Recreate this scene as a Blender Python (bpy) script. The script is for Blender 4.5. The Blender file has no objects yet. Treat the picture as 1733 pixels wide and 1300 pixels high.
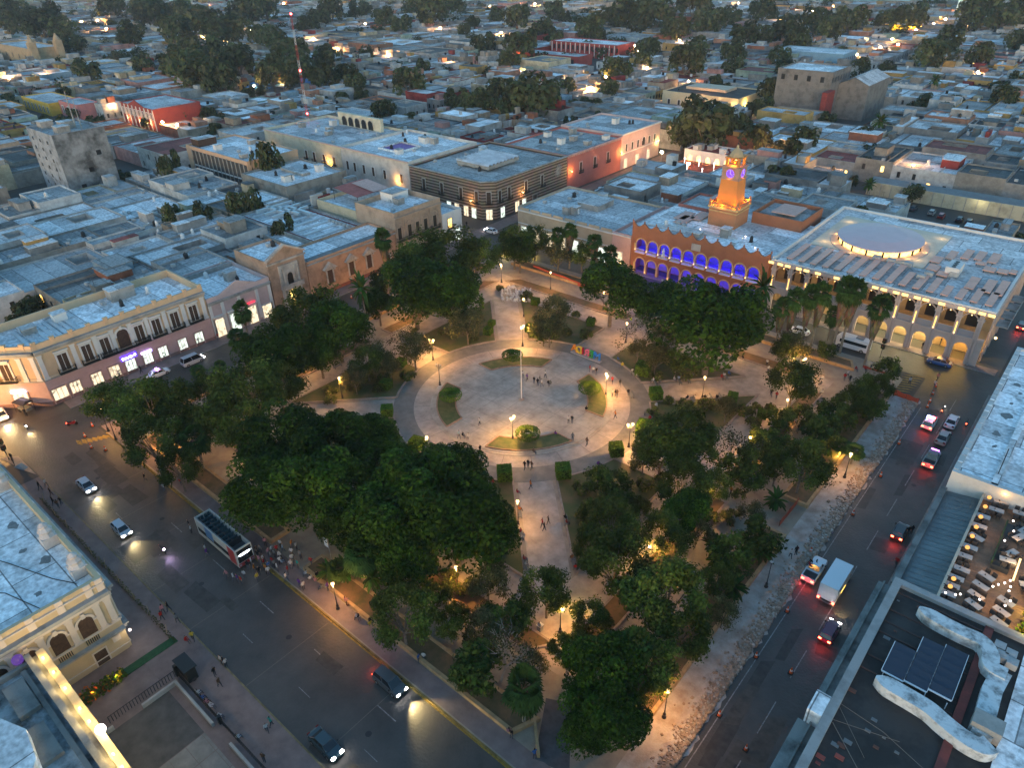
import bpy, math, random
from mathutils import Vector, Matrix
R = math.radians
SC = bpy.context.scene
COL = SC.collection
# ------------------------------------------------------------------ camera
CAM_F, CAM_P, CAM_R, CAM_YAW, CAM_H = 1215.9, R(31.9388), R(-1.44913), R(41.2804), 75.0
PW, PH = 1733.0, 1300.0
_V = (math.cos(CAM_YAW), -math.sin(CAM_YAW)); _U = (math.sin(CAM_YAW), math.cos(CAM_YAW))
def _w(a):                                   # camera-heading frame -> world (x along the SE streets, y along the NE streets)
    return Vector((a[0]*_V[0]+a[1]*_V[1], a[0]*_U[0]+a[1]*_U[1], a[2]))
_cp, _sp = math.cos(CAM_P), math.sin(CAM_P); _c, _s = math.cos(CAM_R), math.sin(CAM_R)
FWD = _w((0, _cp, -_sp))
RGT = _w((_c, _s*_sp, _s*_cp)); UPV = _w((-_s, _c*_sp, _c*_cp))
CAMPOS = _w((-1.7481, -114.1719, 0)); CAMPOS.z = CAM_H
cam = bpy.data.cameras.new('camera'); camo = bpy.data.objects.new('camera', cam); COL.objects.link(camo)
cam.sensor_width = 36; cam.lens = CAM_F/PW*36; cam.clip_start = 1; cam.clip_end = 8000
camo.matrix_world = Matrix(((RGT.x, UPV.x, -FWD.x, CAMPOS.x), (RGT.y, UPV.y, -FWD.y, CAMPOS.y), (RGT.z, UPV.z, -FWD.z, CAMPOS.z), (0, 0, 0, 1)))
SC.camera = camo
# ------------------------------------------------------------------ light
w = bpy.data.worlds.new('World'); SC.world = w; w.use_nodes = True
nt = w.node_tree; bg = nt.nodes['Background']
sky = nt.nodes.new('ShaderNodeTexSky'); sky.sky_type = 'NISHITA'; sky.sun_disc = False
SUN_EL, SUN_ROT = R(3.0), R(150)
sky.sun_elevation = SUN_EL; sky.sun_rotation = SUN_ROT; sky.air_density = 1.0; sky.dust_density = 0.7; sky.ozone_density = 3.0
tn = nt.nodes.new('ShaderNodeMix'); tn.data_type = 'RGBA'; tn.blend_type = 'MULTIPLY'; tn.inputs[0].default_value = 1; tn.inputs[7].default_value = (1.05, 1.04, .9, 1)   # clear tropical dusk
nt.links.new(sky.outputs[0], tn.inputs[6]); nt.links.new(tn.outputs[2], bg.inputs[0]); bg.inputs[1].default_value = 0.15
sl = bpy.data.lights.new('sun', 'SUN'); sl.energy = 0.12; sl.angle = R(25); sl.color = (1.0, 0.86, 0.78)
so = bpy.data.objects.new('sun', sl); COL.objects.link(so)
so.rotation_euler = Vector((math.sin(SUN_ROT)*math.cos(SUN_EL), math.cos(SUN_ROT)*math.cos(SUN_EL), math.sin(SUN_EL))).to_track_quat('Z', 'Y').to_euler()
vs = SC.view_settings; vs.view_transform = 'Standard'; vs.look = 'None'; vs.gamma = 1; vs.exposure = 2.8
LS = 0.5                                     # every lamp's strength relative to the long exposure
SC.display_settings.display_device = 'sRGB'
SC.render.engine = 'CYCLES'
try: SC.cycles.use_light_tree = True
except Exception: pass
SC.cycles.sample_clamp_indirect = 3.0
SC.cycles.max_bounces = 5; SC.cycles.diffuse_bounces = 2; SC.cycles.glossy_bounces = 2; SC.cycles.transparent_max_bounces = 6
# ------------------------------------------------------------------ helpers
def P(px, py, z=0.0):                        # the point at height z seen at this place of the photograph
    d = RGT*((px-PW/2)/CAM_F) - UPV*((py-PH/2)/CAM_F) + FWD
    return CAMPOS + d*((z-CAM_H)/d.z)
def pix(p):
    q = Vector(p)-CAMPOS; f = q.dot(FWD)
    if f < 1: return (-9999, -9999)
    return (PW/2+CAM_F*q.dot(RGT)/f, PH/2-CAM_F*q.dot(UPV)/f)
def depth(p): return (Vector(p)-CAMPOS).dot(FWD)
class MB:
    """collects shapes into one mesh"""
    def __init__(s): s.v = []; s.f = []; s.mi = []; s.M = None; s.cur = 0; s.cl = []; s.c = None
    def add(s, vs, fs):
        n = len(s.v)
        s.v += [tuple(s.M @ Vector(p)) for p in vs] if s.M else [tuple(p) for p in vs]
        s.f += [tuple(i+n for i in f) for f in fs]; s.mi += [s.cur]*len(fs); s.cl += [s.c]*len(fs)
    def box(s, x0, x1, y0, y1, z0, z1, bottom=True):
        fs = [(4,5,6,7),(0,1,5,4),(1,2,6,5),(2,3,7,6),(3,0,4,7)]
        if bottom: fs.append((3,2,1,0))
        s.add([(x0,y0,z0),(x1,y0,z0),(x1,y1,z0),(x0,y1,z0),(x0,y0,z1),(x1,y0,z1),(x1,y1,z1),(x0,y1,z1)], fs); return s
    def prism(s, pts, z0, z1, bottom=False, top=True):
        n = len(pts)
        s.add([(p[0],p[1],z0) for p in pts]+[(p[0],p[1],z1) for p in pts],
              [(i,(i+1)%n,(i+1)%n+n,i+n) for i in range(n)]+([tuple(range(n,2*n))] if top else [])+([tuple(range(n))[::-1]] if bottom else [])); return s
    def extr(s, pts, y0, y1):                # outline in x,z pushed along y
        n = len(pts)
        s.add([(p[0],y0,p[1]) for p in pts]+[(p[0],y1,p[1]) for p in pts],
              [(i,(i+1)%n,(i+1)%n+n,i+n) for i in range(n)]+[tuple(range(n,2*n)), tuple(range(n))[::-1]]); return s
    def flat(s, pts, z): s.add([(p[0],p[1],z) for p in pts], [tuple(range(len(pts)))]); return s
    def poly(s, pts): s.add(pts, [tuple(range(len(pts)))]); return s
    def ring(s, cx, cy, r0, r1, z, n=64, a0=0, a1=2*math.pi):
        full = abs(a1-a0-2*math.pi) < 1e-6; m = n if full else n+1
        vs = []
        for i in range(m):
            a = a0+(a1-a0)*i/n; vs += [(cx+r0*math.cos(a),cy+r0*math.sin(a),z),(cx+r1*math.cos(a),cy+r1*math.sin(a),z)]
        s.add(vs, [(2*i,2*i+1,(2*((i+1)%m))+1,2*((i+1)%m)) for i in range(n)]); return s
    def wallring(s, cx, cy, r0, r1, z0, z1, n=64, a0=0, a1=2*math.pi):
        s.ring(cx,cy,r0,r1,z1,n,a0,a1)
        for r in (r0, r1):
            vs = []; 
            for i in range(n+1):
                a = a0+(a1-a0)*i/n; vs += [(cx+r*math.cos(a),cy+r*math.sin(a),z0),(cx+r*math.cos(a),cy+r*math.sin(a),z1)]
            s.add(vs, [(2*i,2*i+2,2*i+3,2*i+1) for i in range(n)])
        return s
    def lathe(s, prof, cx=0, cy=0, cz=0, n=10, cap=True):
        vs = []; m = len(prof)
        for i in range(n):
            a = 2*math.pi*i/n
            vs += [(cx+r*math.cos(a), cy+r*math.sin(a), cz+z) for r, z in prof]
        fs = [(i*m+j, ((i+1)%n)*m+j, ((i+1)%n)*m+j+1, i*m+j+1) for i in range(n) for j in range(m-1)]
        if cap: fs += [tuple(i*m+m-1 for i in range(n)), tuple(i*m for i in range(n))[::-1]]
        s.add(vs, fs); return s
    def tube(s, a, b, r0, r1=None, n=6):
        a = Vector(a); b = Vector(b); r1 = r0 if r1 is None else r1
        d = (b-a).normalized(); u = d.orthogonal().normalized(); v = d.cross(u)
        vs = []
        for q, r in ((a,r0),(b,r1)):
            vs += [tuple(q+u*(r*math.cos(2*math.pi*i/n))+v*(r*math.sin(2*math.pi*i/n))) for i in range(n)]
        s.add(vs, [(i,(i+1)%n,(i+1)%n+n,i+n) for i in range(n)]+[tuple(range(n,2*n)), tuple(range(n))[::-1]]); return s
    def path(s, pts, r, n=5):
        for a, b in zip(pts, pts[1:]): s.tube(a, b, r, n=n)
        return s
    def ball(s, c, r, sz=1.0, n=10, m=6):
        return s.lathe([(max(1e-3, r*math.sin(math.pi*j/m)), -r*sz*math.cos(math.pi*j/m)) for j in range(m+1)], c[0], c[1], c[2], n, cap=False)
    def build(s, name, mats, parent=None, smooth=False, world=True):
        me = bpy.data.meshes.new(name); me.from_pydata(s.v, [], s.f)
        mats = mats if isinstance(mats, (list, tuple)) else [mats]
        for m in mats: me.materials.append(m)
        if len(mats) > 1: me.polygons.foreach_set('material_index', s.mi)
        if smooth: me.polygons.foreach_set('use_smooth', [True]*len(s.f))
        if any(c is not None for c in s.cl):
            at = me.color_attributes.new('Col', 'FLOAT_COLOR', 'CORNER'); d = []
            for p, c in zip(me.polygons, s.cl): d += list(c or (1,1,1,1))*p.loop_total
            at.data.foreach_set('color', d)
        me.update()
        o = bpy.data.objects.new(name, me); COL.objects.link(o)
        if parent:
            o.parent = parent
            if world:
                q = parent; L = Vector((0,0,0))
                while q: L += q.location; q = q.parent
                o.location = -L
        return o
def thing(name, label, cat, loc=(0,0,0), group=None, rz=0.0):
    o = bpy.data.objects.new(name, None); COL.objects.link(o); o.location = loc; o.rotation_euler = (0,0,rz)
    o.empty_display_size = 0.5
    return tag(o, label, cat, group)
def tag(o, label, cat, group=None, kind=None):
    o['label'] = label; o['category'] = cat
    if group: o['group'] = group
    if kind: o['kind'] = kind
    return o
def struct(o, kind='structure'): o['kind'] = kind; return o
def dup(root, loc, rz=0.0, sc=1.0, label=None, group=None, color=None):
    r = root.copy(); COL.objects.link(r); r.location = loc; r.rotation_euler = (0,0,rz)
    r.scale = (sc,sc,sc) if not isinstance(sc, tuple) else sc
    if label: r['label'] = label
    if group: r['group'] = group
    if color: r.color = color
    for ch in root.children:
        c = ch.copy(); COL.objects.link(c); c.parent = r
        if color: c.color = color
        for g in ch.children:
            d = g.copy(); COL.objects.link(d); d.parent = c
    return r
def frame(ox, oy, ang, oz=0.0):              # local x runs along the wall at angle ang, local y points outward (to its right)
    c, s = math.cos(ang), math.sin(ang)
    return Matrix(((c, s, 0, ox), (s, -c, 0, oy), (0, 0, 1, oz), (0, 0, 0, 1)))
# ------------------------------------------------------------------ materials
MATS = {}
def mat(name, col, rough=0.8, metal=0.0, noise=0.0, nscale=1.0, col2=None, thr=None, bump=0.0, bscale=8.0, emit=None, es=0.0, coord='Object', spec=0.3, rnd=0.0, alpha=None):
    if name in MATS: return MATS[name]
    m = bpy.data.materials.new(name); m.use_nodes = True; MATS[name] = m
    t = m.node_tree; n = t.nodes; L = t.links; b = n['Principled BSDF']
    b.inputs['Roughness'].default_value = rough; b.inputs['Metallic'].default_value = metal
    b.inputs['Specular IOR Level'].default_value = spec
    b.inputs['Base Color'].default_value = (*col, 1)
    src = None
    if noise or col2 or bump or rnd:
        tc = n.new('ShaderNodeTexCoord'); vec = tc.outputs[coord]
        oi = n.new('ShaderNodeObjectInfo')
        ad = n.new('ShaderNodeVectorMath'); ad.operation = 'MULTIPLY_ADD'
        ad.inputs[0].default_value = (37.0, 91.0, 13.0)
        L.new(oi.outputs['Random'], ad.inputs[1]); L.new(vec, ad.inputs[2]); vec = ad.outputs[0]
    if noise or col2:
        no = n.new('ShaderNodeTexNoise'); no.inputs['Scale'].default_value = nscale; no.inputs['Detail'].default_value = 6; no.inputs['Roughness'].default_value = 0.65
        L.new(vec, no.inputs['Vector'])
        rp = n.new('ShaderNodeValToRGB'); e = rp.color_ramp.elements
        t0, t1 = thr or (0.3, 0.7)
        e[0].position = t0; e[1].position = t1
        c1 = col; c2 = col2 or tuple(min(1, c*(1+noise)) for c in col)
        if not col2: c1 = tuple(c*(1-noise) for c in col)
        e[0].color = (*c1, 1); e[1].color = (*c2, 1)
        L.new(no.outputs['Fac'], rp.inputs[0]); src = rp.outputs[0]
    if rnd:
        mx = n.new('ShaderNodeMix'); mx.data_type = 'RGBA'; mx.blend_type = 'MULTIPLY'; mx.inputs[0].default_value = 1
        mr = n.new('ShaderNodeMapRange'); mr.inputs['To Min'].default_value = 1-rnd; mr.inputs['To Max'].default_value = 1+rnd
        L.new(oi.outputs['Random'], mr.inputs['Value'])
        if src: L.new(src, mx.inputs[6])
        else: mx.inputs[6].default_value = (*col, 1)
        L.new(mr.outputs[0], mx.inputs[7]); src = mx.outputs[2]
    if src: L.new(src, b.inputs['Base Color'])
    if bump:
        n2 = n.new('ShaderNodeTexNoise'); n2.inputs['Scale'].default_value = bscale; n2.inputs['Detail'].default_value = 5; L.new(vec, n2.inputs['Vector'])
        bp = n.new('ShaderNodeBump'); bp.inputs['Strength'].default_value = bump; bp.inputs['Distance'].default_value = 0.1
        L.new(n2.outputs['Fac'], bp.inputs['Height']); L.new(bp.outputs[0], b.inputs['Normal'])
    if emit:
        b.inputs['Emission Color'].default_value = (*emit, 1); b.inputs['Emission Strength'].default_value = es*LS
    return m
def nodes(m): return m.node_tree.nodes, m.node_tree.links, m.node_tree.nodes['Principled BSDF']
def attr_mat(name, rough=0.85, objcol=False, noise=0.25, nscale=0.35, rnd=0.0, trans=0.0):
    m = bpy.data.materials.new(name); m.use_nodes = True; MATS[name] = m
    n, L, b = nodes(m); b.inputs['Roughness'].default_value = rough; b.inputs['Specular IOR Level'].default_value = 0.06
    if objcol: a = n.new('ShaderNodeObjectInfo').outputs['Color']
    else:
        q = n.new('ShaderNodeVertexColor'); q.layer_name = 'Col'; a = q.outputs['Color']
    oi = n.new('ShaderNodeObjectInfo'); tc = n.new('ShaderNodeTexCoord')
    ad = n.new('ShaderNodeVectorMath'); ad.operation = 'MULTIPLY_ADD'; ad.inputs[0].default_value = (37.0, 91.0, 13.0)
    L.new(oi.outputs['Random'], ad.inputs[1]); L.new(tc.outputs['Object'], ad.inputs[2])
    no = n.new('ShaderNodeTexNoise'); no.inputs['Scale'].default_value = nscale; no.inputs['Detail'].default_value = 6; no.inputs['Roughness'].default_value = 0.7
    L.new(ad.outputs[0], no.inputs['Vector'])
    mr = n.new('ShaderNodeMapRange'); mr.inputs['From Min'].default_value = 0.35; mr.inputs['From Max'].default_value = 0.65
    mr.inputs['To Min'].default_value = 1-noise; mr.inputs['To Max'].default_value = 1+noise*0.6
    L.new(no.outputs['Fac'], mr.inputs['Value'])
    mx = n.new('ShaderNodeMix'); mx.data_type = 'RGBA'; mx.blend_type = 'MULTIPLY'; mx.inputs[0].default_value = 1
    L.new(a, mx.inputs[6]); L.new(mr.outputs[0], mx.inputs[7]); out = mx.outputs[2]
    if rnd:
        m3 = n.new('ShaderNodeMapRange'); m3.inputs['To Min'].default_value = 1-rnd; m3.inputs['To Max'].default_value = 1+rnd; L.new(oi.outputs['Random'], m3.inputs['Value'])
        m4 = n.new('ShaderNodeMix'); m4.data_type = 'RGBA'; m4.blend_type = 'MULTIPLY'; m4.inputs[0].default_value = 1
        L.new(out, m4.inputs[6]); L.new(m3.outputs[0], m4.inputs[7]); out = m4.outputs[2]
    L.new(out, b.inputs['Base Color'])
    if trans:
        tr = n.new('ShaderNodeBsdfTranslucent'); L.new(out, tr.inputs['Color'])
        ms = n.new('ShaderNodeMixShader'); ms.inputs[0].default_value = trans
        L.new(b.outputs[0], ms.inputs[1]); L.new(tr.outputs[0], ms.inputs[2])
        L.new(ms.outputs[0], n['Material Output'].inputs['Surface'])
    return m
def patch_roof(name, attr=True, light=None, dark=None):
    m = bpy.data.materials.new(name); m.use_nodes = True; MATS[name] = m
    n, L, b = nodes(m); b.inputs['Roughness'].default_value = .8; b.inputs['Specular IOR Level'].default_value = 0.25
    oi = n.new('ShaderNodeObjectInfo'); tc = n.new('ShaderNodeTexCoord')
    ad = n.new('ShaderNodeVectorMath'); ad.operation = 'MULTIPLY_ADD'; ad.inputs[0].default_value = (37.0, 91.0, 13.0)
    L.new(oi.outputs['Random'], ad.inputs[1]); L.new(tc.outputs['Object'], ad.inputs[2]); v = ad.outputs[0]
    br = n.new('ShaderNodeTexBrick'); br.inputs['Scale'].default_value = .16; br.inputs['Mortar Size'].default_value = .012; br.inputs['Color1'].default_value = (.5,.5,.5,1); br.inputs['Color2'].default_value = (1.2,1.2,1.2,1); br.inputs['Mortar'].default_value = (.3,.3,.3,1); br.inputs['Bias'].default_value = .15; br.offset = .37; br.inputs['Row Height'].default_value = .8; br.inputs['Brick Width'].default_value = 1.3
    L.new(v, br.inputs['Vector'])
    no = n.new('ShaderNodeTexNoise'); no.inputs['Scale'].default_value = .28; no.inputs['Detail'].default_value = 8; no.inputs['Roughness'].default_value = .75; no.inputs['Distortion'].default_value = .6; L.new(v, no.inputs['Vector'])
    rp = n.new('ShaderNodeValToRGB'); e = rp.color_ramp.elements; e[0].position = .3; e[0].color = (.3,.3,.29,1); e[1].position = .5; e[1].color = (1.08,1.08,1.08,1); L.new(no.outputs['Fac'], rp.inputs[0])
    n3 = n.new('ShaderNodeTexNoise'); n3.inputs['Scale'].default_value = 1.6; n3.inputs['Detail'].default_value = 5; L.new(v, n3.inputs['Vector'])
    r3 = n.new('ShaderNodeMapRange'); r3.inputs['From Min'].default_value = .3; r3.inputs['From Max'].default_value = .65; r3.inputs['To Min'].default_value = .6; r3.inputs['To Max'].default_value = 1.15; L.new(n3.outputs['Fac'], r3.inputs['Value'])
    mr_ = n.new('ShaderNodeMapRange'); mr_.inputs['To Min'].default_value = .25; mr_.inputs['To Max'].default_value = 1.0; L.new(oi.outputs['Random'], mr_.inputs['Value'])
    mw = n.new('ShaderNodeMix'); mw.data_type = 'RGBA'; L.new(mr_.outputs[0], mw.inputs[0]); mw.inputs[6].default_value = (.85,.85,.85,1); L.new(rp.outputs[0], mw.inputs[7])
    if attr: q = n.new('ShaderNodeVertexColor'); q.layer_name = 'Col'; c = q.outputs['Color']
    else: q = n.new('ShaderNodeRGB'); q.outputs[0].default_value = (*light, 1); c = q.outputs[0]
    for s_ in (mw.outputs[2], br.outputs['Color'], r3.outputs[0]):
        mx = n.new('ShaderNodeMix'); mx.data_type = 'RGBA'; mx.blend_type = 'MULTIPLY'; mx.inputs[0].default_value = 1; mx.clamp_result = False; L.new(c, mx.inputs[6]); L.new(s_, mx.inputs[7]); c = mx.outputs[2]
    L.new(c, b.inputs['Base Color']); return m
def glow(name, col, s):
    m = mat(name, (0.02,0.02,0.02), emit=col, es=s)
    try: m.cycles.emission_sampling = 'NONE'
    except Exception: pass
    return m
def lamp_light(name, loc, col, watts, parent=None, r=0.25, kind='POINT', rot=None, spot=None, size=None):
    l = bpy.data.lights.new(name, kind); l.color = col; l.energy = watts*LS
    if kind == 'AREA':
        l.shape = 'RECTANGLE'; l.size, l.size_y = size
    else: l.shadow_soft_size = r
    if spot: l.spot_size = R(spot); l.spot_blend = 0.6
    o = bpy.data.objects.new(name, l); COL.objects.link(o)
    o.location = Vector(loc)
    if parent:
        o.parent = parent
    if rot: o.rotation_euler = rot
    return o
# ------------------------------------------------------------------ ground, streets, square
rng = random.Random(7)
def asphalt():
    m = mat('asphalt', (0.03,0.026,0.022), rough=0.58, col2=(0.072,0.06,0.05), thr=(.3,.7), nscale=0.16, bump=0.0, spec=0.5)
    n, L, b = nodes(m)
    tc = n.new('ShaderNodeTexCoord'); br = n.new('ShaderNodeTexVoronoi'); br.inputs['Scale'].default_value = 3.2
    L.new(tc.outputs['Object'], br.inputs['Vector'])
    bp = n.new('ShaderNodeBump'); bp.inputs['Strength'].default_value = 0.55; bp.inputs['Distance'].default_value = 0.05; bp.invert = True
    L.new(br.outputs['Distance'], bp.inputs['Height']); L.new(bp.outputs[0], b.inputs['Normal'])
    return m
ASPH = asphalt()
GROUND = mat('city_ground', (0.035,0.036,0.036), noise=0.5, nscale=0.03, col2=(0.075,0.07,0.062))
SIDEW = mat('sidewalk_concrete', (0.17,0.155,0.145), noise=0.25, nscale=0.5)
SIDEWR = mat('sidewalk_red', (0.17,0.125,0.115), noise=0.25, nscale=0.5)
KERB = mat('kerb_stone', (0.2,0.19,0.175), noise=0.3, nscale=1.0)
YELK = mat('kerb_yellow_paint', (0.17,0.115,0.03), noise=0.6, nscale=1.0)
PAVE = mat('plaza_paving', (0.21,0.17,0.138), noise=0.42, nscale=0.55, rough=0.6, spec=0.4, col2=(0.38,0.315,0.26), thr=(0.3,0.68))
PAVED = mat('plaza_dark_paving', (0.115,0.105,0.09), noise=0.35, nscale=0.6, rough=0.65, col2=(0.19,0.175,0.15), thr=(0.3,0.7))
PAVEDISC = mat('plaza_disc_paving', (0.215,0.185,0.15), noise=0.4, nscale=0.45, rough=0.6, col2=(0.38,0.335,0.275), thr=(0.32,0.66))
PAVER = mat('perimeter_paving', (0.2,0.155,0.12), noise=0.4, nscale=0.5, rough=0.65, col2=(0.31,0.26,0.19), thr=(0.3,0.7))
SOIL = mat('soil', (0.06,0.055,0.022), noise=0.4, nscale=0.4, col2=(0.16,0.09,0.045), thr=(0.35,0.65))
GRASS = mat('lawn_grass', (0.055,0.075,0.018), nscale=0.8, col2=(0.12,0.11,0.04), thr=(0.42,0.72), bump=0.4, bscale=14)
STONEK = mat('planter_wall_plaster', (0.25,0.2,0.165), noise=0.3, nscale=1.2)
OCHREK = mat('planter_wall_ochre', (0.34,0.22,0.11), noise=0.3, nscale=1.0)
RUBBLEG = mat('broken_pavement', (0.27,0.205,0.165), noise=0.35, nscale=0.5, col2=(0.46,0.41,0.37), thr=(0.35,0.7), bump=0.6, bscale=5)
LINE = mat('road_line_white', (0.2,0.19,0.18), noise=0.6, nscale=3.0)
LINEY = mat('road_line_yellow', (0.22,0.14,0.02), noise=0.6, nscale=3.0)
HATCH = mat('crossing_yellow_paint', (0.24,0.16,0.035), noise=0.5, nscale=2.5)
def S(mb, name, m, kind='structure'): return struct(mb.build(name, m), kind)
g = MB(); g.flat([(-4500,-1500),(3500,-1500),(3500,5500),(-4500,5500)], 0); S(g, 'ground', GROUND)
# the four streets round the square (x = across the NW/SE streets, y = across the SW/NE streets)
r = MB(); r.flat([(-160,-68),(160,-68),(160,-55.4),(-160,-55.4)], .004); S(r, 'road', ASPH)
r = MB(); r.flat([(-160,55.4),(160,55.4),(160,64.3),(-160,64.3)], .008); S(r, 'road', ASPH)
r = MB(); r.flat([(-65.6,-150),(-55.4,-150),(-55.4,900),(-65.6,900)], .012); S(r, 'road', ASPH)
r = MB(); r.flat([(56.5,-150),(67.2,-150),(67.2,900),(56.5,900)], .016); S(r, 'road', ASPH)
def strip(name, m, x0, x1, y0, y1, z=.13):
    b = MB(); b.box(x0,x1,y0,y1,0,z,False); return S(b, name, m)
def kerbline(name, m, x0, x1, y0, y1, z=.15):
    b = MB(); b.box(x0,x1,y0,y1,0,z,False); return S(b, name, m)
strip('sidewalk', SIDEWR, -48,130,-74.2,-68.2); kerbline('kerb', mat('kerb_worn_yellow',(.17,.13,.065),noise=.5,nscale=.8), -48,130,-68.2,-68.0)
strip('sidewalk', SIDEWR, -70.5,-65.8,-56,900); kerbline('kerb', KERB, -65.8,-65.6,-56,900)
strip('sidewalk', SIDEWR, -57,66.6,64.5,67); kerbline('kerb', KERB, -57,66.6,64.3,64.5)
strip('sidewalk', SIDEW, 67.4,70.5,-150,56); kerbline('kerb', KERB, 67.2,67.4,-150,56)
# the square: a raised platform with chamfered corners
pl = MB(); pl.prism([(-52,-55.2),(51,-55.2),(53.2,-53),(53.2,52),(50,55.2),(-52,55.2),(-55.2,52),(-55.2,-52)], 0, .14); S(pl, 'square', PAVER)
k = MB(); k.box(-52,54,-55.4,-55.2,0,.17,False); S(k, 'kerb', YELK)
k = MB(); k.box(-55.4,-55.2,-52,52,0,.17,False); k.box(-52,50,55.2,55.4,0,.17,False); S(k, 'kerb', KERB)
p = MB(); p.box(-54.9,52,-55,-52.6,.1,.146,False); S(p, 'sidewalk', SIDEWR)
p = MB(); p.box(-55,-52.6,-50,52,.1,.15,False); S(p, 'sidewalk', SIDEWR)
# walks
def rot4(pts, k):
    for _ in range(k): pts = [(-y, x) for x, y in pts]
    return pts
wk = MB()
for k_ in range(4):
    wk.flat(rot4([(14,-14+4.9-4.9-4.9),(14+3.5,14-3.5),(38.5,35)][0:0] or [(12.5,16.5),(16.5,12.5),(43.2,39.2),(43.2,43.2),(39.2,43.2)],k_), .149)
    wk.flat(rot4([(20,-4.3),(40,-4.3),(40,4.3),(20,4.3)],k_), .153)
    wk.flat(rot4([(34,-34+(k_%2)*0),(40,-34),(40,34),(34,34)],k_), .157)
S(wk, 'walkway', PAVE)
d = MB(); d.ring(0,0,20.4,24.3,.162,96); S(d, 'ring_walk', PAVED)
d = MB(); d.ring(0,0,17.2,20.4,.166,96); d.ring(0,0,16.2,17.3,.168,96); S(d, 'ring_walk', PAVE)
d = MB(); d.ring(0,0,0.01,16.25,.34,96); d.wallring(0,0,16.24,16.75,.16,.34,96); d.wallring(0,0,16.76,17.25,.16,.25,96); S(d, 'plaza_disc', PAVEDISC)
d = MB()
for a in range(24):
    c, s_ = math.cos(a*math.pi/12), math.sin(a*math.pi/12); d.flat([(17.3*c-.04*s_,17.3*s_+.04*c),(17.3*c+.04*s_,17.3*s_-.04*c),(24*c+.04*s_,24*s_-.04*c),(24*c-.04*s_,24*s_+.04*c)], .171)
for i in range(-16,17,4):
    h = math.sqrt(max(0,16.1**2-i*i))
    if h > 1: d.flat([(i-.03,-h),(i+.03,-h),(i+.03,h),(i-.03,h)], .345); d.flat([(-h,i-.03),(h,i-.03),(h,i+.03),(-h,i+.03)], .346)
S(d, 'paving_joint', mat('paving_joint', (0.17,0.14,0.12)))
# lawns in the disc
for a in (45,135,225,315):
    t = thing('circle_lawn', '', 'lawn', (14.2*math.cos(R(a)),14.2*math.sin(R(a)),.34), 'curved lawns in the central circle')
    t['label'] = {45:'curved lawn of the paved circle nearest the city hall arcade corner',135:'curved lawn of the paved circle farthest up the photo, toward the striped building',225:'shaded curved lawn on the left edge of the paved circle',315:'lamplit curved lawn on the bottom edge of the paved circle'}[a]
    e = MB(); n_ = 14; o_ = [(16.05*math.cos(R(a-28+56*i/n_)),16.05*math.sin(R(a-28+56*i/n_))) for i in range(n_+1)]; i_ = [(12.5*math.cos(R(a+24-48*i/n_)),12.5*math.sin(R(a+24-48*i/n_))) for i in range(n_+1)]
    e.flat(o_+i_, .39); e.build('grass', GRASS, t)
    e = MB(); pts = o_+i_; 
    for q, q2 in zip(pts, pts[1:]+pts[:1]):
        v = Vector((q2[0]-q[0],q2[1]-q[1])).normalized()*.12; e.prism([(q[0]-v.y,q[1]+v.x),(q[0]+v.y,q[1]-v.x),(q2[0]+v.y,q2[1]-v.x),(q2[0]-v.y,q2[1]+v.x)], .34,.52)
    e.build('edging', mat('lawn_edging', (0.27,0.17,0.11), noise=0.3, nscale=1), t)
# planters
SIDE = {0:'southeast rubble street',1:'city hall',2:'left shopping street',3:'bus street'}
SIDE = {0:'right-hand rubble street',1:'city hall street',2:'left-hand shop street',3:'tour bus street'}
def planter(outline, label, kind, top=.42, edge=STONEK, fill=SOIL, group=None, ew=.14):
    cx = sum(q[0] for q in outline)/len(outline); cy = sum(q[1] for q in outline)/len(outline)
    t = thing(kind, label, 'planter', (cx,cy,.14), group)
    e = MB(); e.flat(outline, top-.08); e.build('soil', fill, t)
    e = MB(); n_ = len(outline); A = [Vector(q) for q in outline]; off = []
    area = sum(A[i].x*A[(i+1)%n_].y-A[(i+1)%n_].x*A[i].y for i in range(n_)); sg = 1 if area > 0 else -1
    def sh(w):
        o = []
        for i in range(n_):
            d0 = (A[i]-A[i-1]).normalized(); d1 = (A[(i+1)%n_]-A[i]).normalized(); nn = Vector((-d0.y-d1.y, d0.x+d1.x)); nn = nn/max(.3,nn.length_squared)*2 if nn.length else nn
            o.append(A[i]+nn*(w*sg))
        return o
    I, O = sh(ew), sh(-ew)
    vs = [(q.x,q.y,.1) for q in O]+[(q.x,q.y,top) for q in O]+[(q.x,q.y,top) for q in I]+[(q.x,q.y,top-.1) for q in I]
    fs = []
    for i in range(n_):
        j = (i+1)%n_
        for k2 in range(3): fs.append((k2*n_+i,k2*n_+j,(k2+1)*n_+j,(k2+1)*n_+i))
    e.add(vs, fs); e.build('edge_wall', edge, t); return t
GRASSY = mat('dry_grass', (0.06,0.075,0.02), nscale=0.3, col2=(0.14,0.09,0.045), thr=(0.42,0.72), bump=0.3, bscale=10)
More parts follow.
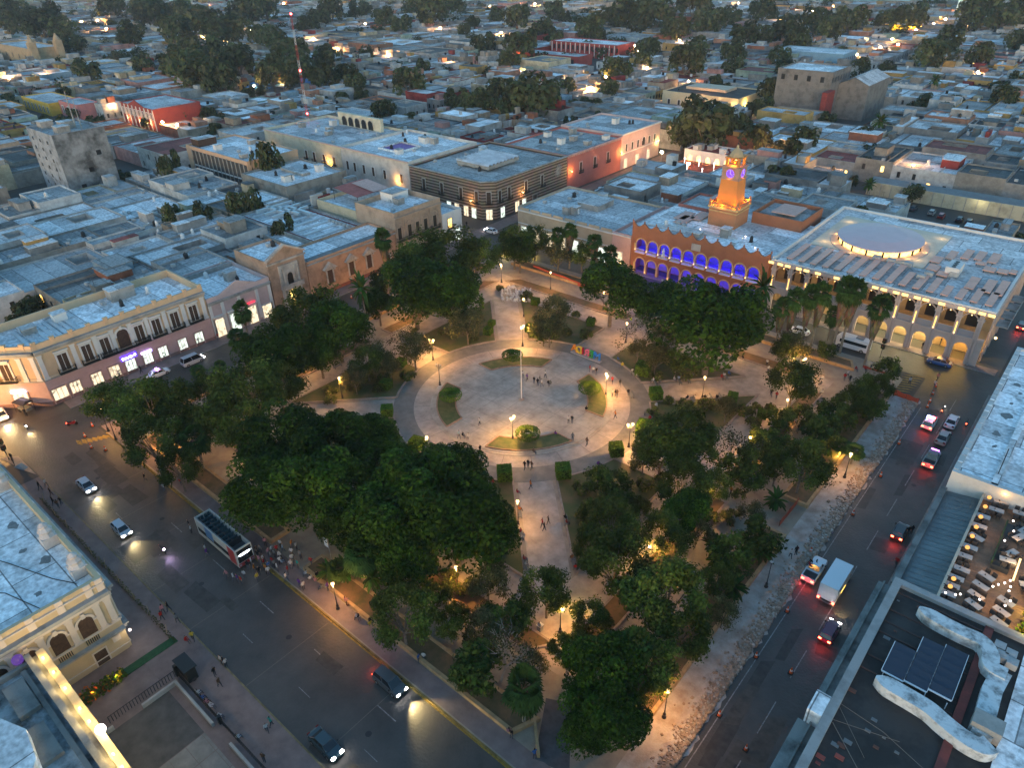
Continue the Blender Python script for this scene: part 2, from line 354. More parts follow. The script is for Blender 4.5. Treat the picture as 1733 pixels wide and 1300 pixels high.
for k_ in range(4):
    for mir in (1,-1):
        a0 = math.atan2(4.3,23.7); a1 = math.atan2(14.3,19.3)
        arc = [(24.1*math.cos(a1+(a0-a1)*i/8), 24.1*math.sin(a1+(a0-a1)*i/8)) for i in range(9)]
        q = arc+[(33.9,4.3),(33.9,28.9)]
        q = [(x,y*mir) for x,y in q]; q = rot4(q,k_)
        if mir < 0: q = q[::-1]
        end = SIDE[(k_+(1 if mir>0 else 3))%4]
        planter(q, f'large wedge planter facing the {SIDE[k_]}, on the end toward the {end}', 'garden_bed', fill=GRASSY, group='wedge planters round the circle')
        q = [(40.1,2.6),(43.2,2.6),(43.2,36.5),(40.1,38.6)] if k_ != 2 else [(40.1,2.6),(43.2,2.6),(43.2,36.5),(40.1,38.6)]
        q = rot4([(x,y*mir) for x,y in q],k_); q = q[::-1] if mir < 0 else q
        planter(q, f'long narrow planter strip facing the {SIDE[k_]}, half toward the {end}', 'garden_bed', group='strip planters inside the square')
        ow = 53.0 if k_ == 0 else 52.3
        b1 = 43.5 if k_ in (3,) and mir > 0 else 44.5
        q = [(49.4,4.2),(ow,4.2),(ow,b1-1.2),(49.4,b1)]
        q = rot4([(x,y*mir) for x,y in q],k_); q = q[::-1] if mir < 0 else q
        planter(q, f'low-walled outer planter beside the {SIDE[k_]}, half toward the {end}', 'garden_bed', top=.75, edge=OCHREK, ew=.22, group='outer planters along the streets')
# corner ramp at the near corner
rp = MB(); rp.poly([(42.5,-46.5,.175),(45.2,-45.2,.175),(49.8,-51.8,.145),(46.2,-53.2,.145)]); S(rp, 'ramp', mat('ramp_dark_paving', (0.075,0.072,0.075), noise=.3, nscale=1))
wl = MB(); wl.M = None
a_, b_ = Vector((42.9,-49.2)), Vector((46.3,-52.6)); dv = (b_-a_).normalized(); nv = Vector((-dv.y,dv.x))*.16
wl.prism([tuple(a_+nv),tuple(a_-nv),tuple(b_-nv),tuple(b_+nv)], .14,.8); wo = wl.build('ramp_wall', OCHREK); tag(wo,'short ochre wall beside the dark ramp at the near corner','wall')
# torn-up strip on the right
rb = MB(); NX, NY = 10, 130
vs = []; fs = []
for j in range(NY+1):
    for i in range(NX+1):
        x = 53.2+(58.0-53.2)*i/NX; y = -60+106*j/NY
        if i == NX: x += rng.uniform(-.5,.5)
        h = .10+ (0.14*rng.random() if i > 4 else .03*rng.random()); h = .02 if i == NX else h
        vs.append((x,y,h)); 
        if i < NX and j < NY: a = j*(NX+1)+i; fs.append((a,a+1,a+NX+2,a+NX+1))
rb.add(vs,fs); S(rb,'broken_pavement',RUBBLEG)
# lane lines, yellow line, crossing
ln = MB()
for y in range(-60,44,1):
    pass
ln.flat([(58.75,-60),(58.87,-60),(58.72,44),(58.6,44)], .021)
for y0 in range(-62,50,9): ln.flat([(62.9,y0),(63.02,y0),(63.02,y0+5),(62.9,y0+5)], .021)
for x0 in range(-44,70,12): ln.flat([(x0,-59.6),(x0+3.2,-59.6),(x0+3.2,-59.48),(x0,-59.48)], .009); ln.flat([(x0+3,-64.0),(x0+5.2,-64.0),(x0+5.2,-63.92),(x0+3,-63.92)], .009)
for y0 in range(-50,56,10): ln.flat([(-60.6,y0),(-60.5,y0),(-60.5,y0+3),(-60.6,y0+3)], .017)
S(ln,'lane_marking',LINE)
ly = MB(); ly.box(-40,54,-55.62,-55.42,0,.012,False); S(ly,'lane_marking',LINEY)
hz = MB()
for i in range(7): hz.flat([(-54.2+.45*i,-59.8+.85*i*.9),(-53.2+.45*i-.6*0,-59.3+.85*i*.9),(-51.6+.3*i,-59.6+.8*i*.9),(-52.6+.3*i,-60.1+.8*i*.9)], .018)
S(hz,'crossing_marking',HATCH)
hz = MB()
for i in range(8): hz.flat([(52.0+.1*i,47.0+1.05*i),(53.0+.1*i,47.0+1.05*i),(55.8+.1*i,48.2+1.05*i),(54.8+.1*i,48.2+1.05*i)], .022)
S(hz,'crossing_marking',HATCH)
jn = MB()
for x0 in (-36,-27,-18.5,-9,1,14,28): jn.flat([(x0,-67.9),(x0+.07,-67.9),(x0+.07,-56),(x0,-56)], .0088)
S(jn,'road_joint',mat('road_joint',(0.16,0.13,0.1)))
# rubble: too many stones to count
rs = MB()
for i in range(12000):
    x = 57.9-abs(rng.gauss(0,.8)); y = rng.uniform(-60,45)
    if x < 53.6: continue
    s_ = rng.choice([.06,.08,.1,.14,.2,.26])*rng.uniform(.7,1.3)
    a = rng.uniform(0,6.28); c, sn = math.cos(a)*s_, math.sin(a)*s_; z = .14; h = s_*rng.uniform(.4,.9)
    t = rng.uniform(-.5,.5)*h
    f_ = rng.uniform(.7,1.15); rs.c = tuple(v*f_ for v in ((.34,.245,.18) if rng.random()<.75 else (.42,.36,.31)))+(1,)
    rs.add([(x+c,y+sn,z-.1),(x-sn,y+c,z-.1),(x-c,y-sn,z-.1),(x+sn,y-c,z-.1),(x+c*.7,y+sn*.7,z+h+t),(x-sn*.8,y+c*.8,z+h),(x-c*.7,y-sn*.7,z+h-t),(x+sn*.6,y-c*.6,z+h)], [(4,5,6,7),(0,1,5,4),(1,2,6,5),(2,3,7,6),(3,0,4,7)])
tag(S(rs,'rubble',attr_mat('rubble_stone',noise=.2,nscale=2),'stuff'),'broken limestone rubble lying along the torn-up pavement','rubble')

pt_ = MB(); pd = MB(); mh = MB()
for i in range(46):
    if i%2: x, y, a, b_ = rng.uniform(-55,50), rng.uniform(-67,-57.5), rng.uniform(1,4), rng.uniform(.6,1.6)
    else: x, y, a, b_ = rng.uniform(59,66), rng.uniform(-60,52), rng.uniform(.5,1.4), rng.uniform(1,4)
    q_ = [(x-a*rng.uniform(.7,1),y-b_),(x+a,y-b_*rng.uniform(.7,1)),(x+a*rng.uniform(.7,1),y+b_),(x-a,y+b_*rng.uniform(.6,1))]; (pt_ if i%3 else pd).flat(q_,.0186+.00002*i)
S(pt_,'road_patch',mat('asphalt_patch',(.04,.036,.032),noise=.35,nscale=1,rough=.6)); S(pd,'road_patch',mat('asphalt_patch_pale',(.062,.054,.046),noise=.35,nscale=1,rough=.7))
for x,y in ((-40,-62),(-22,-60),(-5,-63),(12,-60.5),(30,-62.5),(63,-40),(61,-10),(64,20),(62,40),(-61,-20),(-60,10)): mh.flat([(x+.38*math.cos(j*.628),y+.38*math.sin(j*.628)) for j in range(10)],.0205)
S(mh,'manhole',mat('manhole_iron',(.02,.02,.02),rough=.5))
# ------------------------------------------------------------------ building helpers
def stucco(name, col, stain=0.35):
    d = tuple(c*(1-stain) for c in col)
    return mat(name, d, noise=.3, nscale=.35, col2=col, thr=(.3,.55), bump=.15, bscale=6)
def roofm(name, light, dark, thr=(.42,.6), sc=.22):
    return mat(name, dark, nscale=sc, col2=light, thr=thr, rough=.85, bump=.1, bscale=3)
RF_WHITE = patch_roof('roof_white', False, (.7,.72,.73))
RF_GREY = patch_roof('roof_grey', False, (.48,.49,.495))
RF_DIRTY = patch_roof('roof_stained', False, (.34,.345,.34))
RF_RED = roofm('roof_red', (.27,.06,.045), (.13,.04,.035))
RF_DARK = roofm('roof_dark', (.05,.043,.04), (.024,.022,.021))
RF_METAL = mat('roof_sheet_metal', (.5,.52,.53), rough=.5, noise=.25, nscale=.3, metal=.2)
WH = stucco('white_plaster', (.62,.6,.57), .2); TRIM = stucco('white_trim', (.6,.58,.55), .15)
BROWNW = mat('brown_shutter', (.06,.034,.022), noise=.4, nscale=3); IRON = mat('black_iron', (.015,.016,.016), rough=.5)
DARKW = mat('dark_window', (.013,.013,.015), rough=.35, spec=.4); CONC = stucco('old_concrete', (.3,.29,.27), .5)
CORN = stucco('weathered_cornice', (.3,.3,.29), .55); TANKB = mat('black_water_tank', (.02,.02,.022), rough=.5); TANKW = mat('white_water_tank', (.55,.56,.56), noise=.15)
def shopglow(name, col, s, dark=.25):
    if name in MATS: return MATS[name]
    m = mat(name, (.3,.28,.25)); n, L, b = nodes(m)
    tc = n.new('ShaderNodeTexCoord'); vo = n.new('ShaderNodeTexVoronoi'); vo.inputs['Scale'].default_value = 2.3; vo.distance = 'CHEBYCHEV'
    L.new(tc.outputs['Object'], vo.inputs['Vector'])
    rp = n.new('ShaderNodeValToRGB'); e = rp.color_ramp.elements; e[0].color = (*[c*dark for c in col],1); e[1].color = (*col,1); e[0].position = .1; e[1].position = .45
    L.new(vo.outputs['Color'], rp.inputs[0]); L.new(rp.outputs[0], b.inputs['Emission Color']); b.inputs['Emission Strength'].default_value = s*LS
    return m
SHOPW = shopglow('lit_shop_interior', (1,.8,.5), .42, .1); SHOPC = shopglow('lit_shop_interior_cool', (.85,1,.84), .42, .1); WINY = shopglow('lit_room_amber', (1,.55,.12), 1.4)
BULB = glow('bulb_warm', (1,.55,.2), 2.2); BULBW = glow('bulb_white', (1,.85,.75), 3.0)
try: BULB.cycles.emission_sampling = 'AUTO'
except Exception: pass
def shell(t, x0,x1,y0,y1,H, wm, rm, par=.5, pt=.3, z0=0, holes=(), name='wall', rname='roof'):
    m = MB(); m.box(x0,x1,y0,y1,z0,H-.02,False) if False else None
    q = [(x0,y0),(x1,y0),(x1,y1),(x0,y1)]
    return pshell(t, q, H, wm, rm, par, pt, z0, name, rname)
def inset(q, d):
    n = len(q); A = [Vector(p) for p in q]; ar = sum(A[i].x*A[(i+1)%n].y-A[(i+1)%n].x*A[i].y for i in range(n)); sg = 1 if ar > 0 else -1; o = []
    for i in range(n):
        a = (A[i]-A[i-1]).normalized(); b = (A[(i+1)%n]-A[i]).normalized(); nn = Vector((-a.y-b.y, a.x+b.x)); l = nn.length_squared
        o.append(tuple(A[i]+nn*(2*d*sg/max(l,.4))))
    return o
def pshell(t, q, H, wm, rm, par=.5, pt=.3, z0=0, name='wall', rname='roof'):
    n = len(q); I = inset(q, pt); m = MB()
    vs = [(x,y,z0) for x,y in q]+[(x,y,H+par) for x,y in q]+[(x,y,H+par) for x,y in I]+[(x,y,H) for x,y in I]
    m.add(vs, [(k*n+i,k*n+(i+1)%n,(k+1)*n+(i+1)%n,(k+1)*n+i) for k in range(3) for i in range(n)]); w_ = m.build(name, wm, t)
    r_ = MB(); r_.flat(I, H); return w_, r_.build(rname, rm, t)
def rooftank(t, x, y, z, r=.55, m=None, name='water_tank'):
    k = MB(); k.lathe([(r,.25),(r,1.15),(r*.8,1.35),(.18,1.5),(.15,1.6)], x, y, z, 9); k.box(x-r,x+r,y-r,y+r,z,z+.25); k.build(name, m or TANKB, t)
def acunit(t, x, y, z, sx=1.0, sy=.9, h=.8, name='air_conditioner'):
    k = MB(); k.box(x-sx/2,x+sx/2,y-sy/2,y+sy/2,z+.1,z+h); k.lathe([(.33,0),(.33,.04),(.1,.06)],x,y,z+h,8); k.build(name, mat('ac_grey',(.33,.34,.34),noise=.2), t)
def stairhouse(t, x0,x1,y0,y1,z,h, m=None, name='stair_head'):
    k = MB(); k.box(x0,x1,y0,y1,z,z+h,False); o = k.build(name, m or CONC, t)
    k = MB(); k.box(x0-.15,x1+.15,y0-.15,y1+.15,z+h,z+h+.15); k.build('slab', RF_GREY, o); return o
def rectwin(t, M, x, z0, w, h, pane, frame_m=None, fw=.22, proud=.12, name='window', hood=None, sill=None, mull=0):
    k = MB(); k.M = M; k.box(x-w/2,x+w/2,-.05,.04,z0,z0+h); 
    o = k.build(name, pane, t)
    if frame_m:
        k = MB(); k.M = M
        k.box(x-w/2-fw,x-w/2,-.05,proud,z0,z0+h); k.box(x+w/2,x+w/2+fw,-.05,proud,z0,z0+h); k.box(x-w/2-fw,x+w/2+fw,-.05,proud,z0+h,z0+h+fw)
        for i in range(mull): xx = x-w/2+w*(i+1)/(mull+1); k.box(xx-.05,xx+.05,0,.07,z0,z0+h)
        k.build('frame', frame_m, o)
    if hood:
        k = MB(); k.M = M; k.box(x-w/2-.45,x+w/2+.45,-.05,.5,z0+h+fw+.3,z0+h+fw+.55); k.box(x-w/2-.3,x+w/2+.3,-.05,.3,z0+h+fw+.12,z0+h+fw+.3); k.build('hood', hood, o)
    if sill:
        k = MB(); k.M = M; k.box(x-w/2-.3,x+w/2+.3,-.05,.25,z0-.2,z0); k.build('sill', sill, o)
    return o
def balcony(t, M, x, z, w, d=.9, h=1.0, m=None):
    k = MB(); k.M = M; k.box(x-w/2,x+w/2,0,d,z-.15,z)
    k.box(x-w/2,x+w/2,d-.06,d,z+h-.06,z+h); k.box(x-w/2,x-w/2+.06,.05,d-.06,z+h-.06,z+h); k.box(x+w/2-.06,x+w/2,.05,d-.06,z+h-.06,z+h)
    n = max(3,int(w/.22))
    for i in range(n+1): xx = x-w/2+.03+(w-.06)*i/n; k.box(xx-.025,xx+.025,d-.055,d-.01,z,z+h-.06)
    for s_ in (-1,1):
        for j in range(3): k.box(x+s_*(w/2-.035)-.025,x+s_*(w/2-.035)+.025,.15+j*.25,.2+j*.25,z,z+h-.06)
    return k.build('balcony', m or IRON, t)
def arches(k, x0, x1, z0, z1, ops, y0, y1, N=10):
    """a wall panel x0..x1, z0..z1, thickness y0..y1 with arched openings (centre, half width, sill, spring)"""
    ops = sorted(ops); xs = x0
    for c, hw, sl_, sp in ops:
        k.box(xs,c-hw,y0,y1,z0,z1)
        if sl_ > z0: k.box(c-hw,c+hw,y0,y1,z0,sl_)
        A = [(c-hw*math.cos(math.pi*i/N), sp+hw*math.sin(math.pi*i/N)) for i in range(N+1)]
        for a, b in zip(A, A[1:]):
            vs = [(a[0],y,a[1]) for y in (y0,y1)]+[(b[0],y,b[1]) for y in (y0,y1)]+[(b[0],y,z1) for y in (y0,y1)]+[(a[0],y,z1) for y in (y0,y1)]
            k.add(vs, [(0,2,4,6),(1,3,5,7),(0,1,3,2),(6,7,5,4)])
        xs = c+hw
    k.box(xs,x1,y0,y1,z0,z1); return k
def archband(k, c, hw, sp, w, y0, y1, N=10, leg=None):
    for i in range(N):
        a, b = math.pi*i/N, math.pi*(i+1)/N
        p = [(c-r_*math.cos(t_), sp+r_*math.sin(t_)) for r_, t_ in ((hw,a),(hw+w,a),(hw+w,b),(hw,b))]
        k.add([(x,y,z) for y in (y0,y1) for x,z in p], [(0,1,2,3),(4,5,6,7),(0,4,5,1),(1,5,6,2),(2,6,7,3),(3,7,4,0)])
    if leg is not None: k.box(c-hw-w,c-hw,y0,y1,leg,sp); k.box(c+hw,c+hw+w,y0,y1,leg,sp)
    return k
def archwin(t, M, x, z0, hw, sp, pane, trim, w=.35, proud=.18, key=True):
    k = MB(); k.M = M; N = 10
    pts = [(x-hw,z0),(x+hw,z0)]+[(x+hw*math.cos(math.pi*i/N), sp+hw*math.sin(math.pi*i/N)) for i in range(N+1)]
    k.extr(pts,-.05,.04); o = k.build('window', pane, t)
    k = MB(); k.M = M; archband(k,x,hw,sp,w,-.05,proud); k.box(x-hw-w-.12,x-hw+.0,-.05,proud+.06,sp-.25,sp); k.box(x+hw,x+hw+w+.12,-.05,proud+.06,sp-.25,sp)
    if key: k.box(x-.22,x+.22,-.05,proud+.12,sp+hw-.05,sp+hw+w+.35)
    k.build('frame', trim, o); return o
def clutter(t, x0,x1,y0,y1,z, n, seed):
    q = random.Random(seed)
    for i in range(n):
        x, y = q.uniform(x0+1,x1-1), q.uniform(y0+1,y1-1); c = q.random()
        if c < .3: rooftank(t,x,y,z,q.uniform(.4,.6),q.choice([TANKB,TANKB,TANKW]))
        elif c < .65: acunit(t,x,y,z)
        else: stairhouse(t,x-1,x+1,y-1.2,y+1.2,z,q.uniform(1.2,2.2),q.choice([CONC,WH]))
def mount(M_, name, mats): pass
def textobj(s, name, m, parent, M, size, ext=.03):
    c = bpy.data.curves.new(name,'FONT'); c.body = s; c.size = size; c.extrude = ext; c.align_x = 'CENTER'; c.align_y = 'CENTER'
    tmp = bpy.data.objects.new('tmp', c); COL.objects.link(tmp)
    dg = bpy.context.evaluated_depsgraph_get(); me = bpy.data.meshes.new_from_object(tmp.evaluated_get(dg)); bpy.data.objects.remove(tmp)
    # lay the text into the wall frame: text x along the wall, text y up
    for v in me.vertices: v.co = M @ Vector((v.co.x, v.co.z, v.co.y))
    me.materials.clear(); me.materials.append(m)
    o = bpy.data.objects.new(name, me); COL.objects.link(o)
    if parent: o.parent = parent; o.location = -parent.location
    return o
# ------------------------------------------------------------------ left-hand shop street (facades at x = -69.5 facing +x)
XF = -69.5
FN = Matrix(((0,1,0,XF),(1,0,0,0),(0,0,1,0),(0,0,0,1)))       # along = +y, outward = +x
YEL = stucco('yellow_ochre_stucco', (.52,.37,.235), .15); PINKG = stucco('pink_stucco', (.5,.33,.3), .2); PINKW = stucco('pale_pink_stucco', (.46,.35,.335), .2)
t = thing('shop_building', 'two-storey ochre and pink corner building with white pilasters, brown shutters and lit shops', 'building', (XF-8,-42,0))
ch = [(XF,-57.5),(XF,-23.4),(XF-15,-23.4),(XF-15,-66),(XF-8.5,-66)]
pshell(t, ch, 11.3, YEL, RF_WHITE, par=1.6, pt=.4)
def yelfront(M, L0, L1, wins, pil, shops, arch=None, cartouche=None):
    k = MB(); k.M = M; k.box(L0,L1,0,.06,0,5.3); k.build('ground_floor', PINKG, t)
    k = MB(); k.M = M; k.box(L0,L1,.06,.16,0,.8); k.build('plinth', stucco('plinth_brownpink',(.26,.15,.13)), t)
    k = MB(); k.M = M; k.box(L0,L1,0,.25,5.3,5.55); k.box(L0,L1,0,.75,11.35,11.75); k.box(L0,L1,0,.4,10.95,11.35); k.build('cornice', CORN, t)
    k = MB(); k.M = M; k.box(L0,L1,0,.12,5.55,6.0); k.box(L0,L1,0,.2,10.65,10.95); k.build('moulding', stucco('cream_moulding',(.5,.4,.28),.15), t)
    for x in pil: k = MB(); k.M = M; k.box(x-.4,x+.4,0,.22,6.0,10.65); k.box(x-.5,x+.5,0,.3,10.35,10.65); k.box(x-.5,x+.5,0,.3,5.56,6.0); k.build('pilaster', TRIM, t)
    for x in wins:
        rectwin(t,M,x,5.9,1.7,3.6,BROWNW,TRIM,.3,.2,hood=TRIM,mull=1); balcony(t,M,x,5.85,3.1)
    for x,w,m in shops: rectwin(t,M@Matrix.Translation((0,.06,0)),x,.15,w,3.0,m,stucco('shop_surround',(.42,.28,.24),.2),.25,.16,name='shop_door',mull=2)
    for i in range(int((L1-L0)/3.3)+1):
        x = L0+.6+i*3.3
        if x < L1: k = MB(); k.M = M; k.box(x-.35,x+.35,-.45,.08,11.8,13.2); k.box(x-.45,x+.45,-.5,.14,13.2,13.4); k.build('parapet_post', YEL, t)
yelfront(FN, -57.5,-23.4, [-53.2,-48.8,-45.3,-38.4,-34.8,-30.8,-26.6], [-56.9,-51,-46.9,-43.6,-40.0,-36.6,-32.8,-28.7,-24.2], [(-57.0+1.2,2.6,SHOPW),(-53.3+.4,1.9,SHOPW),(-48.8,2.0,SHOPW),(-45.3,2.0,SHOPW),(-42,2.0,SHOPC),(-38.4,1.8,SHOPC),(-35.1,1.8,SHOPC),(-30.7,1.8,SHOPC),(-26.9,1.8,SHOPC)])
archwin(t,FN,-41.7,5.9,1.15,8.9,BROWNW,TRIM,.4,.25,True); balcony(t,FN,-41.7,5.85,9.4,1.1)
ca = math.atan2(-57.5+66, 8.5); CH = Matrix(((math.cos(ca),math.sin(ca),0,XF-8.5),(math.sin(ca),-math.cos(ca),0,-66),(0,0,1,0),(0,0,0,1)))
yelfront(CH, 0, math.hypot(8.5,8.5), [6.0], [.6,3.2,9.0,11.4], [(6.6,2.8,SHOPW)])
k = MB(); k.M = FN; k.box(-43.6,-40.4,.1,.5,3.45,4.5); sg = k.build('shop_sign', glow('sign_violet_blue',(.12,.05,1.0),.7), t)
BW = glow('sign_letter_white',(.8,.85,1),6)
k = MB(); k.M = FN; sq_ = random.Random(2); xx = -43.4
while xx < -41.4: ww = sq_.uniform(.1,.2); k.box(xx,xx+ww,.5,.54,3.72,3.72+sq_.uniform(.28,.42)); xx += ww+.05
k.build('sign_lettering',BW,t); k = MB(); k.M = FN; k.box(-41.05,-40.6,.5,.54,3.98,4.1); k.box(-40.89,-40.76,.54,.56,3.82,4.27); k.build('cross_mark',BW,t)
k = MB(); k.M = FN; k.box(-39.5,-37.3,.1,.3,3.2,3.6); k.build('shop_sign', glow('sign_violet_pale',(.35,.3,1),4), t)
k = MB(); k.M = CH; k.box(5.3,7.9,.1,.35,3.3,3.75); k.build('shop_sign', glow('sign_lilac',(.8,.65,1),5), t)
stairhouse(t,-83,-80,-38,-33,11.3,2.4); clutter(t,-84,-72,-56,-26,11.3,5,3)
k = MB(); 
for i in range(9): k.box(-82+.0,-72,-57+i*1.1,-56.3+i*1.1,11.35,11.5)
k.build('roof_panels', RF_METAL, t)
# pale pink low building
t = thing('shop_building', 'pale pink one-storey shop building with lit doorways between ochre building and stone portal', 'building', (XF-8,-15,0))
shell(t, XF-17,XF,-23.2,-7.6,8.6, PINKW, RF_WHITE, par=1.0)
k = MB(); k.M = FN; k.box(-23.2,-7.6,0,.45,8.3,8.6); k.box(-23.2,-7.6,0,.25,7.9,8.3); k.build('cornice', CORN, t)
k = MB(); k.M = FN; k.extr([(-20,9.6),(-11,9.6),(-15.5,11.4)],-.5,-.1); k.build('gable', PINKW, t)
for x in (-22.9,-20.0,-15.9,-11.4,-8.1): k = MB(); k.M = FN; k.box(x-.35,x+.35,0,.2,.8,7.9); k.build('pilaster', TRIM, t)
for x, m in ((-21.6,SHOPW),(-17.9,SHOPC),(-13.4,SHOPW)): rectwin(t,FN,x,.15,2.1,4.2,m,TRIM,.3,.2,name='shop_door',hood=TRIM)
rectwin(t,FN,-9.6,.15,2.4,3.2,SHOPW,TRIM,.3,.2,name='shop_door')
k = MB(); k.M = FN; k.box(-14.3,-12.4,.2,.45,4.9,5.5); k.build('shop_sign', mat('sign_red',(.5,.02,.03),emit=(.9,.03,.06),es=.7), t)
clutter(t,-85,-72,-22,-9,8.6,4,5)
# stone portal house
SAND = stucco('aged_sandstone', (.33,.22,.155), .5); GREYST = stucco('grey_carved_stone', (.4,.36,.32), .55)
t = thing('portal_house', 'tall stone gabled house front with carved portal and small balcony window', 'building', (XF-8,-2.3,0))
shell(t, XF-14,XF-.5,-7.3,2.6,12.2, SAND, RF_WHITE, par=.6)
k = MB(); k.M = FN; k.extr([(-7.3,0),(2.6,0),(2.6,12.9),(-2.3,15.6),(-7.3,12.9)],-.5,0); k.build('gable_front', SAND, t)
k = MB(); k.M = FN; k.extr([(-7.6,12.8),(-2.3,15.5),(2.9,12.8),(2.9,13.25),(-2.3,16.0),(-7.6,13.25)],-.6,.35); k.box(-7.6,2.9,0,.35,12.0,12.4); k.build('cornice', GREYST, t)
k = MB(); k.M = FN; k.box(-4.9,.4,0,.3,0,11.2); k.build('carved_panel', GREYST, t)
for x in (-4.6,-3.7,-.8,.1): k = MB(); k.M = FN; k.box(x-.25,x+.25,.3,.6,0,5.4); k.box(x-.2,x+.2,.3,.5,6.4,10.5); k.build('pilaster', GREYST, t)
k = MB(); k.M = FN; k.box(-5.2,.7,.3,1.3,5.4,5.9); k.box(-5.2,.7,1.2,1.3,5.9,6.6); k.build('balcony', GREYST, t)
FN3 = FN@Matrix.Translation((0,.32,0))
archwin(t,FN3,-2.25,5.95,.75,8.3,DARKW,GREYST,.2,.15,False)
rectwin(t,FN3,-2.25,.15,1.9,4.6,WINY,GREYST,.3,.2,name='door')
clutter(t,-82,-72,-6,2,12.2,2,8)
# stone wing with hooded windows
STONEO = stucco('orange_stone_wall', (.4,.235,.15), .45)
t = thing('museum_house', 'long low orange stone house with three hooded windows facing the square', 'building', (XF-8,17,0))
shell(t, XF-11,XF,2.8,31,9.0, STONEO, RF_WHITE, par=.6)
k = MB(); k.M = FN; k.box(2.8,31,0,.3,8.7,9.0); k.build('cornice', CORN, t)
k = MB(); k.M = FN; k.box(2.8,31,0,.12,0,1.0); k.build('plinth', stucco('red_plinth',(.2,.07,.05),.3), t)
for x in (9.0,15.7,21.4):
    o = rectwin(t,FN,x,2.2,1.6,3.6,BROWNW,GREYST,.35,.2)
    k = MB(); k.M = FN; k.extr([(x-2.1,6.3),(x+2.1,6.3),(x+1.5,6.7),(x,8.0),(x-1.5,6.7)],0,.8); k.box(x-1.5,x-1.1,0,.6,5.7,6.3); k.box(x+1.1,x+1.5,0,.6,5.7,6.3); k.build('pediment', GREYST, o)
rectwin(t,FN,27.5,.2,1.8,3.6,BROWNW,GREYST,.35,.2,name='door')
k = MB(); k.box(-72.2,-70.2,4,30,9.3,9.4); k.build('roof_walk', mat('roof_walk_grey',(.14,.15,.15),noise=.3), t)
# courtyard wings behind it
t = thing('courtyard_wing', 'pale roofed courtyard wing with red drains and ducts behind the orange stone house', 'building', (-95,22,0))
pshell(t, [(-81,14),(-81,31),(-118,31),(-118,14)], 8.0, CONC, RF_WHITE, .5)
for x in range(-114,-83,4): k = MB(); k.box(x,x+1.0,16,29,8.0,8.35); k.build('roof_ridge', RF_METAL, t)
for y in (15.2,30): k = MB(); k.box(-117,-82,y-.5,y+.3,8.0,8.06); k.build('red_gutter', RF_RED, t)
for i in range(6): acunit(t,-84-1.6*i,27,8.36)
k = MB()
for a in range(3): k.box(-116+a*3,-106+a*3,22+a*2,22.9+a*2,8.6,9.4); k.box(-115+a*4,-114.2+a*4,18,30,8.6,9.4)
k.build('duct', mat('duct_metal',(.45,.5,.52),rough=.45,metal=.3), t)
t = thing('courtyard_wing', 'courtyard arcade with amber-lit arches beside the patio tree', 'building', (-92,6,0))
CT = Matrix(((1,0,0,0),(0,-1,0,13.7),(0,0,1,0),(0,0,0,1)))
shell(t,-110,-81,10.2,13.9,7.4,CONC,RF_WHITE,.4)
for i in range(6): archwin(t,Matrix(((1,0,0,0),(0,-1,0,10.2),(0,0,1,0),(0,0,0,1))),-84-4.2*i,.3,1.2,4.2,WINY,CONC,.3,.12,False)
# tall two-storey beige house
BEIGE = stucco('beige_stone', (.36,.27,.2), .4)
t = thing('town_house', 'beige two-storey house with arched upper windows and one long iron balcony', 'building', (XF-8,39.5,0))
shell(t, XF-16,XF,31.2,48.2,12.6, BEIGE, RF_WHITE, par=1.5)
k = MB(); k.M = FN; k.box(31.2,48.2,0,.6,12.4,12.8); k.box(31.2,48.2,0,.35,5.6,5.9); k.build('cornice', BEIGE, t)
for x in (32.6,36.2,39.1,42.1,45.6): rectwin(t,FN,x,6.6,1.3,3.2,DARKW,BEIGE,.3,.2); 
for x in (32.6,36.2,39.1,42.1,45.6): k = MB(); k.M = FN; archband(k,x,.9,10.1,.25,0,.15); k.build('arch_moulding', BEIGE, t)
balcony(t,FN,37.5,6.3,12.5,1.0); balcony(t,FN,45.6,6.3,3.0,1.0)
for x in (31.5,34.4,40.6,43.8,47.9): k = MB(); k.M = FN; k.box(x-.25,x+.25,0,.18,6,12.4); k.build('pilaster', BEIGE, t)
for x, m in ((34,DARKW),(38.5,SHOPW),(43,DARKW),(46.4,SHOPW)): rectwin(t,FN,x,.15,1.9,3.4,m,BEIGE,.3,.15,name='shop_door')
clutter(t,-84,-71,33,47,12.6,5,11); stairhouse(t,-85,-80,40,46,12.6,2.4,WH)
RED_AW = mat('red_awning',(.3,.085,.07),noise=.3,nscale=.5); PINK_AW = mat('pink_awning',(.5,.31,.26),noise=.15)
t = thing('terrace_house', 'cream house with amber-lit arches and a dark red awning over its roof terrace', 'building', (-94,40,0))
shell(t,-106,-88,33,52,9.6,stucco('cream_wall',(.5,.43,.3),.3),RF_WHITE,1.0)
for i in range(4): archwin(t,Matrix(((0,1,0,-88),(1,0,0,0),(0,0,1,0),(0,0,0,1))),37+3.2*i,6.0,1.0,8.0,WINY if i else BROWNW,WH,.25,.15,False)
k = MB(); k.poly([(-104,38,13.2),(-93,38,12.2),(-93,49,12.2),(-104,49,13.2)]); k.build('awning', RED_AW, t)
k = MB(); k.poly([(-103,44,13.3),(-93,44,12.4),(-93,50,12.3),(-103,50,13.25)]); k.build('awning', PINK_AW, t)
for x in (-104,-93):
    for y in (38,49): k = MB(); k.tube((x,y,9.6),(x,y,12.3),.08); k.build('awning_post', IRON, t)
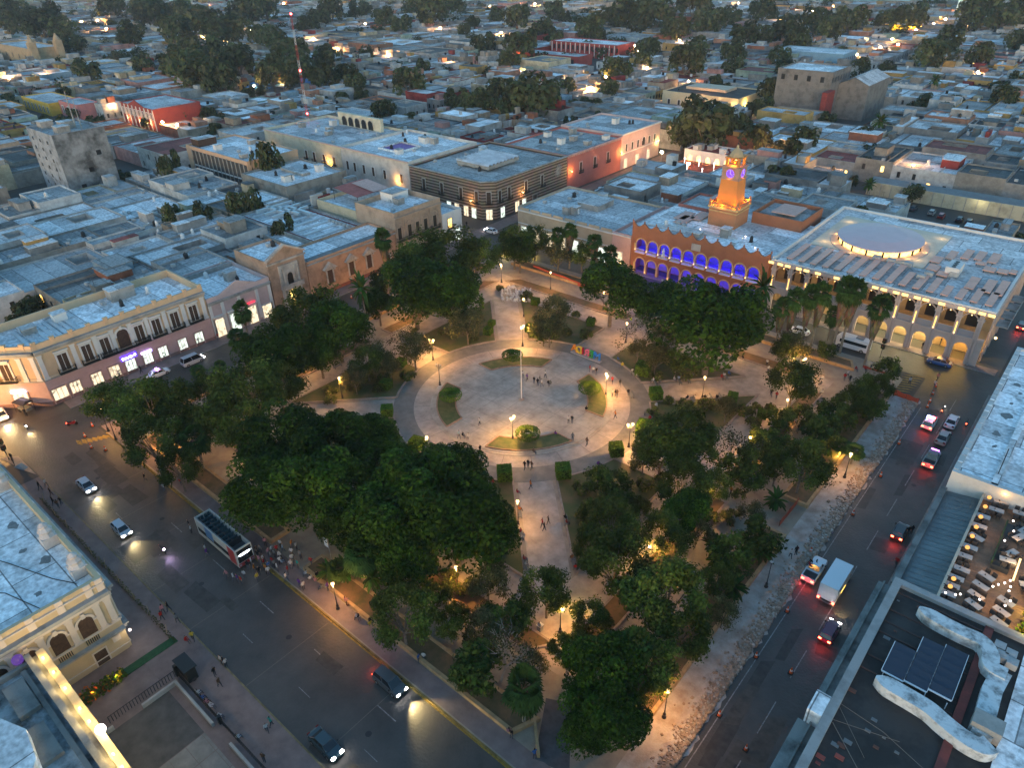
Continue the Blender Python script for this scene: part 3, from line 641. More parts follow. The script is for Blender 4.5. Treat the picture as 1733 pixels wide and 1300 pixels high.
# low white corner house
t = thing('corner_house', 'small white house at the far street corner with one window and a lit door', 'building', (XF-5,52.5,0))
shell(t, XF-13,XF,48.5,56.3,8.4, WH, RF_GREY, par=.7)
rectwin(t,FN,51.4,4.6,1.5,2.6,WINY,BROWNW,.12,.1,mull=1); rectwin(t,FN,54.3,.15,1.7,3.4,SHOPC,WH,.2,.12,name='shop_door'); balcony(t,FN,51.4,4.4,2.2,.6)
rectwin(t,Matrix(((1,0,0,0),(0,1,0,56.3),(0,0,1,0),(0,0,0,1))),-74,.15,2.2,3.0,SHOPW,WH,.2,.12,name='shop_door')
# ------------------------------------------------------------------ city hall side (facades at y = 65.8 facing -y)
YF = 65.8
FE = Matrix(((1,0,0,0),(0,-1,0,YF),(0,0,1,0),(0,0,0,1)))
def FEat(y): return Matrix(((1,0,0,0),(0,-1,0,y),(0,0,1,0),(0,0,0,1)))
def FXat(x): return Matrix(((0,1,0,x),(1,0,0,0),(0,0,1,0),(0,0,0,1)))
BEI = stucco('sand_beige_stucco', (.42,.33,.24), .25)
t = thing('shop_building', 'long low beige shop building with scalloped parapet left of the city hall', 'building', (-37,75,0))
pshell(t, [(-57.5,YF+1.5),(-56,YF),(-24,YF),(-24,92),(-57.5,92)], 8.4, BEI, RF_GREY, par=.6)
k = MB(); k.M = FE; k.box(-56,-24,0,.3,8.5,8.8); k.box(-56,-24,0,.2,4.9,5.1); k.build('cornice', WH, t)
for i in range(8): k = MB(); k.M = FE; k.box(-55.5+4*i,-52.2+4*i,-.35,.0,9.0,9.6); k.build('parapet_panel', BEI, t)
for x, m in ((-53.5,SHOPC),(-49.5,SHOPW),(-45,SHOPW),(-40.5,SHOPW),(-36,SHOPC),(-31.5,SHOPW),(-27,SHOPC)): rectwin(t,FE,x,.15,2.6,3.9,m,WH,.25,.15,name='shop_door',hood=BEI)
for x in (-47.3,-38.2,-29.2): k = MB(); k.M = FE; k.ball((x,.45,4.9),.16); k.build('wall_lamp', BULBW, t)
clutter(t,-56,-26,68,90,8.4,8,21); stairhouse(t,-44,-37,78,86,8.4,1.6)
t = thing('shop_building', 'narrow pink shop front against the left end of the city hall', 'building', (-21,75,0))
shell(t,-23.9,-18.2,YF,92,8.4,PINKG,RF_WHITE,.9); k = MB(); k.M = FE; k.box(-23.9,-18.2,0,.3,8.6,8.9); k.build('cornice', WH, t)
rectwin(t,FE,-22.0,.15,2.9,4.0,SHOPW,WH,.2,.12,name='shop_door',mull=1)
# city hall: two-storey blue-lit arcade
TERR = stucco('terracotta_plaster', (.29,.115,.06), .18); OCHS = mat('ochre_stone_trim', (.5,.34,.15), noise=.25, nscale=1.0); GALW = mat('gallery_wall', (.2,.18,.32), noise=.1)
BLUE = (.04,.0,1.0)
t = thing('city_hall', 'terracotta city hall with two storeys of blue-lit arches and a scalloped parapet', 'city hall', (0,78,0))
AC = [-15.07+3.34*i for i in range(10)]
q = MB(); q.M = FE; arches(q,-18,18.3,0.14,5.5,[(c,1.3,.14,2.75) for c in AC],-.5,0); arches(q,-18,18.3,5.5,11.8,[(c,1.33,6.0,7.8) for c in AC],-.5,0)
q.box(-18,18.3,-4.6,-4.3,0,11.8); q.box(-18,-17.5,-4.3,-.5,0,11.8); q.box(17.8,18.3,-4.3,-.5,0,11.8)
q.build('arcade_wall', TERR, t)
k = MB(); k.M = FE; k.box(-17.5,17.8,-4.3,-.5,5.2,5.5); k.box(-17.5,17.8,-4.3,-.5,11.0,11.2); k.box(-17.5,17.8,-4.29,-4.2,.2,11); k.build('gallery', GALW, t)
k = MB(); k.M = FE; pts = [(-18,11.8)]
n_ = 11; wv = 36.3/n_
for i in range(n_):
    x = -18+wv*i; pts += [(x+.02,13.1),(x+.28,13.1),(x+wv*.32,12.35),(x+wv*.5,12.15),(x+wv*.68,12.35),(x+wv-.28,13.1),(x+wv-.02,13.1)]
pts.append((18.3,11.8)); k.extr(pts,-.5,-.02); k.build('scalloped_parapet', TERR, t)
for i in range(n_+1): k = MB(); k.M = FE; k.lathe([(.12,0),(.22,.35),(.05,.75)],-18+wv*i,-.26,13.1,6); k.build('finial', TERR, t)
for c in AC:
    k = MB(); k.M = FE; archband(k,c,1.3,2.75,.3,0,.1); archband(k,c,1.33,7.8,.3,0,.1); k.build('arch_trim', OCHS, t)
for i in range(11):
    x = AC[0]-1.67+3.34*i
    k = MB(); k.M = FE; k.box(x-.26,x+.26,0,.2,.14,2.75); k.build('column', OCHS, t); k = MB(); k.M = FE; k.box(x-.26,x+.26,0,.2,6.0,7.8); k.build('column', OCHS, t)
    k = MB(); k.M = FE; k.ball((x,.3,6.2),.12,1,6,4); k.build('column_lamp', BULB, t)
    if i%2: 
        k = MB(); k.M = FE; k.ball((x,.32,.6),.1,1,6,4); k.build('column_lamp', BULB, t)
for c in AC:
    k = MB(); k.M = FE; k.box(c-1.35,c+1.35,-.05,.85,5.6,5.8); k.box(c-1.35,c+1.35,.75,.85,6.75,6.85)
    for j in range(9): k.box(c-1.3+.32*j,c-1.22+.32*j,.77,.83,5.8,6.75)
    k.build('balcony', WH, t)
k = MB(); k.M = FE; k.box(-1.2,1.2,0,.15,9.6,11.3); k.box(-.8,.8,.15,.25,9.8,11.2); k.build('coat_of_arms', GREYST, t)
k = MB(); k.M = FE; k.lathe([(.35,0),(.45,.5),(.3,1.3),(.42,1.7),(.2,2.0),(.25,2.3),(.1,2.55)],AC[2],.45,5.85,8); k.build('statue', mat('statue_pale',(.6,.62,.66)), t)
for c in AC:
    for z, e in ((4.7,60),(10.4,75)): lamp_light('gallery_light', (c-0,YF+1.9-78,z-1.2), BLUE, e*2.3, t, .2)
b = MB(); b.box(-18,18.3,YF+4.6,93,0,11.4,False); b.build('wall', TERR, t)
b = MB(); b.flat([(-17.9,YF+.5),(18.2,YF+.5),(18.2,93),(-17.9,93)],11.82); b.build('roof', RF_WHITE, t)
for i in range(4): k = MB(); k.box(-16+i*2.2,-5+i*4,69+i*1.2,69.4+i*1.2,11.85,12.25); k.build('roof_kerb', RF_METAL, t)
clutter(t,-16,16,67,76,11.82,7,5)
for x,y in ((-3,73),(8,75),(13,69.5)): k = MB(); k.ball((x,y,12.3),.14,1,6,4); k.build('roof_lamp', BULBW, t)
for x,y in ((-11,80),(-7.5,82),(-9.5,77)):
    k = MB(); k.box(x-1.6,x+1.4,y-3.2,y+3.2,12.2,12.35); k.build('solar_panel', PINK_AW, t)
# clock tower
TW = thing('clock_tower', 'orange-lit clock tower with purple clock faces rising behind the city hall', 'clock tower', (-.4,82.5,11.8))
TX, TY = -.4, 82.5
TERRB = stucco('terracotta_tower', (.42,.18,.085), .12)
k = MB(); k.box(TX-3.65,TX+3.65,TY-3.65,TY+3.65,11.8,16.3); k.build('base', TERRB, TW)
k = MB(); k.box(TX-3.95,TX+3.95,TY-3.95,TY+3.95,16.3,16.8); k.box(TX-3.8,TX+3.8,TY-3.8,TY+3.8,15.5,15.75); k.build('cornice', OCHS, TW)
k = MB()
for s_ in (-1,1):
    k.box(TX-3.8,TX+3.8,TY+s_*3.75-.12,TY+s_*3.75+.12,17.3,17.6); k.box(TX+s_*3.75-.12,TX+s_*3.75+.12,TY-3.62,TY+3.62,17.3,17.58)
    for j in range(12): k.box(TX-3.6+.65*j,TX-3.4+.65*j,TY+s_*3.75-.1,TY+s_*3.75+.1,16.8,17.3); k.box(TX+s_*3.75-.1,TX+s_*3.75+.1,TY-3.5+.62*j,TY-3.3+.62*j,16.8,17.3)
k.build('balustrade', TERRB, TW)
for sx in (-1,1):
    for sy in (-1,1): k = MB(); k.lathe([(.35,0),(.35,.9),(.2,1.1),(.3,1.4),(.05,1.8)],TX+sx*3.6,TY+sy*3.6,16.8,7); k.build('urn', TERRB, TW)
def frust(k, a, b, z0, z1): k.add([(TX-a,TY-a,z0),(TX+a,TY-a,z0),(TX+a,TY+a,z0),(TX-a,TY+a,z0),(TX-b,TY-b,z1),(TX+b,TY-b,z1),(TX+b,TY+b,z1),(TX-b,TY+b,z1)], [(4,5,6,7),(0,1,5,4),(1,2,6,5),(2,3,7,6),(3,0,4,7)])
OCT = stucco('ochre_tower_plaster', (.5,.21,.055), .15)
k = MB(); frust(k,2.55,2.2,16.8,23.3); k.build('shaft', OCT, TW)
k = MB(); k.box(TX-2.45,TX+2.45,TY-2.45,TY+2.45,23.3,23.6); k.box(TX-2.2,TX+2.2,TY-2.2,TY+2.2,23.6,26.1); k.box(TX-2.45,TX+2.45,TY-2.45,TY+2.45,26.1,26.4); k.build('clock_stage', stucco('tower_upper_plaster',(.33,.22,.17),.2), TW)
PUR = glow('clock_violet', (.22,.05,1.0), .42); CLW = glow('clock_white', (.7,.55,1.0), .45)
for a in range(4):
    M = Matrix.Translation((TX,TY,24.85))@Matrix.Rotation(a*math.pi/2,4,'Z')@Matrix(((1,0,0,0),(0,-1,0,-2.2),(0,0,1,0),(0,0,0,1)))
    k = MB(); k.M = M; k.extr([(1.05*math.cos(i*math.pi/14),1.05*math.sin(i*math.pi/14)) for i in range(28)],0,.06); o = k.build('clock_face', PUR, TW)
    k = MB(); k.M = M
    for i in range(12): c, s_ = math.cos(i*math.pi/6), math.sin(i*math.pi/6); k.extr([(.78*c-.05*s_,.78*s_+.05*c),(.78*c+.05*s_,.78*s_-.05*c),(.97*c+.05*s_,.97*s_-.05*c),(.97*c-.05*s_,.97*s_+.05*c)],.06,.09)
    k.extr([(-.05,-.1),(.05,-.1),(.05,.75),(-.05,.75)],.06,.1); k.extr([(-.1,-.05),(.5,-.32),(.52,-.24),(-.08,.05)],.06,.1); k.build('hand', CLW, o)
    k = MB(); k.M = M; archband(k,0,1.05,0,.22,0,.12,14); k.build('clock_surround', TERRB, o)
k = MB()
for sx in (-1,1):
    for sy in (-1,1): k.box(TX+sx*1.5-.3,TX+sx*1.5+.3,TY+sy*1.5-.3,TY+sy*1.5+.3,26.4,28.3)
k.box(TX-2,TX+2,TY-2,TY+2,28.3,28.6); k.build('belfry', OCT, TW)
k = MB(); k.lathe([(1.75,0),(1.7,.3),(1.35,1.0),(.8,1.6),(.35,1.95),(.3,2.5),(.1,2.7)],TX,TY,28.6,8); k.build('dome', stucco('tower_dome',(.34,.27,.16),.3), TW)
k = MB(); k.tube((TX,TY,31.2),(TX,TY,34.0),.05); k.ball((TX,TY,31.5),.22); k.build('spire', IRON, TW)
k = MB(); k.lathe([(.1,0),(.55,.5),(.6,.9),(.3,1.1)],TX,TY,26.5,8); k.build('bell', mat('bronze',(.2,.13,.06),rough=.4,metal=.6), TW)
WARM = (1,.30,.02)
for dx,dy,z,e in ((-3.3,-3.2,17.3,1),(3.2,-3.2,17.3,1),(3.2,3.2,17.3,.8),(-3.2,3.2,17.3,.6)):
    k = MB(); k.ball((TX+dx,TY+dy,z-.1),.12,1,6,4); k.build('uplight', BULB, TW); lamp_light('uplight_glow',(dx*1.0,dy*1.0,z-11.8+.35),WARM,135*e,TW,.1)
lamp_light('base_glow',(-.2,-4.3,5.6),WARM,90,TW,.1)
lamp_light('belfry_glow',(0,-.9,15.2),WARM,170,TW,.1); lamp_light('belfry_glow',(0,0,15.9),WARM,170,TW,.1)
lamp_light('clock_glow',(0,-2.75,11.9),WARM,10,TW,.06); lamp_light('clock_glow',(2.75,0,11.9),WARM,10,TW,.06)
# terracotta rear hall + roofs behind the city hall
t = thing('rear_hall', 'long terracotta hall with pale roof behind the clock tower', 'building', (12,94,0))
shell(t,4.2,17,86.5,100,13.6,TERR,RF_DIRTY,1.0); k = MB(); k.box(8,14,89,97,14.6,14.8); k.build('awning', PINK_AW, t)
t = thing('rear_hall', 'dull red gabled shed with pale roof left of the clock tower', 'building', (-12,93,0))
shell(t,-17,-5,87,99,12.0,stucco('dull_red_plaster',(.26,.1,.085),.3),RF_GREY,.6); k = MB(); k.poly([(-10,88,14.4),(-6,87.5,15.0),(-6,98,15.0),(-10,98,14.4)]); k.build('awning', PINK_AW, t)
# arcade palace with oval skylight
LIME = stucco('pale_mauve_stone', (.45,.36,.32), .15)
t = thing('arcade_palace', 'pale glass-fronted arcade palace with an oval skylight and a lamp-lit eave', 'building', (40,88,0))
BX = [19.6+3.78*i for i in range(12)]                    # pier lines
q = MB(); q.M = FE; arches(q,18.6,62.8,.14,5.7,[(x+1.89,1.25,.14,3.2) for x in BX[:11]]+[],-.6,0); q.build('arcade_wall', LIME, t)
q = MB(); q.M = FE
for x in BX: q.box(x-.42,x-.12,-.5,.28,.14,11.2); q.box(x+.12,x+.42,-.5,.28,.14,11.2); q.box(x-.62,x+.62,-.55,.35,9.7,10.1); q.box(x-.12,x+.12,-.4,.1,5.7,11.2)
q.box(18.6,62.8,-.6,.3,5.6,5.95); q.build('pier', LIME, t)
for x in BX[:11]:
    k = MB(); k.M = FE
    for i in range(10):
        a = [(x+.6+2.58*j/10, 9.95+.75*math.sin(math.pi*j/10)) for j in (i,i+1)]
        k.add([(p[0],y,p[1]+dz) for y in (-.35,-.1) for p,dz in ((a[0],0),(a[1],0),(a[1],.22),(a[0],.22))],[(0,1,2,3),(4,5,6,7),(0,4,5,1),(3,2,6,7)])
    k.box(x+.5,x+3.28,-.25,-.17,7.1,7.2); k.build('arch_bracket', LIME, t)
    k = MB(); k.M = FE; k.box(x+.5,x+3.28,-.24,-.18,5.95,7.1); k.build('rail_glass', mat('rail_glass',(.3,.27,.27),rough=.2), t)
    k = MB(); k.M = FE; k.box(x-.1,x+.1,.1,.2,6.3,8.6); k.build('column_lamp', glow('strip_amber',(1,.5,.12),.9), t)
    k = MB(); k.M = FE; k.ball((x,.3,6.2),.12,1,6,4); k.build('column_lamp', BULB, t)
    k = MB(); k.M = FE; k.ball((x+1.9,-.6,10.3),.1,1,6,4); k.build('ceiling_lamp', BULB, t)
q = MB(); q.M = FE; q.box(18.6,62.8,-5.3,-.6,5.5,5.7); q.box(18.6,62.8,-5.5,-5.3,.14,11.4); q.build('gallery', stucco('gallery_ochre',(.36,.25,.13),.3), t)
for x in BX[:11]: rectwin(t,FEat(YF+5.3),x+1.9,6.0,2.2,3.6,DARKW,BROWNW,.12,.05,name='door')
q = MB(); q.box(18.6,63.3,YF-.6,111,11.2,12.0); q.box(18.6,62.8,YF+5.5,110,0,11.2,False); q.build('wall', LIME, t)
q = MB(); q.box(18.8,63.1,YF-.4,YF-.1,12.0,12.35); q.box(62.6,63.1,YF-.1,111,12.0,12.35); q.box(18.8,63,110.5,111,12,12.6); q.box(18.8,19.3,YF,110,12.0,12.8); q.build('eave', TRIM, t)
q = MB(); q.flat([(18.8,YF-.5),(63.2,YF-.5),(63.2,111),(18.8,111)],12.05); q.build('roof', patch_roof('roof_pale_tile',False,(.62,.61,.6)), t)
EAVE = glow('eave_light', (1,.58,.18), .85)
try: EAVE.cycles.emission_sampling = 'AUTO'
except Exception: pass
for x in [18.9,21,22.7,25.2,26.9,29.4,33.4,38.9,41.3,43,45.4,47.1,49.4,51,53.9,57.4,59.3,61,62.6]:
    k = MB(); k.M = FE; k.box(x-.62,x+.55,.62,.66,11.3,11.85); k.build('eave_lamp', EAVE, t)
for i, x in enumerate(BX[:11]):
    big = i >= 6; c = (1,.88,.5) if i < 9 else (1,.6,.1)
    lamp_light('arcade_light',(x+1.9-40,YF+3.2-88,4.9),c,420 if big else 160,t,.25)
    if i%2 == 0: lamp_light('gallery_light',(x+1.9-40,YF+3.0-88,10.4),(1,.62,.25),80,t,.2)
for i in range(11):
    y0 = 69+i*3.9
    k = MB(); k.M = Matrix(((0,1,0,62.8),(1,0,0,0),(0,0,1,0),(0,0,0,1))); k.box(y0-.1,y0+.1,.2,.3,2.2,8.6); k.build('column_lamp', glow('strip_amber',(1,.5,.12),.9), t)
    k = MB(); k.box(62.8,63.1,y0-.5,y0+.5,.14,11.2); k.build('pier', LIME, t)
for i in range(4): 
    k = MB(); y0 = 76+i*5; k.box(63.1,65.3,y0-1.9,y0+1.9,5.9,6.1); k.box(65.2,65.3,y0-1.9,y0+1.9,6.1,7.0); k.build('balcony', CORN, t)
lamp_light('corner_light',(64.3-40,67.5-88,6.5),(1,.6,.25),160,t,.2); k = MB(); k.ball((64.3,67.5,6.4),.25); k.build('wall_lamp', BULB, t)
COP = mat('copper_roof_panel', (.66,.33,.24), noise=.12, nscale=.5, rough=.55)
ps = []
for i in range(16): 
    x0 = 21.3+2.62*i; d_ = 11.2 if i < 9 else 8.2-max(0,i-12)*.3
    if i in (12,13): d_ = 5.5
    ps.append((x0,x0+1.35,67.2,67.2+d_))
ps += [(55.6,57.3,73.5,80.5),(58.6,60.3,73.6,81),(60.9,62.4,73.5,82),(48.6,50.2,88,93.5),(51.2,52.8,90,96.5),(53.6,55.2,91,97),(56.2,58,91,97.5),(50.2,52.5,83.5,85.5),(54.5,56.5,88.5,90.3),(56.5,58.7,85.5,88.3),(59,61,86,88.5),(47,49.3,79,82.5),(49.5,51.6,77,79.8),(46.5,48.5,84,88),(61.1,62.4,87,89.5)]
for a in ps: k = MB(); k.box(a[0],a[1],a[2],a[3],12.55,12.7); o = k.build('roof_panel', COP, t)
k = MB()
for a in ps: k.box(a[0]+.2,a[0]+.3,a[2]+.2,a[2]+.3,12.05,12.55); k.box(a[1]-.3,a[1]-.2,a[3]-.3,a[3]-.2,12.05,12.55)
k.build('panel_support', IRON, t)
k = MB(); k.box(21.8,46.4,80,104.4,12.05,12.3); k.build('skylight_terrace', mat('terrace_lit_cream',(.55,.48,.37),noise=.15,nscale=.5), t)
OX, OY, OA, OB = 34.4, 89.3, 8.9, 9.6
el = lambda s_, n=48: [(OX+OA*s_*math.cos(2*math.pi*i/n), OY+OB*s_*math.sin(2*math.pi*i/n)) for i in range(n)]
k = MB(); k.prism(el(1.18),12.1,12.42); k.build('skylight_plinth', LIME, t)
k = MB(); k.prism(el(.97),12.42,13.7); k.build('skylight_drum', WINY, t)
k = MB(); n_ = 48
for i in range(0,n_,3):
    a = 2*math.pi*i/n_; x, y = OX+OA*.985*math.cos(a), OY+OB*.985*math.sin(a); k.box(x-.18,x+.18,y-.18,y+.18,12.42,13.7)
k.build('drum_post', IRON, t)
k = MB(); e0 = el(1.03); e1 = el(.6); k.prism(e0,13.7,13.95); n = len(e0)
k.add([(x,y,13.95) for x,y in e0]+[(x,y,14.6) for x,y in e1]+[(OX,OY,14.75)], [(i,(i+1)%n,(i+1)%n+n,i+n) for i in range(n)]+[(n+i,n+(i+1)%n,2*n) for i in range(n)])
k.build('oval_roof', mat('membrane_roof',(.52,.37,.38),noise=.08,nscale=.3,rough=.5), t, smooth=False)
for a in range(0,360,36): lamp_light('skylight_glow',(OX-40+(OA+1)*math.cos(R(a)),OY-88+(OB+1)*math.sin(R(a)),12.9),(1,.62,.2),14,t,.15)
for x,y in ((44,84),(24,100),(45,101),(24,83)): lamp_light('terrace_glow',(x-40,y-88,13.4),(1,.65,.25),22,t,.2)
for x,y in ((37,79),(40,79.2),(43.5,79.4),(47.5,74),(48.3,76.5),(52.5,79.5)): acunit(t,x,y,12.05,1.6,1.2,1.1)
k = MB(); k.box(50.6,53.2,79.2,84.2,12.05,14.0); k.build('chiller', WH, t)
k = MB()
for j in range(4): k.lathe([(.45,0),(.45,.06),(.1,.08)],51.9,80+j*1.1,14.0,10)
k.build('fan', IRON, t)
# striped corner building
def stripes():
    m = mat('striped_stone', (.3,.2,.14)); n, L, b = nodes(m); tc = n.new('ShaderNodeTexCoord'); sp = n.new('ShaderNodeSeparateXYZ'); L.new(tc.outputs['Object'], sp.inputs[0])
    mu = n.new('ShaderNodeMath'); mu.operation = 'MULTIPLY'; mu.inputs[1].default_value = 1/.95; L.new(sp.outputs['Z'], mu.inputs[0])
    fr = n.new('ShaderNodeMath'); fr.operation = 'FRACT'; L.new(mu.outputs[0], fr.inputs[0])
    gt = n.new('ShaderNodeMath'); gt.operation = 'GREATER_THAN'; gt.inputs[1].default_value = .5; L.new(fr.outputs[0], gt.inputs[0])
    no = n.new('ShaderNodeTexNoise'); no.inputs['Scale'].default_value = .6; no.inputs['Detail'].default_value = 6; L.new(tc.outputs['Object'], no.inputs['Vector'])
    mx = n.new('ShaderNodeMix'); mx.data_type = 'RGBA'; L.new(gt.outputs[0], mx.inputs[0]); mx.inputs[6].default_value = (.1,.065,.045,1); mx.inputs[7].default_value = (.4,.29,.22,1)
    m2 = n.new('ShaderNodeMix'); m2.data_type = 'RGBA'; m2.blend_type = 'MULTIPLY'; m2.inputs[0].default_value = .6; L.new(mx.outputs[2], m2.inputs[6]); L.new(no.outputs['Color'], m2.inputs[7]); L.new(m2.outputs[2], b.inputs['Base Color'])
    return m
STR = stripes(); SY = 71.0; SX = -72.0
t = thing('corner_building', 'brown striped stone corner building with chamfered corner and lit ground-floor shops', 'building', (-88,88,0))
pshell(t, [(-107,SY),(-75.2,SY),(SX,74.2),(SX,110.3),(-107,110.3)], 11.4, STR, RF_DIRTY, par=.8)
F1 = FEat(SY); F2 = FXat(SX); dc = math.sqrt(.5); F3 = Matrix(((dc,dc,0,-75.2),(dc,-dc,0,SY),(0,0,1,0),(0,0,0,1)))
k = MB(); k.prism([(-107,SY-.5),(-75.0,SY-.5),(SX+.5,74.0),(SX+.5,110.3),(SX-.2,110.3),(SX-.2,74.3),(-75.3,SY+.2),(-107,SY+.2)],11.9,12.25,True); k.build('cornice', CORN, t)
for M, xs in ((F1,[-100.6,-92.4,-83.9,-77.2]),(F2,[75.8,80.3,88.5,96.8]),(F3,[2.25])):
    for x in xs: rectwin(t,M,x,5.2,1.3,3.6,BROWNW,GREYST,.2,.15); balcony(t,M,x,5.1,2.2,.7)
for M, xs in ((F1,[(-89.5,SHOPC),(-86,SHOPW),(-82,SHOPW),(-78.6,SHOPC)]),(F2,[(77,SHOPC),(84,SHOPW),(87.5,SHOPC),(93,DARKW)]),(F3,[(2.25,SHOPW)])):
    for x, m in xs: rectwin(t,M,x,.15,1.9,3.2,m,GREYST,.2,.12,name='shop_door',mull=1)
k = MB(); k.M = F2
for i in range(16): a = i*math.pi/8; c, s_ = math.cos(a), math.sin(a); k.extr([(105.5+.9*c-.12*s_,8.4+.9*s_+.12*c),(105.5+.9*c+.12*s_,8.4+.9*s_-.12*c),(105.5+2.2*c,8.4+2.2*s_)],0,.12)
k.extr([(105.5+.8*math.cos(i*math.pi/8),8.4+.8*math.sin(i*math.pi/8)) for i in range(16)],0,.16); k.build('sunburst', GREYST, t)
def walllamp(t, M, x, z, e=120, c=(1,.5,.12), out=.7):
    k = MB(); k.M = M; k.ball((x,out,z),.2,1,8,5); k.box(x-.05,x+.05,0,out,z+.1,z+.18); k.build('wall_lamp', BULB, t)
    p = M@Vector((x,out+.45,z)); lamp_light('wall_lamp_glow', p-t.location, c, e, t, .15)
walllamp(t,F1,-79.2,5.6,150); walllamp(t,F2,86.3,5.8,140)
k = MB(); k.box(-96,-82,82,97,12.0,13.2,False); k.build('skylight_wall', CONC, t)
k = MB()
for i in range(9): y0 = 81.7+i*1.75; k.add([(-96.3,y0,13.2),(-81.7,y0,13.2),(-81.7,y0+.87,13.75),(-96.3,y0+.87,13.75),(-81.7,y0+1.75,13.2),(-96.3,y0+1.75,13.2)],[(0,1,2,3),(3,2,4,5)])
k.build('ribbed_skylight', RF_METAL, t)
clutter(t,-106,-75,76,109,11.4,9,31)
# coral red front and pale front beyond it
CORAL = stucco('coral_red_stucco', (.40,.13,.105), .15)
t = thing('coral_house', 'coral red two-storey front with white cornice and three tall balcony windows', 'building', (-84,127,0))
shell(t,-100,SX,110.6,143.5,11.6,CORAL,RF_DIRTY,.6); k = MB(); k.M = F2; k.box(110.6,143.5,0,.4,11.8,12.25)
for i in range(32): k.box(110.8+i*1.02,111.3+i*1.02,0,.3,11.3,11.75)
k.build('cornice', stucco('pink_trim',(.5,.3,.27)), t)
for x in (118.3,126.7,134.9): rectwin(t,F2,x,5.0,1.3,3.4,BROWNW,stucco('pink_trim',(.5,.3,.27)),.3,.15); balcony(t,F2,x,4.9,2.2,.7)
walllamp(t,F2,112.3,6.6,220); walllamp(t,F2,143.0,6.7,300); clutter(t,-98,-74,112,142,11.6,10,33)
t = thing('pale_house', 'pale pinkish-white two-storey front with a round window beyond the coral red front', 'building', (-84,157,0))
shell(t,-100,SX,143.7,171,12.2,PINKW,RF_GREY,.7); k = MB(); k.M = F2; k.box(143.7,171,0,.5,12.4,12.9); k.box(143.7,171,0,.3,5.5,5.8); k.build('cornice', WH, t)
for x in (147,151,155,163,167): rectwin(t,F2,x,6.2,1.2,2.6,DARKW,WH,.2,.12)
archwin(t,F2,159,6.2,1.0,8.2,DARKW,WH,.25,.12,False)
for x in (147,155,163): rectwin(t,F2,x,.15,1.8,3.2,SHOPW,WH,.2,.12,name='shop_door',mull=1)
walllamp(t,F2,169,5.5,260,(1,.7,.2)); clutter(t,-98,-74,145,170,12.2,6,34)
# long cream front left of the striped building
CRM = stucco('cream_green_wall', (.5,.47,.36), .3)
t = thing('cream_block', 'very long stained cream front with balcony windows left of the striped building', 'building', (-120,85,0))
shell(t,-143,-107.4,SY,104,12.2,stucco('white_stained_wall',(.52,.49,.45),.35),RF_WHITE,.9); k = MB(); k.M = F1; k.box(-143,-107.4,0,.5,12.7,13.1); k.build('cornice', PINKW, t)
k = MB(); k.box(-131,-121,79,89,12.25,12.35); k.build('patio_pit', mat('patio_violet',(.22,.12,.3),noise=.3), t); k = MB(); k.box(-131.4,-120.6,78.6,79,12.2,12.9); k.box(-131.4,-120.6,89,89.4,12.2,12.9); k.box(-131.4,-131,79,89,12.2,12.9); k.box(-121,-120.6,79,89,12.2,12.9); k.build('patio_kerb', RF_WHITE, t)
for x in (-140,-136,-131,-126,-120,-111.5): rectwin(t,F1,x,5.4,1.3,3.0,BROWNW,WH,.2,.12)
walllamp(t,F1,-113.2,6.0,260); clutter(t,-142,-109,74,102,12.2,10,35)
t = thing('cream_block', 'greenish cream front with a lamp between balcony windows, below the radio mast', 'building', (-165,85,0))
shell(t,-191,-143.2,SY,102,12.2,CRM,RF_GREY,.9); k = MB(); k.M = F1; k.box(-191,-143.2,0,.45,12.7,13.1); k.build('cornice', PINKW, t)
for x in (-164.5,-159.7,-153.7,-147.6): rectwin(t,F1,x,5.2,1.4,3.4,BROWNW,WH,.25,.15); balcony(t,F1,x,5.1,2.4,.7)
walllamp(t,F1,-150.6,6.6,280); walllamp(t,F1,-186,6,160); 
for i in range(5): archwin(t,FEat(96),-172+4*i,12.4,1.4,14.4,DARKW,CONC,.2,.1,False)
k = MB(); k.box(-176,-150,96.1,97.5,12.2,17,False); k.build('loggia_wall', CRM, t)
clutter(t,-190,-146,74,94,12.2,11,36)
# ------------------------------------------------------------------ right-hand row (x >= 68.5)
PALEBL = patch_roof('roof_whitewash', False, (.72,.73,.74))
t = thing('white_building', 'white flat-roofed building with stained beam-edged roof along the right edge', 'building', (80,31,0))
shell(t,68.7,110,9.3,53.6,11.7,stucco('white_wall',(.5,.49,.47),.3),PALEBL,.35,.7)
k = MB()
for i in range(22): k.box(68.75,69.35,10+2*i,10.25+2*i,12.06,12.12)
k.box(73.3,74.1,9.6,53,11.7,12.05); k.build('roof_beam', RF_WHITE, t)
for (x,y,r) in ((71.2,40,.5),(71.5,33.4,.35),(71.6,29,.8),(71.4,23,.6),(71.9,19.5,.35),(71.6,46,.5),(72,37.5,.3),(76,30,.5)):
    k = MB(); q = random.Random(x*y); k.flat([(x+r*q.uniform(.6,1.3)*math.cos(a*.7),y+1.4*r*q.uniform(.6,1.3)*math.sin(a*.7)) for a in range(9)],11.706); k.build('stain', mat('roof_stain',(.16,.17,.17),noise=.3,nscale=2), t)
k = MB(); k.box(74.1,80,9.7,16.5,11.7,11.76); k.build('roof_patch', PALEBL, t)
k = MB(); k.tube((73.6,12.5,11.7),(73.6,12.5,16.2),.06); k.build('antenna', IRON, t)
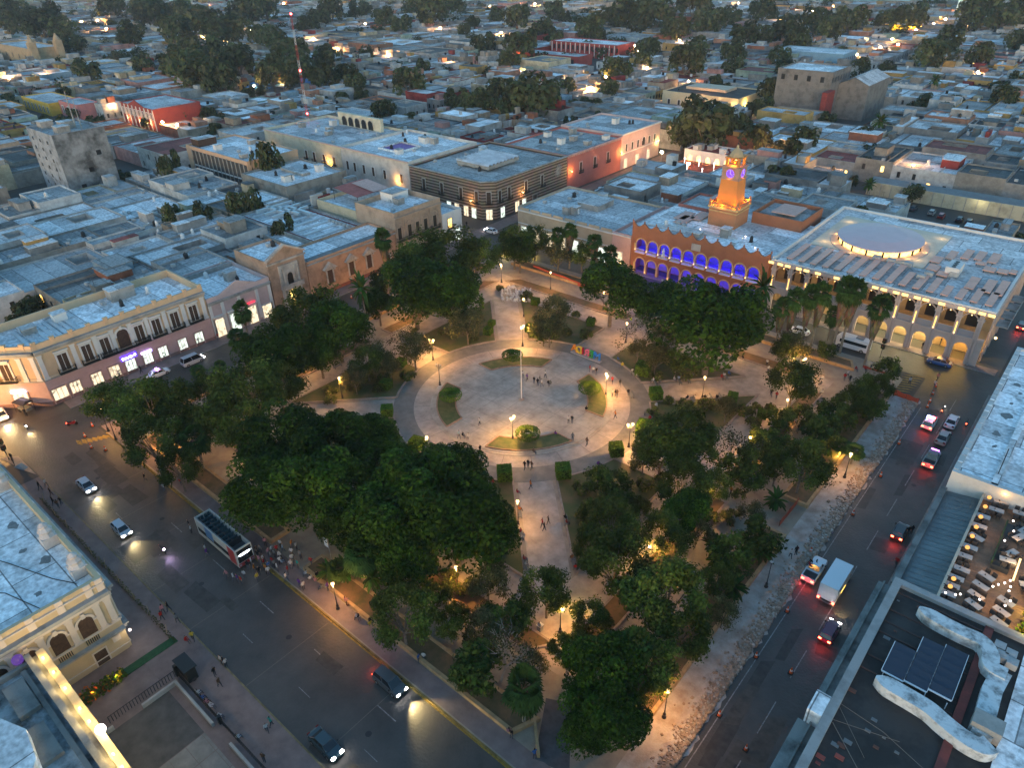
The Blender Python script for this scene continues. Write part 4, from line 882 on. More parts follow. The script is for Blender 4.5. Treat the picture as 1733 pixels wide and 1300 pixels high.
# restaurant: sloping sheet roof and deck
TEAL = mat('sheet_roof_teal', (.15,.18,.185), noise=.35, nscale=.4, rough=.6, col2=(.09,.105,.11), bump=.2, bscale=2)
t = thing('restaurant', 'restaurant with a sloping blue-grey sheet roof beside a wooden rooftop deck', 'restaurant', (78,-1,0))
k = MB(); k.box(68.4,68.9,-13.2,9.2,0,8.9,False); k.box(68.9,100,-13.2,9.2,0,8.2,False); k.build('wall', stucco('dark_stained_wall',(.2,.19,.17),.5), t)
k = MB(); k.box(68.2,68.95,-13.2,9.2,8.9,9.2); k.build('parapet', stucco('mossy_parapet',(.16,.165,.16),.7), t)
k = MB(); k.add([(68.95,-13.2,8.7),(73,-13.2,9.3),(73,9.2,9.3),(68.95,9.2,8.7)],[(0,1,2,3)])
for i in range(22): y = -12.7+i; k.add([(68.96,y,8.75),(72.98,y,9.35),(72.98,y+.12,9.35),(68.96,y+.12,8.75)],[(0,1,2,3)])
k.build('sheet_roof', TEAL, t)
k = MB(); k.box(72.9,73.2,-14,12,9.2,10.4); k.build('deck_wall', stucco('deck_wall_cream',(.42,.38,.3),.3), t)
DECK = mat('deck_boards', (.21,.125,.075), noise=.3, nscale=1.0, rough=.6)
k = MB()
for i in range(56): k.box(73.2,100,-14.6+i*.46,-14.6+i*.46+.43,9.3,9.45)
k.build('deck', DECK, t)
k = MB(); k.box(76.6,78.4,-3.9,5.2,9.45,10.15); k.build('platform', mat('platform_dark',(.05,.05,.05),noise=.3), t)
k = MB(); k.box(76.45,76.6,-3.9,5.2,10.15,10.6); k.build('hedge_box', mat('hedge_green',(.04,.06,.015),noise=.5,nscale=6), t)
k = MB(); k.box(78.9,79.1,-6.3,-2.0,10.9,11.02); k.build('light_bar', glow('light_bar_warm',(1,.6,.25),.9), t)
lamp_light('light_bar_glow',(78.9-78,-4+1,11.6),(1,.66,.32),90,t,.3)
for x,y,e in ((75,-6,22),(75,2,26),(75.2,9,26),(77.4,-10.5,60),(80.3,-12,50),(78,1,30),(81,-8,50)): lamp_light('deck_glow',(x-78,y+1,11.4),(1,.52,.16),e*.7,t,.25)
TT = mat('table_white', (.36,.34,.32)); SEAT = mat('chair_dark', (.04,.035,.035)); AMB = glow('globe_amber', (1,.42,.1), .5); 
k = MB(); q = random.Random(8)
for i in range(700):
    y = q.uniform(-14,-2); x = 81.6+(y+14)*.02+q.gauss(0,.35); z = 9.6+abs(q.gauss(0,.45)); a = q.uniform(0,6.3); s_ = q.uniform(.15,.35); k.c = (.1*q.uniform(.5,1.5),.12*q.uniform(.5,1.5),.015,1)
    k.add([(x+s_*math.cos(a),y+s_*math.sin(a),z),(x-s_*.4*math.sin(a),y+s_*.4*math.cos(a),z+.15),(x-s_*math.cos(a),y-s_*math.sin(a),z+.05),(x+s_*.4*math.sin(a),y-s_*.4*math.cos(a),z-.1)],[(0,1,2,3)])
k.build('planter_greenery', attr_mat('deck_leaf',noise=.2,nscale=2), t); lamp_light('planter_glow',(3.4,-8,10.6),(1,.75,.1),60,t,.1); lamp_light('planter_glow',(3.4,-12,10.6),(1,.75,.1),60,t,.1)
tb = thing('dining_table', 'white-topped table with dark chairs', 'table', (74.5,7,9.45), 'dining tables on the rooftop deck')
k = MB(); k.box(-.85,.85,-.42,.42,.7,.76); k.build('table_top', TT, tb, world=False)
k = MB(); k.box(-.08,.08,-.08,.08,0,.7); k.box(-.4,.4,-.25,.25,0,.05); k.build('leg', IRON, tb, world=False)
k = MB(); k.box(-.25,-.15,-.06,.06,.76,.9); k.build('menu_stand', SEAT, tb, world=False)
chp = thing('dining_chair', 'dark chair', 'chair', (74.5,7.9,9.45), 'dark chairs on the rooftop deck')
k = MB(); k.box(-.27,.27,-.27,.27,.4,.5); k.build('seat', SEAT, chp, world=False)
k = MB(); k.box(-.27,.27,.2,.3,.5,1.0); k.build('backrest', SEAT, chp, world=False)
for sx in (-1,1):
    for sy in (-1,1): k = MB(); k.box(sx*.19-.02,sx*.19+.02,sy*.19-.02,sy*.19+.02,0,.4); k.build('leg', SEAT, chp, world=False)
spots = [(75.1,9.2,.35),(74.2,13.4-1.6,-.25),(73.9,11.2-.6,.2),(75.0,7.0,.1),(73.9,4.6,.05),(74.0,2.3,.1),(74.2,-.1,-.3),(73.95,-2.5,.05),(73.8,-4.5,.1),(74.1,-7.1,.05),(73.9,-9,.05),(73.8,-10.5,.05),(73.8,-12.1,.05),(76.6,-6.5,-.35),(76.4,-8.5,-.3),(76.3,-10.4,-.35),(76.4,-12.0,-.4),(79.1,-9.3,-.35),(79.0,-11.2,-.4),(79.1,-13,-.4),(78.0,-1.4,1.1),(77.9,-3.0,.2),(78.2,2.2,1.1),(78.5,5,1.2),(77.5,8.2,.1),(79.5,7,.4),(80,3,.3),(80.5,-5,.4)]
first = True; CH_ = 0
ORDW = ['first','second','third','fourth','fifth','sixth','seventh','eighth','ninth','tenth','eleventh','twelfth','thirteenth','fourteenth','fifteenth','sixteenth','seventeenth','eighteenth','nineteenth','twentieth']
def ordn(i):
    if i < 20: return ORDW[i]
    return f'{i+1}'+('st' if (i+1)%10==1 and (i+1)%100!=11 else 'nd' if (i+1)%10==2 and (i+1)%100!=12 else 'rd' if (i+1)%10==3 and (i+1)%100!=13 else 'th')
for i,(x,y,a) in enumerate(spots):
    z = 9.45+(.7 if 76.5 < x < 78.4 and -3.9 < y < 5.2 else 0)
    row = 'along the deck wall' if x < 75.3 and i < 13 else ('in the middle of the deck' if x < 77.2 else 'on the far side of the deck')
    lab = f'white-topped table {row} of the rooftop restaurant, {ordn([q[0] for q in sorted(enumerate(spots),key=lambda s:-s[1][1])].index(i))} from the top'
    if i == 0: o = tb; o.location = (x,y,z); o.rotation_euler.z = a; o['label'] = lab
    else: o = dup(tb,(x,y,z),a,label=lab)
    for s_, dx in ((-1,-.4),(-1,.4),(1,-.4),(1,.4)):
        c, sn = math.cos(a), math.sin(a); px_, py_ = dx, s_*.72
        loc = (x+px_*c-py_*sn, y+px_*sn+py_*c, z); rz = a+(0 if s_ > 0 else math.pi)
        cl = 'dark chair pushed up to a white-topped table on the rooftop deck'
        if first: chp.location = loc; chp.rotation_euler.z = rz; chp['label'] = cl; first = False
        else: dup(chp,loc,rz,label=cl)
gl = [(73.75,y) for y in (8.4,6.1,3.6,1.2,-.9,-3.4,-9.9,-11.4)]
lp = None
for i,(x,y) in enumerate(gl):
    lab = f'glowing amber globe on the restaurant deck wall, {ordn(i)} from the top'
    if lp is None:
        lp = thing('globe_lamp', lab, 'lamp', (x,y,10.45), 'amber globes along the deck wall'); k = MB(); k.ball((0,0,.2),.26); k.build('globe', AMB, lp, world=False); k = MB(); k.box(-.1,.1,-.1,.1,-.05,.0); k.build('socket', IRON, lp, world=False)
    else: dup(lp,(x,y,10.45),0,label=lab)
sl_ = None
for i,(x,y) in enumerate([(77.4,-9.9),(77.8,-9.2),(78.3,-8.5),(78.7,-7.7),(78.9,-8.7),(78.9,-9.5),(74.9,-13.4),(74.5,-13.8),(73.6,-14.2),(76.7,-12.9),(79.3,-11.0),(79.0,-12.1),(81.3,-10),(76.9,-1.0),(77.4,1.5),(77,3.5),(81.2,-4)]):
    lab = f'small bare bulb hanging over the restaurant deck, {ordn(i)} along the string'
    if sl_ is None:
        sl_ = thing('string_bulb', lab, 'bulb', (x,y,11.9), 'bulbs strung over the deck'); k = MB(); k.ball((0,0,0),.11,1,7,5); k.build('bulb', BULBW, sl_, world=False); k = MB(); k.tube((0,0,.15),(0,0,.5),.03); k.build('socket', IRON, sl_, world=False)
    else: dup(sl_,(x,y,11.9),0,label=lab)
# dark-roofed building with ducts and solar panels
t = thing('dark_roof_building', 'dark-roofed building with pale curved ducts and solar panels in the near right corner', 'building', (76,-40,0))
shell(t,68.5,100,-75,-13.6,10,stucco('grey_wall',(.3,.29,.28),.4),RF_DARK,.5,.9,name='wall')
k = MB(); k.box(67.0,68.5,-34,-13.4,8.4,8.6); k.box(66.6,68.4,-75,-36.8,8.4,8.6); k.box(67.7,67.9,-75,-36.8,8.6,9.1); k.box(67.5,67.7,-34,-13.4,8.6,9.0)
k.build('ledge', stucco('mossy_ledge',(.2,.21,.2),.75), t)
k = MB(); k.box(67.1,68.48,-36.7,-34.0,8.0,10.5); k.build('parapet_block', PALEBL, t)
BD = mat('duct_pale', (.55,.58,.59), rough=.7, nscale=.9, col2=(.17,.18,.18), thr=(.46,.66), bump=.4, bscale=4)
def duct(pts, w, z0, z1, name='duct'):
    k = MB(); pts = [Vector(p) for p in pts]; L_, R_ = [], []
    for i, p in enumerate(pts):
        d = ((pts[min(i+1,len(pts)-1)]-pts[max(i-1,0)])).normalized(); n = Vector((-d.y,d.x)); ww = w[i] if isinstance(w,list) else w
        L_.append(p+n*ww/2); R_.append(p-n*ww/2)
    k.prism([tuple(p) for p in L_]+[tuple(p) for p in R_[::-1]], z0, z1, True); return k.build(name, BD, t)
def curve(pts, n=5):
    o = []; P_ = [Vector(p) for p in pts]
    for i in range(len(P_)-1):
        p0, p1, p2, p3 = P_[max(0,i-1)], P_[i], P_[i+1], P_[min(len(P_)-1,i+2)]
        for j in range(n):
            s_ = j/n; o.append(.5*((2*p1)+(p2-p0)*s_+(2*p0-5*p1+4*p2-p3)*s_*s_+(3*p1-p0-3*p2+p3)*s_**3))
    o.append(P_[-1]); return o
q1 = curve([(71.9,-17.5),(74.5,-17.9),(76.5,-18.0),(78.2,-18.0),(79.2,-19.2),(79.6,-20.8),(81,-21)])
duct(q1,[.3+min(1.3,.55*i) for i in range(len(q1))],10.1,11.3)
q2 = curve([(71.1,-29.5),(73.5,-29.6),(76,-29.8),(77.6,-30.4),(79.3,-30.9),(80.8,-30.9),(81.4,-30.2)])
duct(q2,[.3+min(1.4,.55*i) for i in range(len(q2))],10.1,11.3)
duct([(80.6,-20.6),(80.3,-23.5),(80.4,-27),(80.6,-29.4)],1.7,10.2,11.1)
k = MB(); k.box(79.5,82,-29.2,-27.4,10.2,11.8); k.build('duct_box', mat('duct_beige',(.28,.27,.25),noise=.2), t)
k = MB(); k.box(78.1,78.9,-60,-14.2,10.0,10.25); k.build('red_beam', RF_RED, t)
k = MB()
for y in (-15.5,-18.6,-20.6,-22.4,-26.2,-28.2): k.box(69.5,78,y,y+.16,10.0,10.1)
k.build('roof_seam', mat('roof_seam_rust',(.07,.04,.035)), t)
PVC = mat('solar_cell', (.025,.032,.05), rough=.3, spec=.6); PVF = mat('solar_frame', (.62,.63,.65), rough=.5, metal=.0)
for c, (x0, y0, n) in enumerate(((71.3,-28.2,4),(73.4,-28.0,6),(75.5,-27.5,6))):
    for j in range(n):
        a = y0+j*1.12; k = MB(); k.add([(x0,a,11.0),(x0+2.05,a,11.0),(x0+2.05,a+1.06,11.2),(x0,a+1.06,11.2)],[(0,1,2,3)]); o = k.build('solar_panel', PVC, t)
        k = MB(); k.box(x0-.06,x0,a,a+1.06,10.97,11.2); k.box(x0,x0+2.05,a-.1,a+.04,10.97,11.09); k.box(x0+2.05,x0+2.1,a,a+1.06,10.97,11.2); k.build('frame', PVF, o)
for x,y in ((71.5,-28),(71.5,-24.2),(75.4,-28),(75.4,-21.6),(77.3,-28),(77.3,-21.6)): k = MB(); k.box(x-.04,x+.04,y-.04,y+.04,10,11); k.build('support', PVF, t)
k = MB(); k.path([(69.2,-33.8,10.1),(73.5,-34.5,10.4),(78,-36,10.3)],.025); k.path([(69.2,-34,10.1),(73,-38,10.1)],.025); k.path([(69.4,-36,10.1),(75,-34.4,10.2)],.025); k.path([(69.5,-36.3,10.1),(73.5,-40,10.1)],.04); k.build('cable', mat('cable_rust',(.16,.13,.11)), t)
q = random.Random(5)
for i in range(26):
    x, y = q.uniform(69.5,77.8), q.uniform(-46,-15); s_ = q.uniform(.12,.4)
    if (71<x<78 and -29<y<-20): continue
    k = MB(); k.box(x-s_,x+s_,y-s_*.6,y+s_*.6,10.0,10.08); k.build('roof_debris', q.choice([RF_RED,mat('debris_grey',(.14,.14,.14)),mat('debris_rust',(.12,.05,.035))]), t)
for x,y in ((79.8,-17),(80.9,-17.4),(80.2,-18.2),(81.2,-18.5)): 
    acunit(t,x,y,10,1.0,1.0,.9)
k = MB(); k.box(82,100,-60,-14,10.02,10.1); k.build('pale_roof', PALEBL, t)
# ------------------------------------------------------------------ governor's palace and church in the near left corner
YP = -73.9
PCRM = stucco('palace_cream', (.45,.35,.22), .12); PTRIM = stucco('palace_trim', (.55,.47,.4), .12)
t = thing('palace', 'cream palace with arched shuttered windows, white pilasters and a pale blue-grey roof in the left foreground', 'palace', (-30,-85,0))
shell(t,-62,-2.3,-105,YP,11.0,PCRM,patch_roof('palace_roof',False,(.68,.71,.72)),1.3,.5)
FP = FXat(-2.3); FY = Matrix(((-1,0,0,0),(0,1,0,YP),(0,0,1,0),(0,0,0,1)))
def pal(M, L0, L1, wins, pil, door):
    k = MB(); k.M = M; k.box(L0,L1,0,.75,10.1,10.45); k.box(L0,L1,0,.45,9.7,10.1); k.build('cornice', CORN, t)
    k = MB(); k.M = M; k.box(L0,L1,0,.25,9.2,9.7); k.box(L0,L1,0,.25,11.5,11.65); k.box(L0,L1,0,.2,5.0,5.2); k.box(L0,L1,0,.12,.9,1.0); k.build('moulding', PTRIM, t)
    k = MB(); k.M = M; k.box(L0,L1,0,.7,3.7,3.95); k.box(L0,L1,0,.4,3.4,3.7); k.build('ledge', CORN, t)
    for x in pil: k = MB(); k.M = M; k.box(x-.35,x+.35,0,.22,5.2,9.2); k.box(x-.45,x+.45,0,.3,8.9,9.2); k.box(x-.45,x+.45,0,.3,5.2,5.5); k.box(x-.4,x+.4,0,.12,10.5,12.3); k.build('pilaster', PTRIM, t)
    for x in wins:
        archwin(t,M,x,5.3,.85,7.5,BROWNW,PTRIM,.3,.2)
        k = MB(); k.M = M
        for j in range(7): k.box(x-.8+.23*j,x-.7+.23*j,.0,.12,4.1,4.8)
        k.build('baluster', DARKW, t)
    for x in door: rectwin(t,M,x,.15,1.4,2.2,BROWNW,PTRIM,.18,.1,name='door')
pal(FP,-104,YP,[-77.3,-80.4,-83.4,-86.5],[-74.4,-75.7,-78.8,-81.9,-85],[-77.3])
pal(FY,2.3,62,[6+5*i for i in range(11)],[3+5*i for i in range(12)],[])
k = MB(); k.M = FP; k.box(-75.6,-74.7,0,.35,2.4,3.3); k.build('carved_shield', PTRIM, t)
for x,y in ((-14.7,-75.2),(-6.4,-75.0),(-31.5,-75.0),(-40,-75)):
    k = MB(); k.box(x-.9,x+.9,y-.9,y+.9,11.0,12.4); k.lathe([(1.0,0),(.7,.4),(.9,.9),(.5,1.3),(.6,1.6),(.15,2.0)],x,y,12.4,8); k.build('roof_urn', stucco('weathered_urn',(.5,.45,.42),.4), t)
k = MB(); k.path([(-25,-84,11.05),(-15,-80,11.05),(-8,-77.5,11.05),(-5,-76,11.05)],.05); k.path([(-18,-88,11.05),(-10,-82,11.05),(-3.4,-80,11.05)],.05); k.build('cable', IRON, t)
for x,y,r in ((-12,-76.8,.9),(-16,-78,.6),(-7,-79.5,.6),(-22,-77,.8),(-10,-84,.7)): k = MB(); q = random.Random(x); k.flat([(x+r*q.uniform(.5,1.4)*math.cos(a*.7),y+r*q.uniform(.4,1)*math.sin(a*.7)) for a in range(9)],11.006); k.build('stain', mat('roof_stain',(.16,.17,.17),noise=.3,nscale=2), t)
k = MB(); k.ball((-1.6,-73.6,3.2),.16); k.build('corner_lamp', BULBW, t); lamp_light('corner_glow',(-1.4+30,-73.4+85,3.0),(1,.8,.5),30,t,.15)
t = thing('church', 'dark weathered church roof with a brightly lit ledge in the bottom left corner', 'church', (30,-95,0))
CHW = stucco('church_stone', (.2,.2,.185), .6)
shell(t,.2,75,-125,-82.9,8.7,CHW,roofm('church_roof',(.3,.34,.35),(.05,.06,.06),(.35,.6),.5),.6,.5)
LEDG = stucco('church_ledge',(.45,.36,.22),.3)
k = MB(); k.box(.0,75,-82.9,-82.1,9.3,9.6); k.build('lit_ledge', LEDG, t)
k = MB(); k.box(.0,75,-84.0,-83.4,9.3,10.0); k.build('ledge_back', CHW, t)
for i,x in enumerate((1.6,4.4,7.4,11,13.2,18.5,20.4,24)):
    k = MB(); k.box(x-.12,x+.12,-82.7,-82.5,9.6,9.8); k.build('floodlight', BULB, t); lamp_light('floodlight_glow',(x-30,-82.9+95,10.3),(1,.66,.22),60,t,.08)
k = MB(); k.ball((15.4,-82.3,10.2),.5); k.build('floodlight', BULBW, t); lamp_light('floodlight_glow',(15.6-30,-81.3+95,10.6),(1,.72,.3),420,t,.4)
lamp_light('floodlight_glow',(5-30,-81+95,8.8),(1,.7,.3),120,t,.3)
k = MB(); k.ball((-.4,-84.5,9.6),.6); k.build('violet_lantern', glow('violet_lantern',(.3,.1,.8),.1), t)
k = MB(); k.box(2,7,-87,-85,8.7,9.3); k.box(9,14,-87.5,-85.5,8.7,9.2); k.box(1,24,-84.9,-84.4,8.7,9.1); k.build('roof_kerb', CHW, t)
k = MB(); k.prism([(6,-98),(6,-88.5),(10,-87),(14,-87.5),(16,-89),(16,-98)],8.7,10.5); k.build('vault_roof', RF_WHITE, t)
# church forecourt
ATR = mat('forecourt_paving', (.085,.077,.07), noise=.35, nscale=.5)
k = MB(); k.flat([(-2.2,-82.5),(60,-82.5),(60,-73.3),(-2.2,-73.3)],.10); S(k,'forecourt',SIDEWR)
k = MB(); k.flat([(7.6,-82.4),(15.7,-82.4),(15.7,-73.1),(7.6,-73.1)],.115); S(k,'forecourt',ATR)
k = MB()
for i in range(8):
    for j in range(5): k.flat([(15.8+2.9*i,-82.3+1.95*j),(18.6+2.9*i,-82.3+1.95*j),(18.6+2.9*i,-80.4+1.95*j),(15.8+2.9*i,-80.4+1.95*j)],.125)
S(k,'forecourt',mat('pale_slab',(.2,.185,.165),noise=.25,nscale=.8))
fn = thing('forecourt_railing', 'low pale wall with dark railing round the dark church forecourt', 'railing', (10,-74,0))
for b_ in ((7.3,7.6,-77.2,-73.0,.1,.75),(7.6,15.9,-73.3,-73.0,.1,.75),(19.5,45,-73.3,-73.0,.1,.75),(7.3,7.6,-82.4,-80.5,.1,.7)): k = MB(); k.box(*b_); k.build('low_wall', stucco('forecourt_wall',(.36,.34,.31),.3), fn)
k = MB()
for (x0,y0,x1,y1) in ((6.4,-80.5,6.4,-72.4),(6.4,-72.4,16,-72.4),(16,-72.4,44,-72.2)):
    n = int(max(abs(x1-x0),abs(y1-y0))/.35)
    for i in range(n+1): x, y = x0+(x1-x0)*i/n, y0+(y1-y0)*i/n; k.box(x-.03,x+.03,y-.03,y+.03,.1,1.25)
    k.tube((x0,y0,1.2),(x1,y1,1.2),.04)
k.build('railing', IRON, fn)
k = MB(); k.box(6.2,6.6,-72.6,-72.2,.1,1.9); k.box(15.9,16.3,-72.6,-72.2,.1,1.4); k.build('gate_post', IRON, fn)
bth = thing('kiosk', 'dark closed kiosk on the palace sidewalk beside the forecourt railing', 'kiosk', (7.4,-71.5,.1), rz=0)
k = MB(); k.box(-1.3,1.2,-.6,.6,0,2.1); k.build('body', mat('kiosk_dark',(.02,.022,.02),rough=.5), bth, world=False); k = MB(); k.box(-1.5,1.4,-.8,.8,2.1,2.25); k.build('roof', IRON, bth, world=False)
k = MB(); k.lathe([(.3,0),(.32,.12),(.15,.12)],1.3,.0,.3,10); k.build('wheel', SEAT, bth, world=False)
t = thing('flower_bed', 'planted strip with bright green mat and orange lit shrubs below the palace side wall', 'flower bed', (1,-76,.1))
k = MB(); k.box(.5,1.7,-76.5,-69.9,.1,.2); k.build('green_mat', mat('green_mat',(.01,.06,.022),noise=.3,nscale=2), t)
q = random.Random(3); k = MB()
for i in range(900):
    y = q.uniform(-82,-76.4); x = 1.2+q.gauss(0,.5); z = .15+abs(q.gauss(0,.35)); a = q.uniform(0,6.3); s_ = q.uniform(.12,.3)
    k.c = (.05*q.uniform(.5,1.6),.075*q.uniform(.5,1.6),.015,1) if q.random()<.85 else ((.5,.3,.02,1) if y > -78.5 else (.5,.12,.02,1))
    k.add([(x+s_*math.cos(a),y+s_*math.sin(a),z),(x-s_*.4*math.sin(a),y+s_*.4*math.cos(a),z+.15),(x-s_*math.cos(a),y-s_*math.sin(a),z+.05),(x+s_*.4*math.sin(a),y-s_*.4*math.cos(a),z-.1)],[(0,1,2,3)])
LEAFV = attr_mat('leaf_small', noise=.2, nscale=2); k.build('shrub', LEAFV, t)
for y, c in ((-77.4,(1,.75,.1)),(-80.2,(1,.35,.05))): lamp_light('bed_light',(.4,y+76,.7),c,26,t,.1)
t = thing('picket_fence', 'low green fence of plants and canes along the palace sidewalk', 'fence', (-20,-70.2,.1))
k = MB()
for i in range(44):
    x = -41+i*.98; k.c = (.06,.065,.02,1)
    for j in range(14): xx = x+q.uniform(-.5,.5); yy = -70.2+q.uniform(-.25,.25); z = q.uniform(.1,.7); s_ = .16; k.add([(xx-s_,yy,z),(xx,yy-s_*.6,z+.1),(xx+s_,yy,z+.05),(xx,yy+s_*.6,z-.05)],[(0,1,2,3)])
k.build('plants', LEAFV, t)
k = MB()
for i in range(10): x = -40+4.4*i; k.tube((x,-70.3,.1),(x+q.uniform(-.4,.4),-70.2+q.uniform(-.3,.3),1.9),.035)
k.build('cane', mat('cane',(.3,.22,.12)), t)
mu = MB(); mu.flat([(-59,-70.4),(-52.3,-69.3),(-49,-68.25),(-57,-68.25)],.134); S(mu,'painted_pavement',mat('mural_ochre',(.32,.24,.17),noise=.3))
mu = MB(); mu.flat([(-54.2,-70),(-51.8,-69.2),(-52.2,-68.3),(-54.5,-68.6)],.139); S(mu,'painted_pavement',mat('mural_blue',(.06,.15,.22),noise=.3))
# ------------------------------------------------------------------ the low city all round
cr = random.Random(42)
HW = attr_mat('house_wall', noise=.35, nscale=.3); HR = patch_roof('house_roof')
WALLC = [('white',(.52,.52,.5)),('white',(.5,.5,.49)),('pale grey',(.36,.36,.35)),('grey',(.25,.25,.245)),('raw concrete',(.28,.265,.24)),('cream',(.5,.43,.3)),('beige',(.38,.31,.24)),('ochre',(.42,.27,.1)),('pink',(.42,.24,.22)),('salmon',(.42,.22,.15)),('terracotta',(.33,.13,.08)),('pale blue',(.26,.36,.42)),('red',(.28,.055,.05)),('pale green',(.33,.4,.32))]
WALLC = [(n,tuple(v*.8 for v in c)) for n,c in WALLC]
WALLW = [8,6,8,9,10,5,6,3,2.5,2.5,2,2,1.6,1.5]
ROOFC = [('pale',(.52,.535,.54)),('whitish',(.68,.695,.7)),('grey',(.36,.37,.37)),('stained',(.24,.24,.235)),('dark',(.09,.09,.09)),('red',(.24,.055,.045))]
ROOFW = [8,5,7,6,3.4,1.4]
lots = []; yards = []
def bsp(x0,y0,x1,y1,mn,mx,yardp):
    w_, h_ = x1-x0, y1-y0
    if (w_ > mx or h_ > mx or cr.random() < .35) and max(w_,h_) > mn*2:
        f = cr.uniform(.35,.65)
        if (w_ > h_) == (cr.random() < .9): bsp(x0,y0,x0+w_*f,y1,mn,mx,yardp); bsp(x0+w_*f,y0,x1,y1,mn,mx,yardp)
        else: bsp(x0,y0,x1,y0+h_*f,mn,mx,yardp); bsp(x0,y0+h_*f,x1,y1,mn,mx,yardp)
        return
    c = ((x0+x1)/2,(y0+y1)/2,3.0); p = pix(c)
    if not (-60 < p[0] < PW+60 and -40 < p[1] < PH+60): return
    (yards if cr.random() < yardp else lots).append((x0,y0,x1,y1))
RES = []                                             # ground taken by buildings made above or below
def near(x0,y0,x1,y1,mn=7,mx=19,yp=.06): bsp(x0,y0,x1,y1,mn,mx,yp)
# blocks touching the square
near(-190,-58,-84.6,12,9,24,.06); near(-190,13.9,-118.5,56,9,24,.12); near(-118,31.5,-106.5,56); near(-106,52.5,-84,56)
near(-57,92.5,-17.5,170); near(-17,100.5,17,170,yp=.15); near(17.2,112,62,128,yp=.3); near(17.2,128,64,170,yp=.25)
near(-191,104.5,-100.5,171); near(-100,110.5+.5,-100.2,171)
near(70,66,140,172); near(105,-40,160,53)
near(-192,-180,-68,-73,yp=.05)
XL = [-1830,-1705,-1580,-1455,-1330,-1205,-1080,-955,-830,-705,-580,-452,-327,-200,-63,62,180,300]; YL = [-180,-62,63,176,292,408,524,640,760,880,1000,1120,1240,1360]
for i in range(len(XL)-1):
    for j in range(len(YL)-1):
        xa, xb, ya, yb = XL[i]+4.5, XL[i+1]-4.5, YL[j]+4.5, YL[j+1]-4.5
        if (-201 < XL[i] < 180 and YL[j] < 150): continue
        d_ = depth(((xa+xb)/2,(ya+yb)/2,0))
        if d_ < 20: continue
        far = d_ > 520
        bsp(xa,ya,xb,yb,8 if not far else 12,24 if not far else 36,.11 if not far else .13)
SPECIAL = [(-219,-12,-196,30),(-190,14,-120,70)]
CUT = [(-230,-14,-190,34),(-192,36,-148,60),(-147,32,-120,57),(-80,255,-25,300),(-640,120,-560,150),(-285,330,-225,430),(-58,146,-36,178),(-122,252,-78,288),(8,146,60,172),(-320,69,-282,97),(-342,148,-300,192),(-142,618,-98,642),(-406,53,-342,72),(61,184,109,209),(-129,406,-83,433)]
def blocked(l): return any(l[0] < c[2] and l[2] > c[0] and l[1] < c[3] and l[3] > c[1] for c in CUT)
lots = [l for l in lots if not blocked(l)]
info = []
for l in lots:
    x0,y0,x1,y1 = l; d_ = depth(((x0+x1)/2,(y0+y1)/2,5))
    nearb = d_ < 330
    H = cr.choice([4.2,4.6,5,5.4,6,7.5]) if not nearb else cr.choice([4.8,5.5,6,6.5,7.5,8.5])
    if -200 < x0 and y1 < 60 and x1 < -80: H = cr.choice([6.5,7.2,7.8,8.4,9.2])
    plain = -200 < x0 < -60 and y1 < 60 or (-60 < x0 < 70 and 90 < y0 < 180)
    if 70 <= x0: H = cr.choice([4,4.6,5.2])
    info.append((((x1-x0)*(y1-y0))/d_**2, l, H, cr.choices(WALLC[:7],[8,5,7,8,8,2,3])[0] if plain else cr.choices(WALLC,WALLW)[0], cr.choices(ROOFC,[7,8,5,5,2.2,.6] if plain else ROOFW)[0], d_))
info.sort(key=lambda a: -a[0])
NH = 285
jit = lambda c, r_: tuple(max(0,v*r_) for v in c)+(1,)
def roomset(q, l, H):
    x0,y0,x1,y1 = l; o = []
    for _ in range(q.choice([0,1,1,2])):
        w_, h_ = (x1-x0)*q.uniform(.25,.5), (y1-y0)*q.uniform(.25,.5); a, b = q.uniform(x0+.3,x1-w_-.3), q.uniform(y0+.3,y1-h_-.3); o.append((a,b,a+w_,b+h_,H+q.uniform(1.2,3.0)))
    return o
def patio(q, l):
    x0,y0,x1,y1 = l
    if (x1-x0) < 9 or (y1-y0) < 9 or q.random() > .45: return None
    w_, h_ = (x1-x0)*q.uniform(.22,.4), (y1-y0)*q.uniform(.22,.4); a, b = q.uniform(x0+2,x1-w_-2), q.uniform(y0+2,y1-h_-2); return (a,b,a+w_,b+h_)
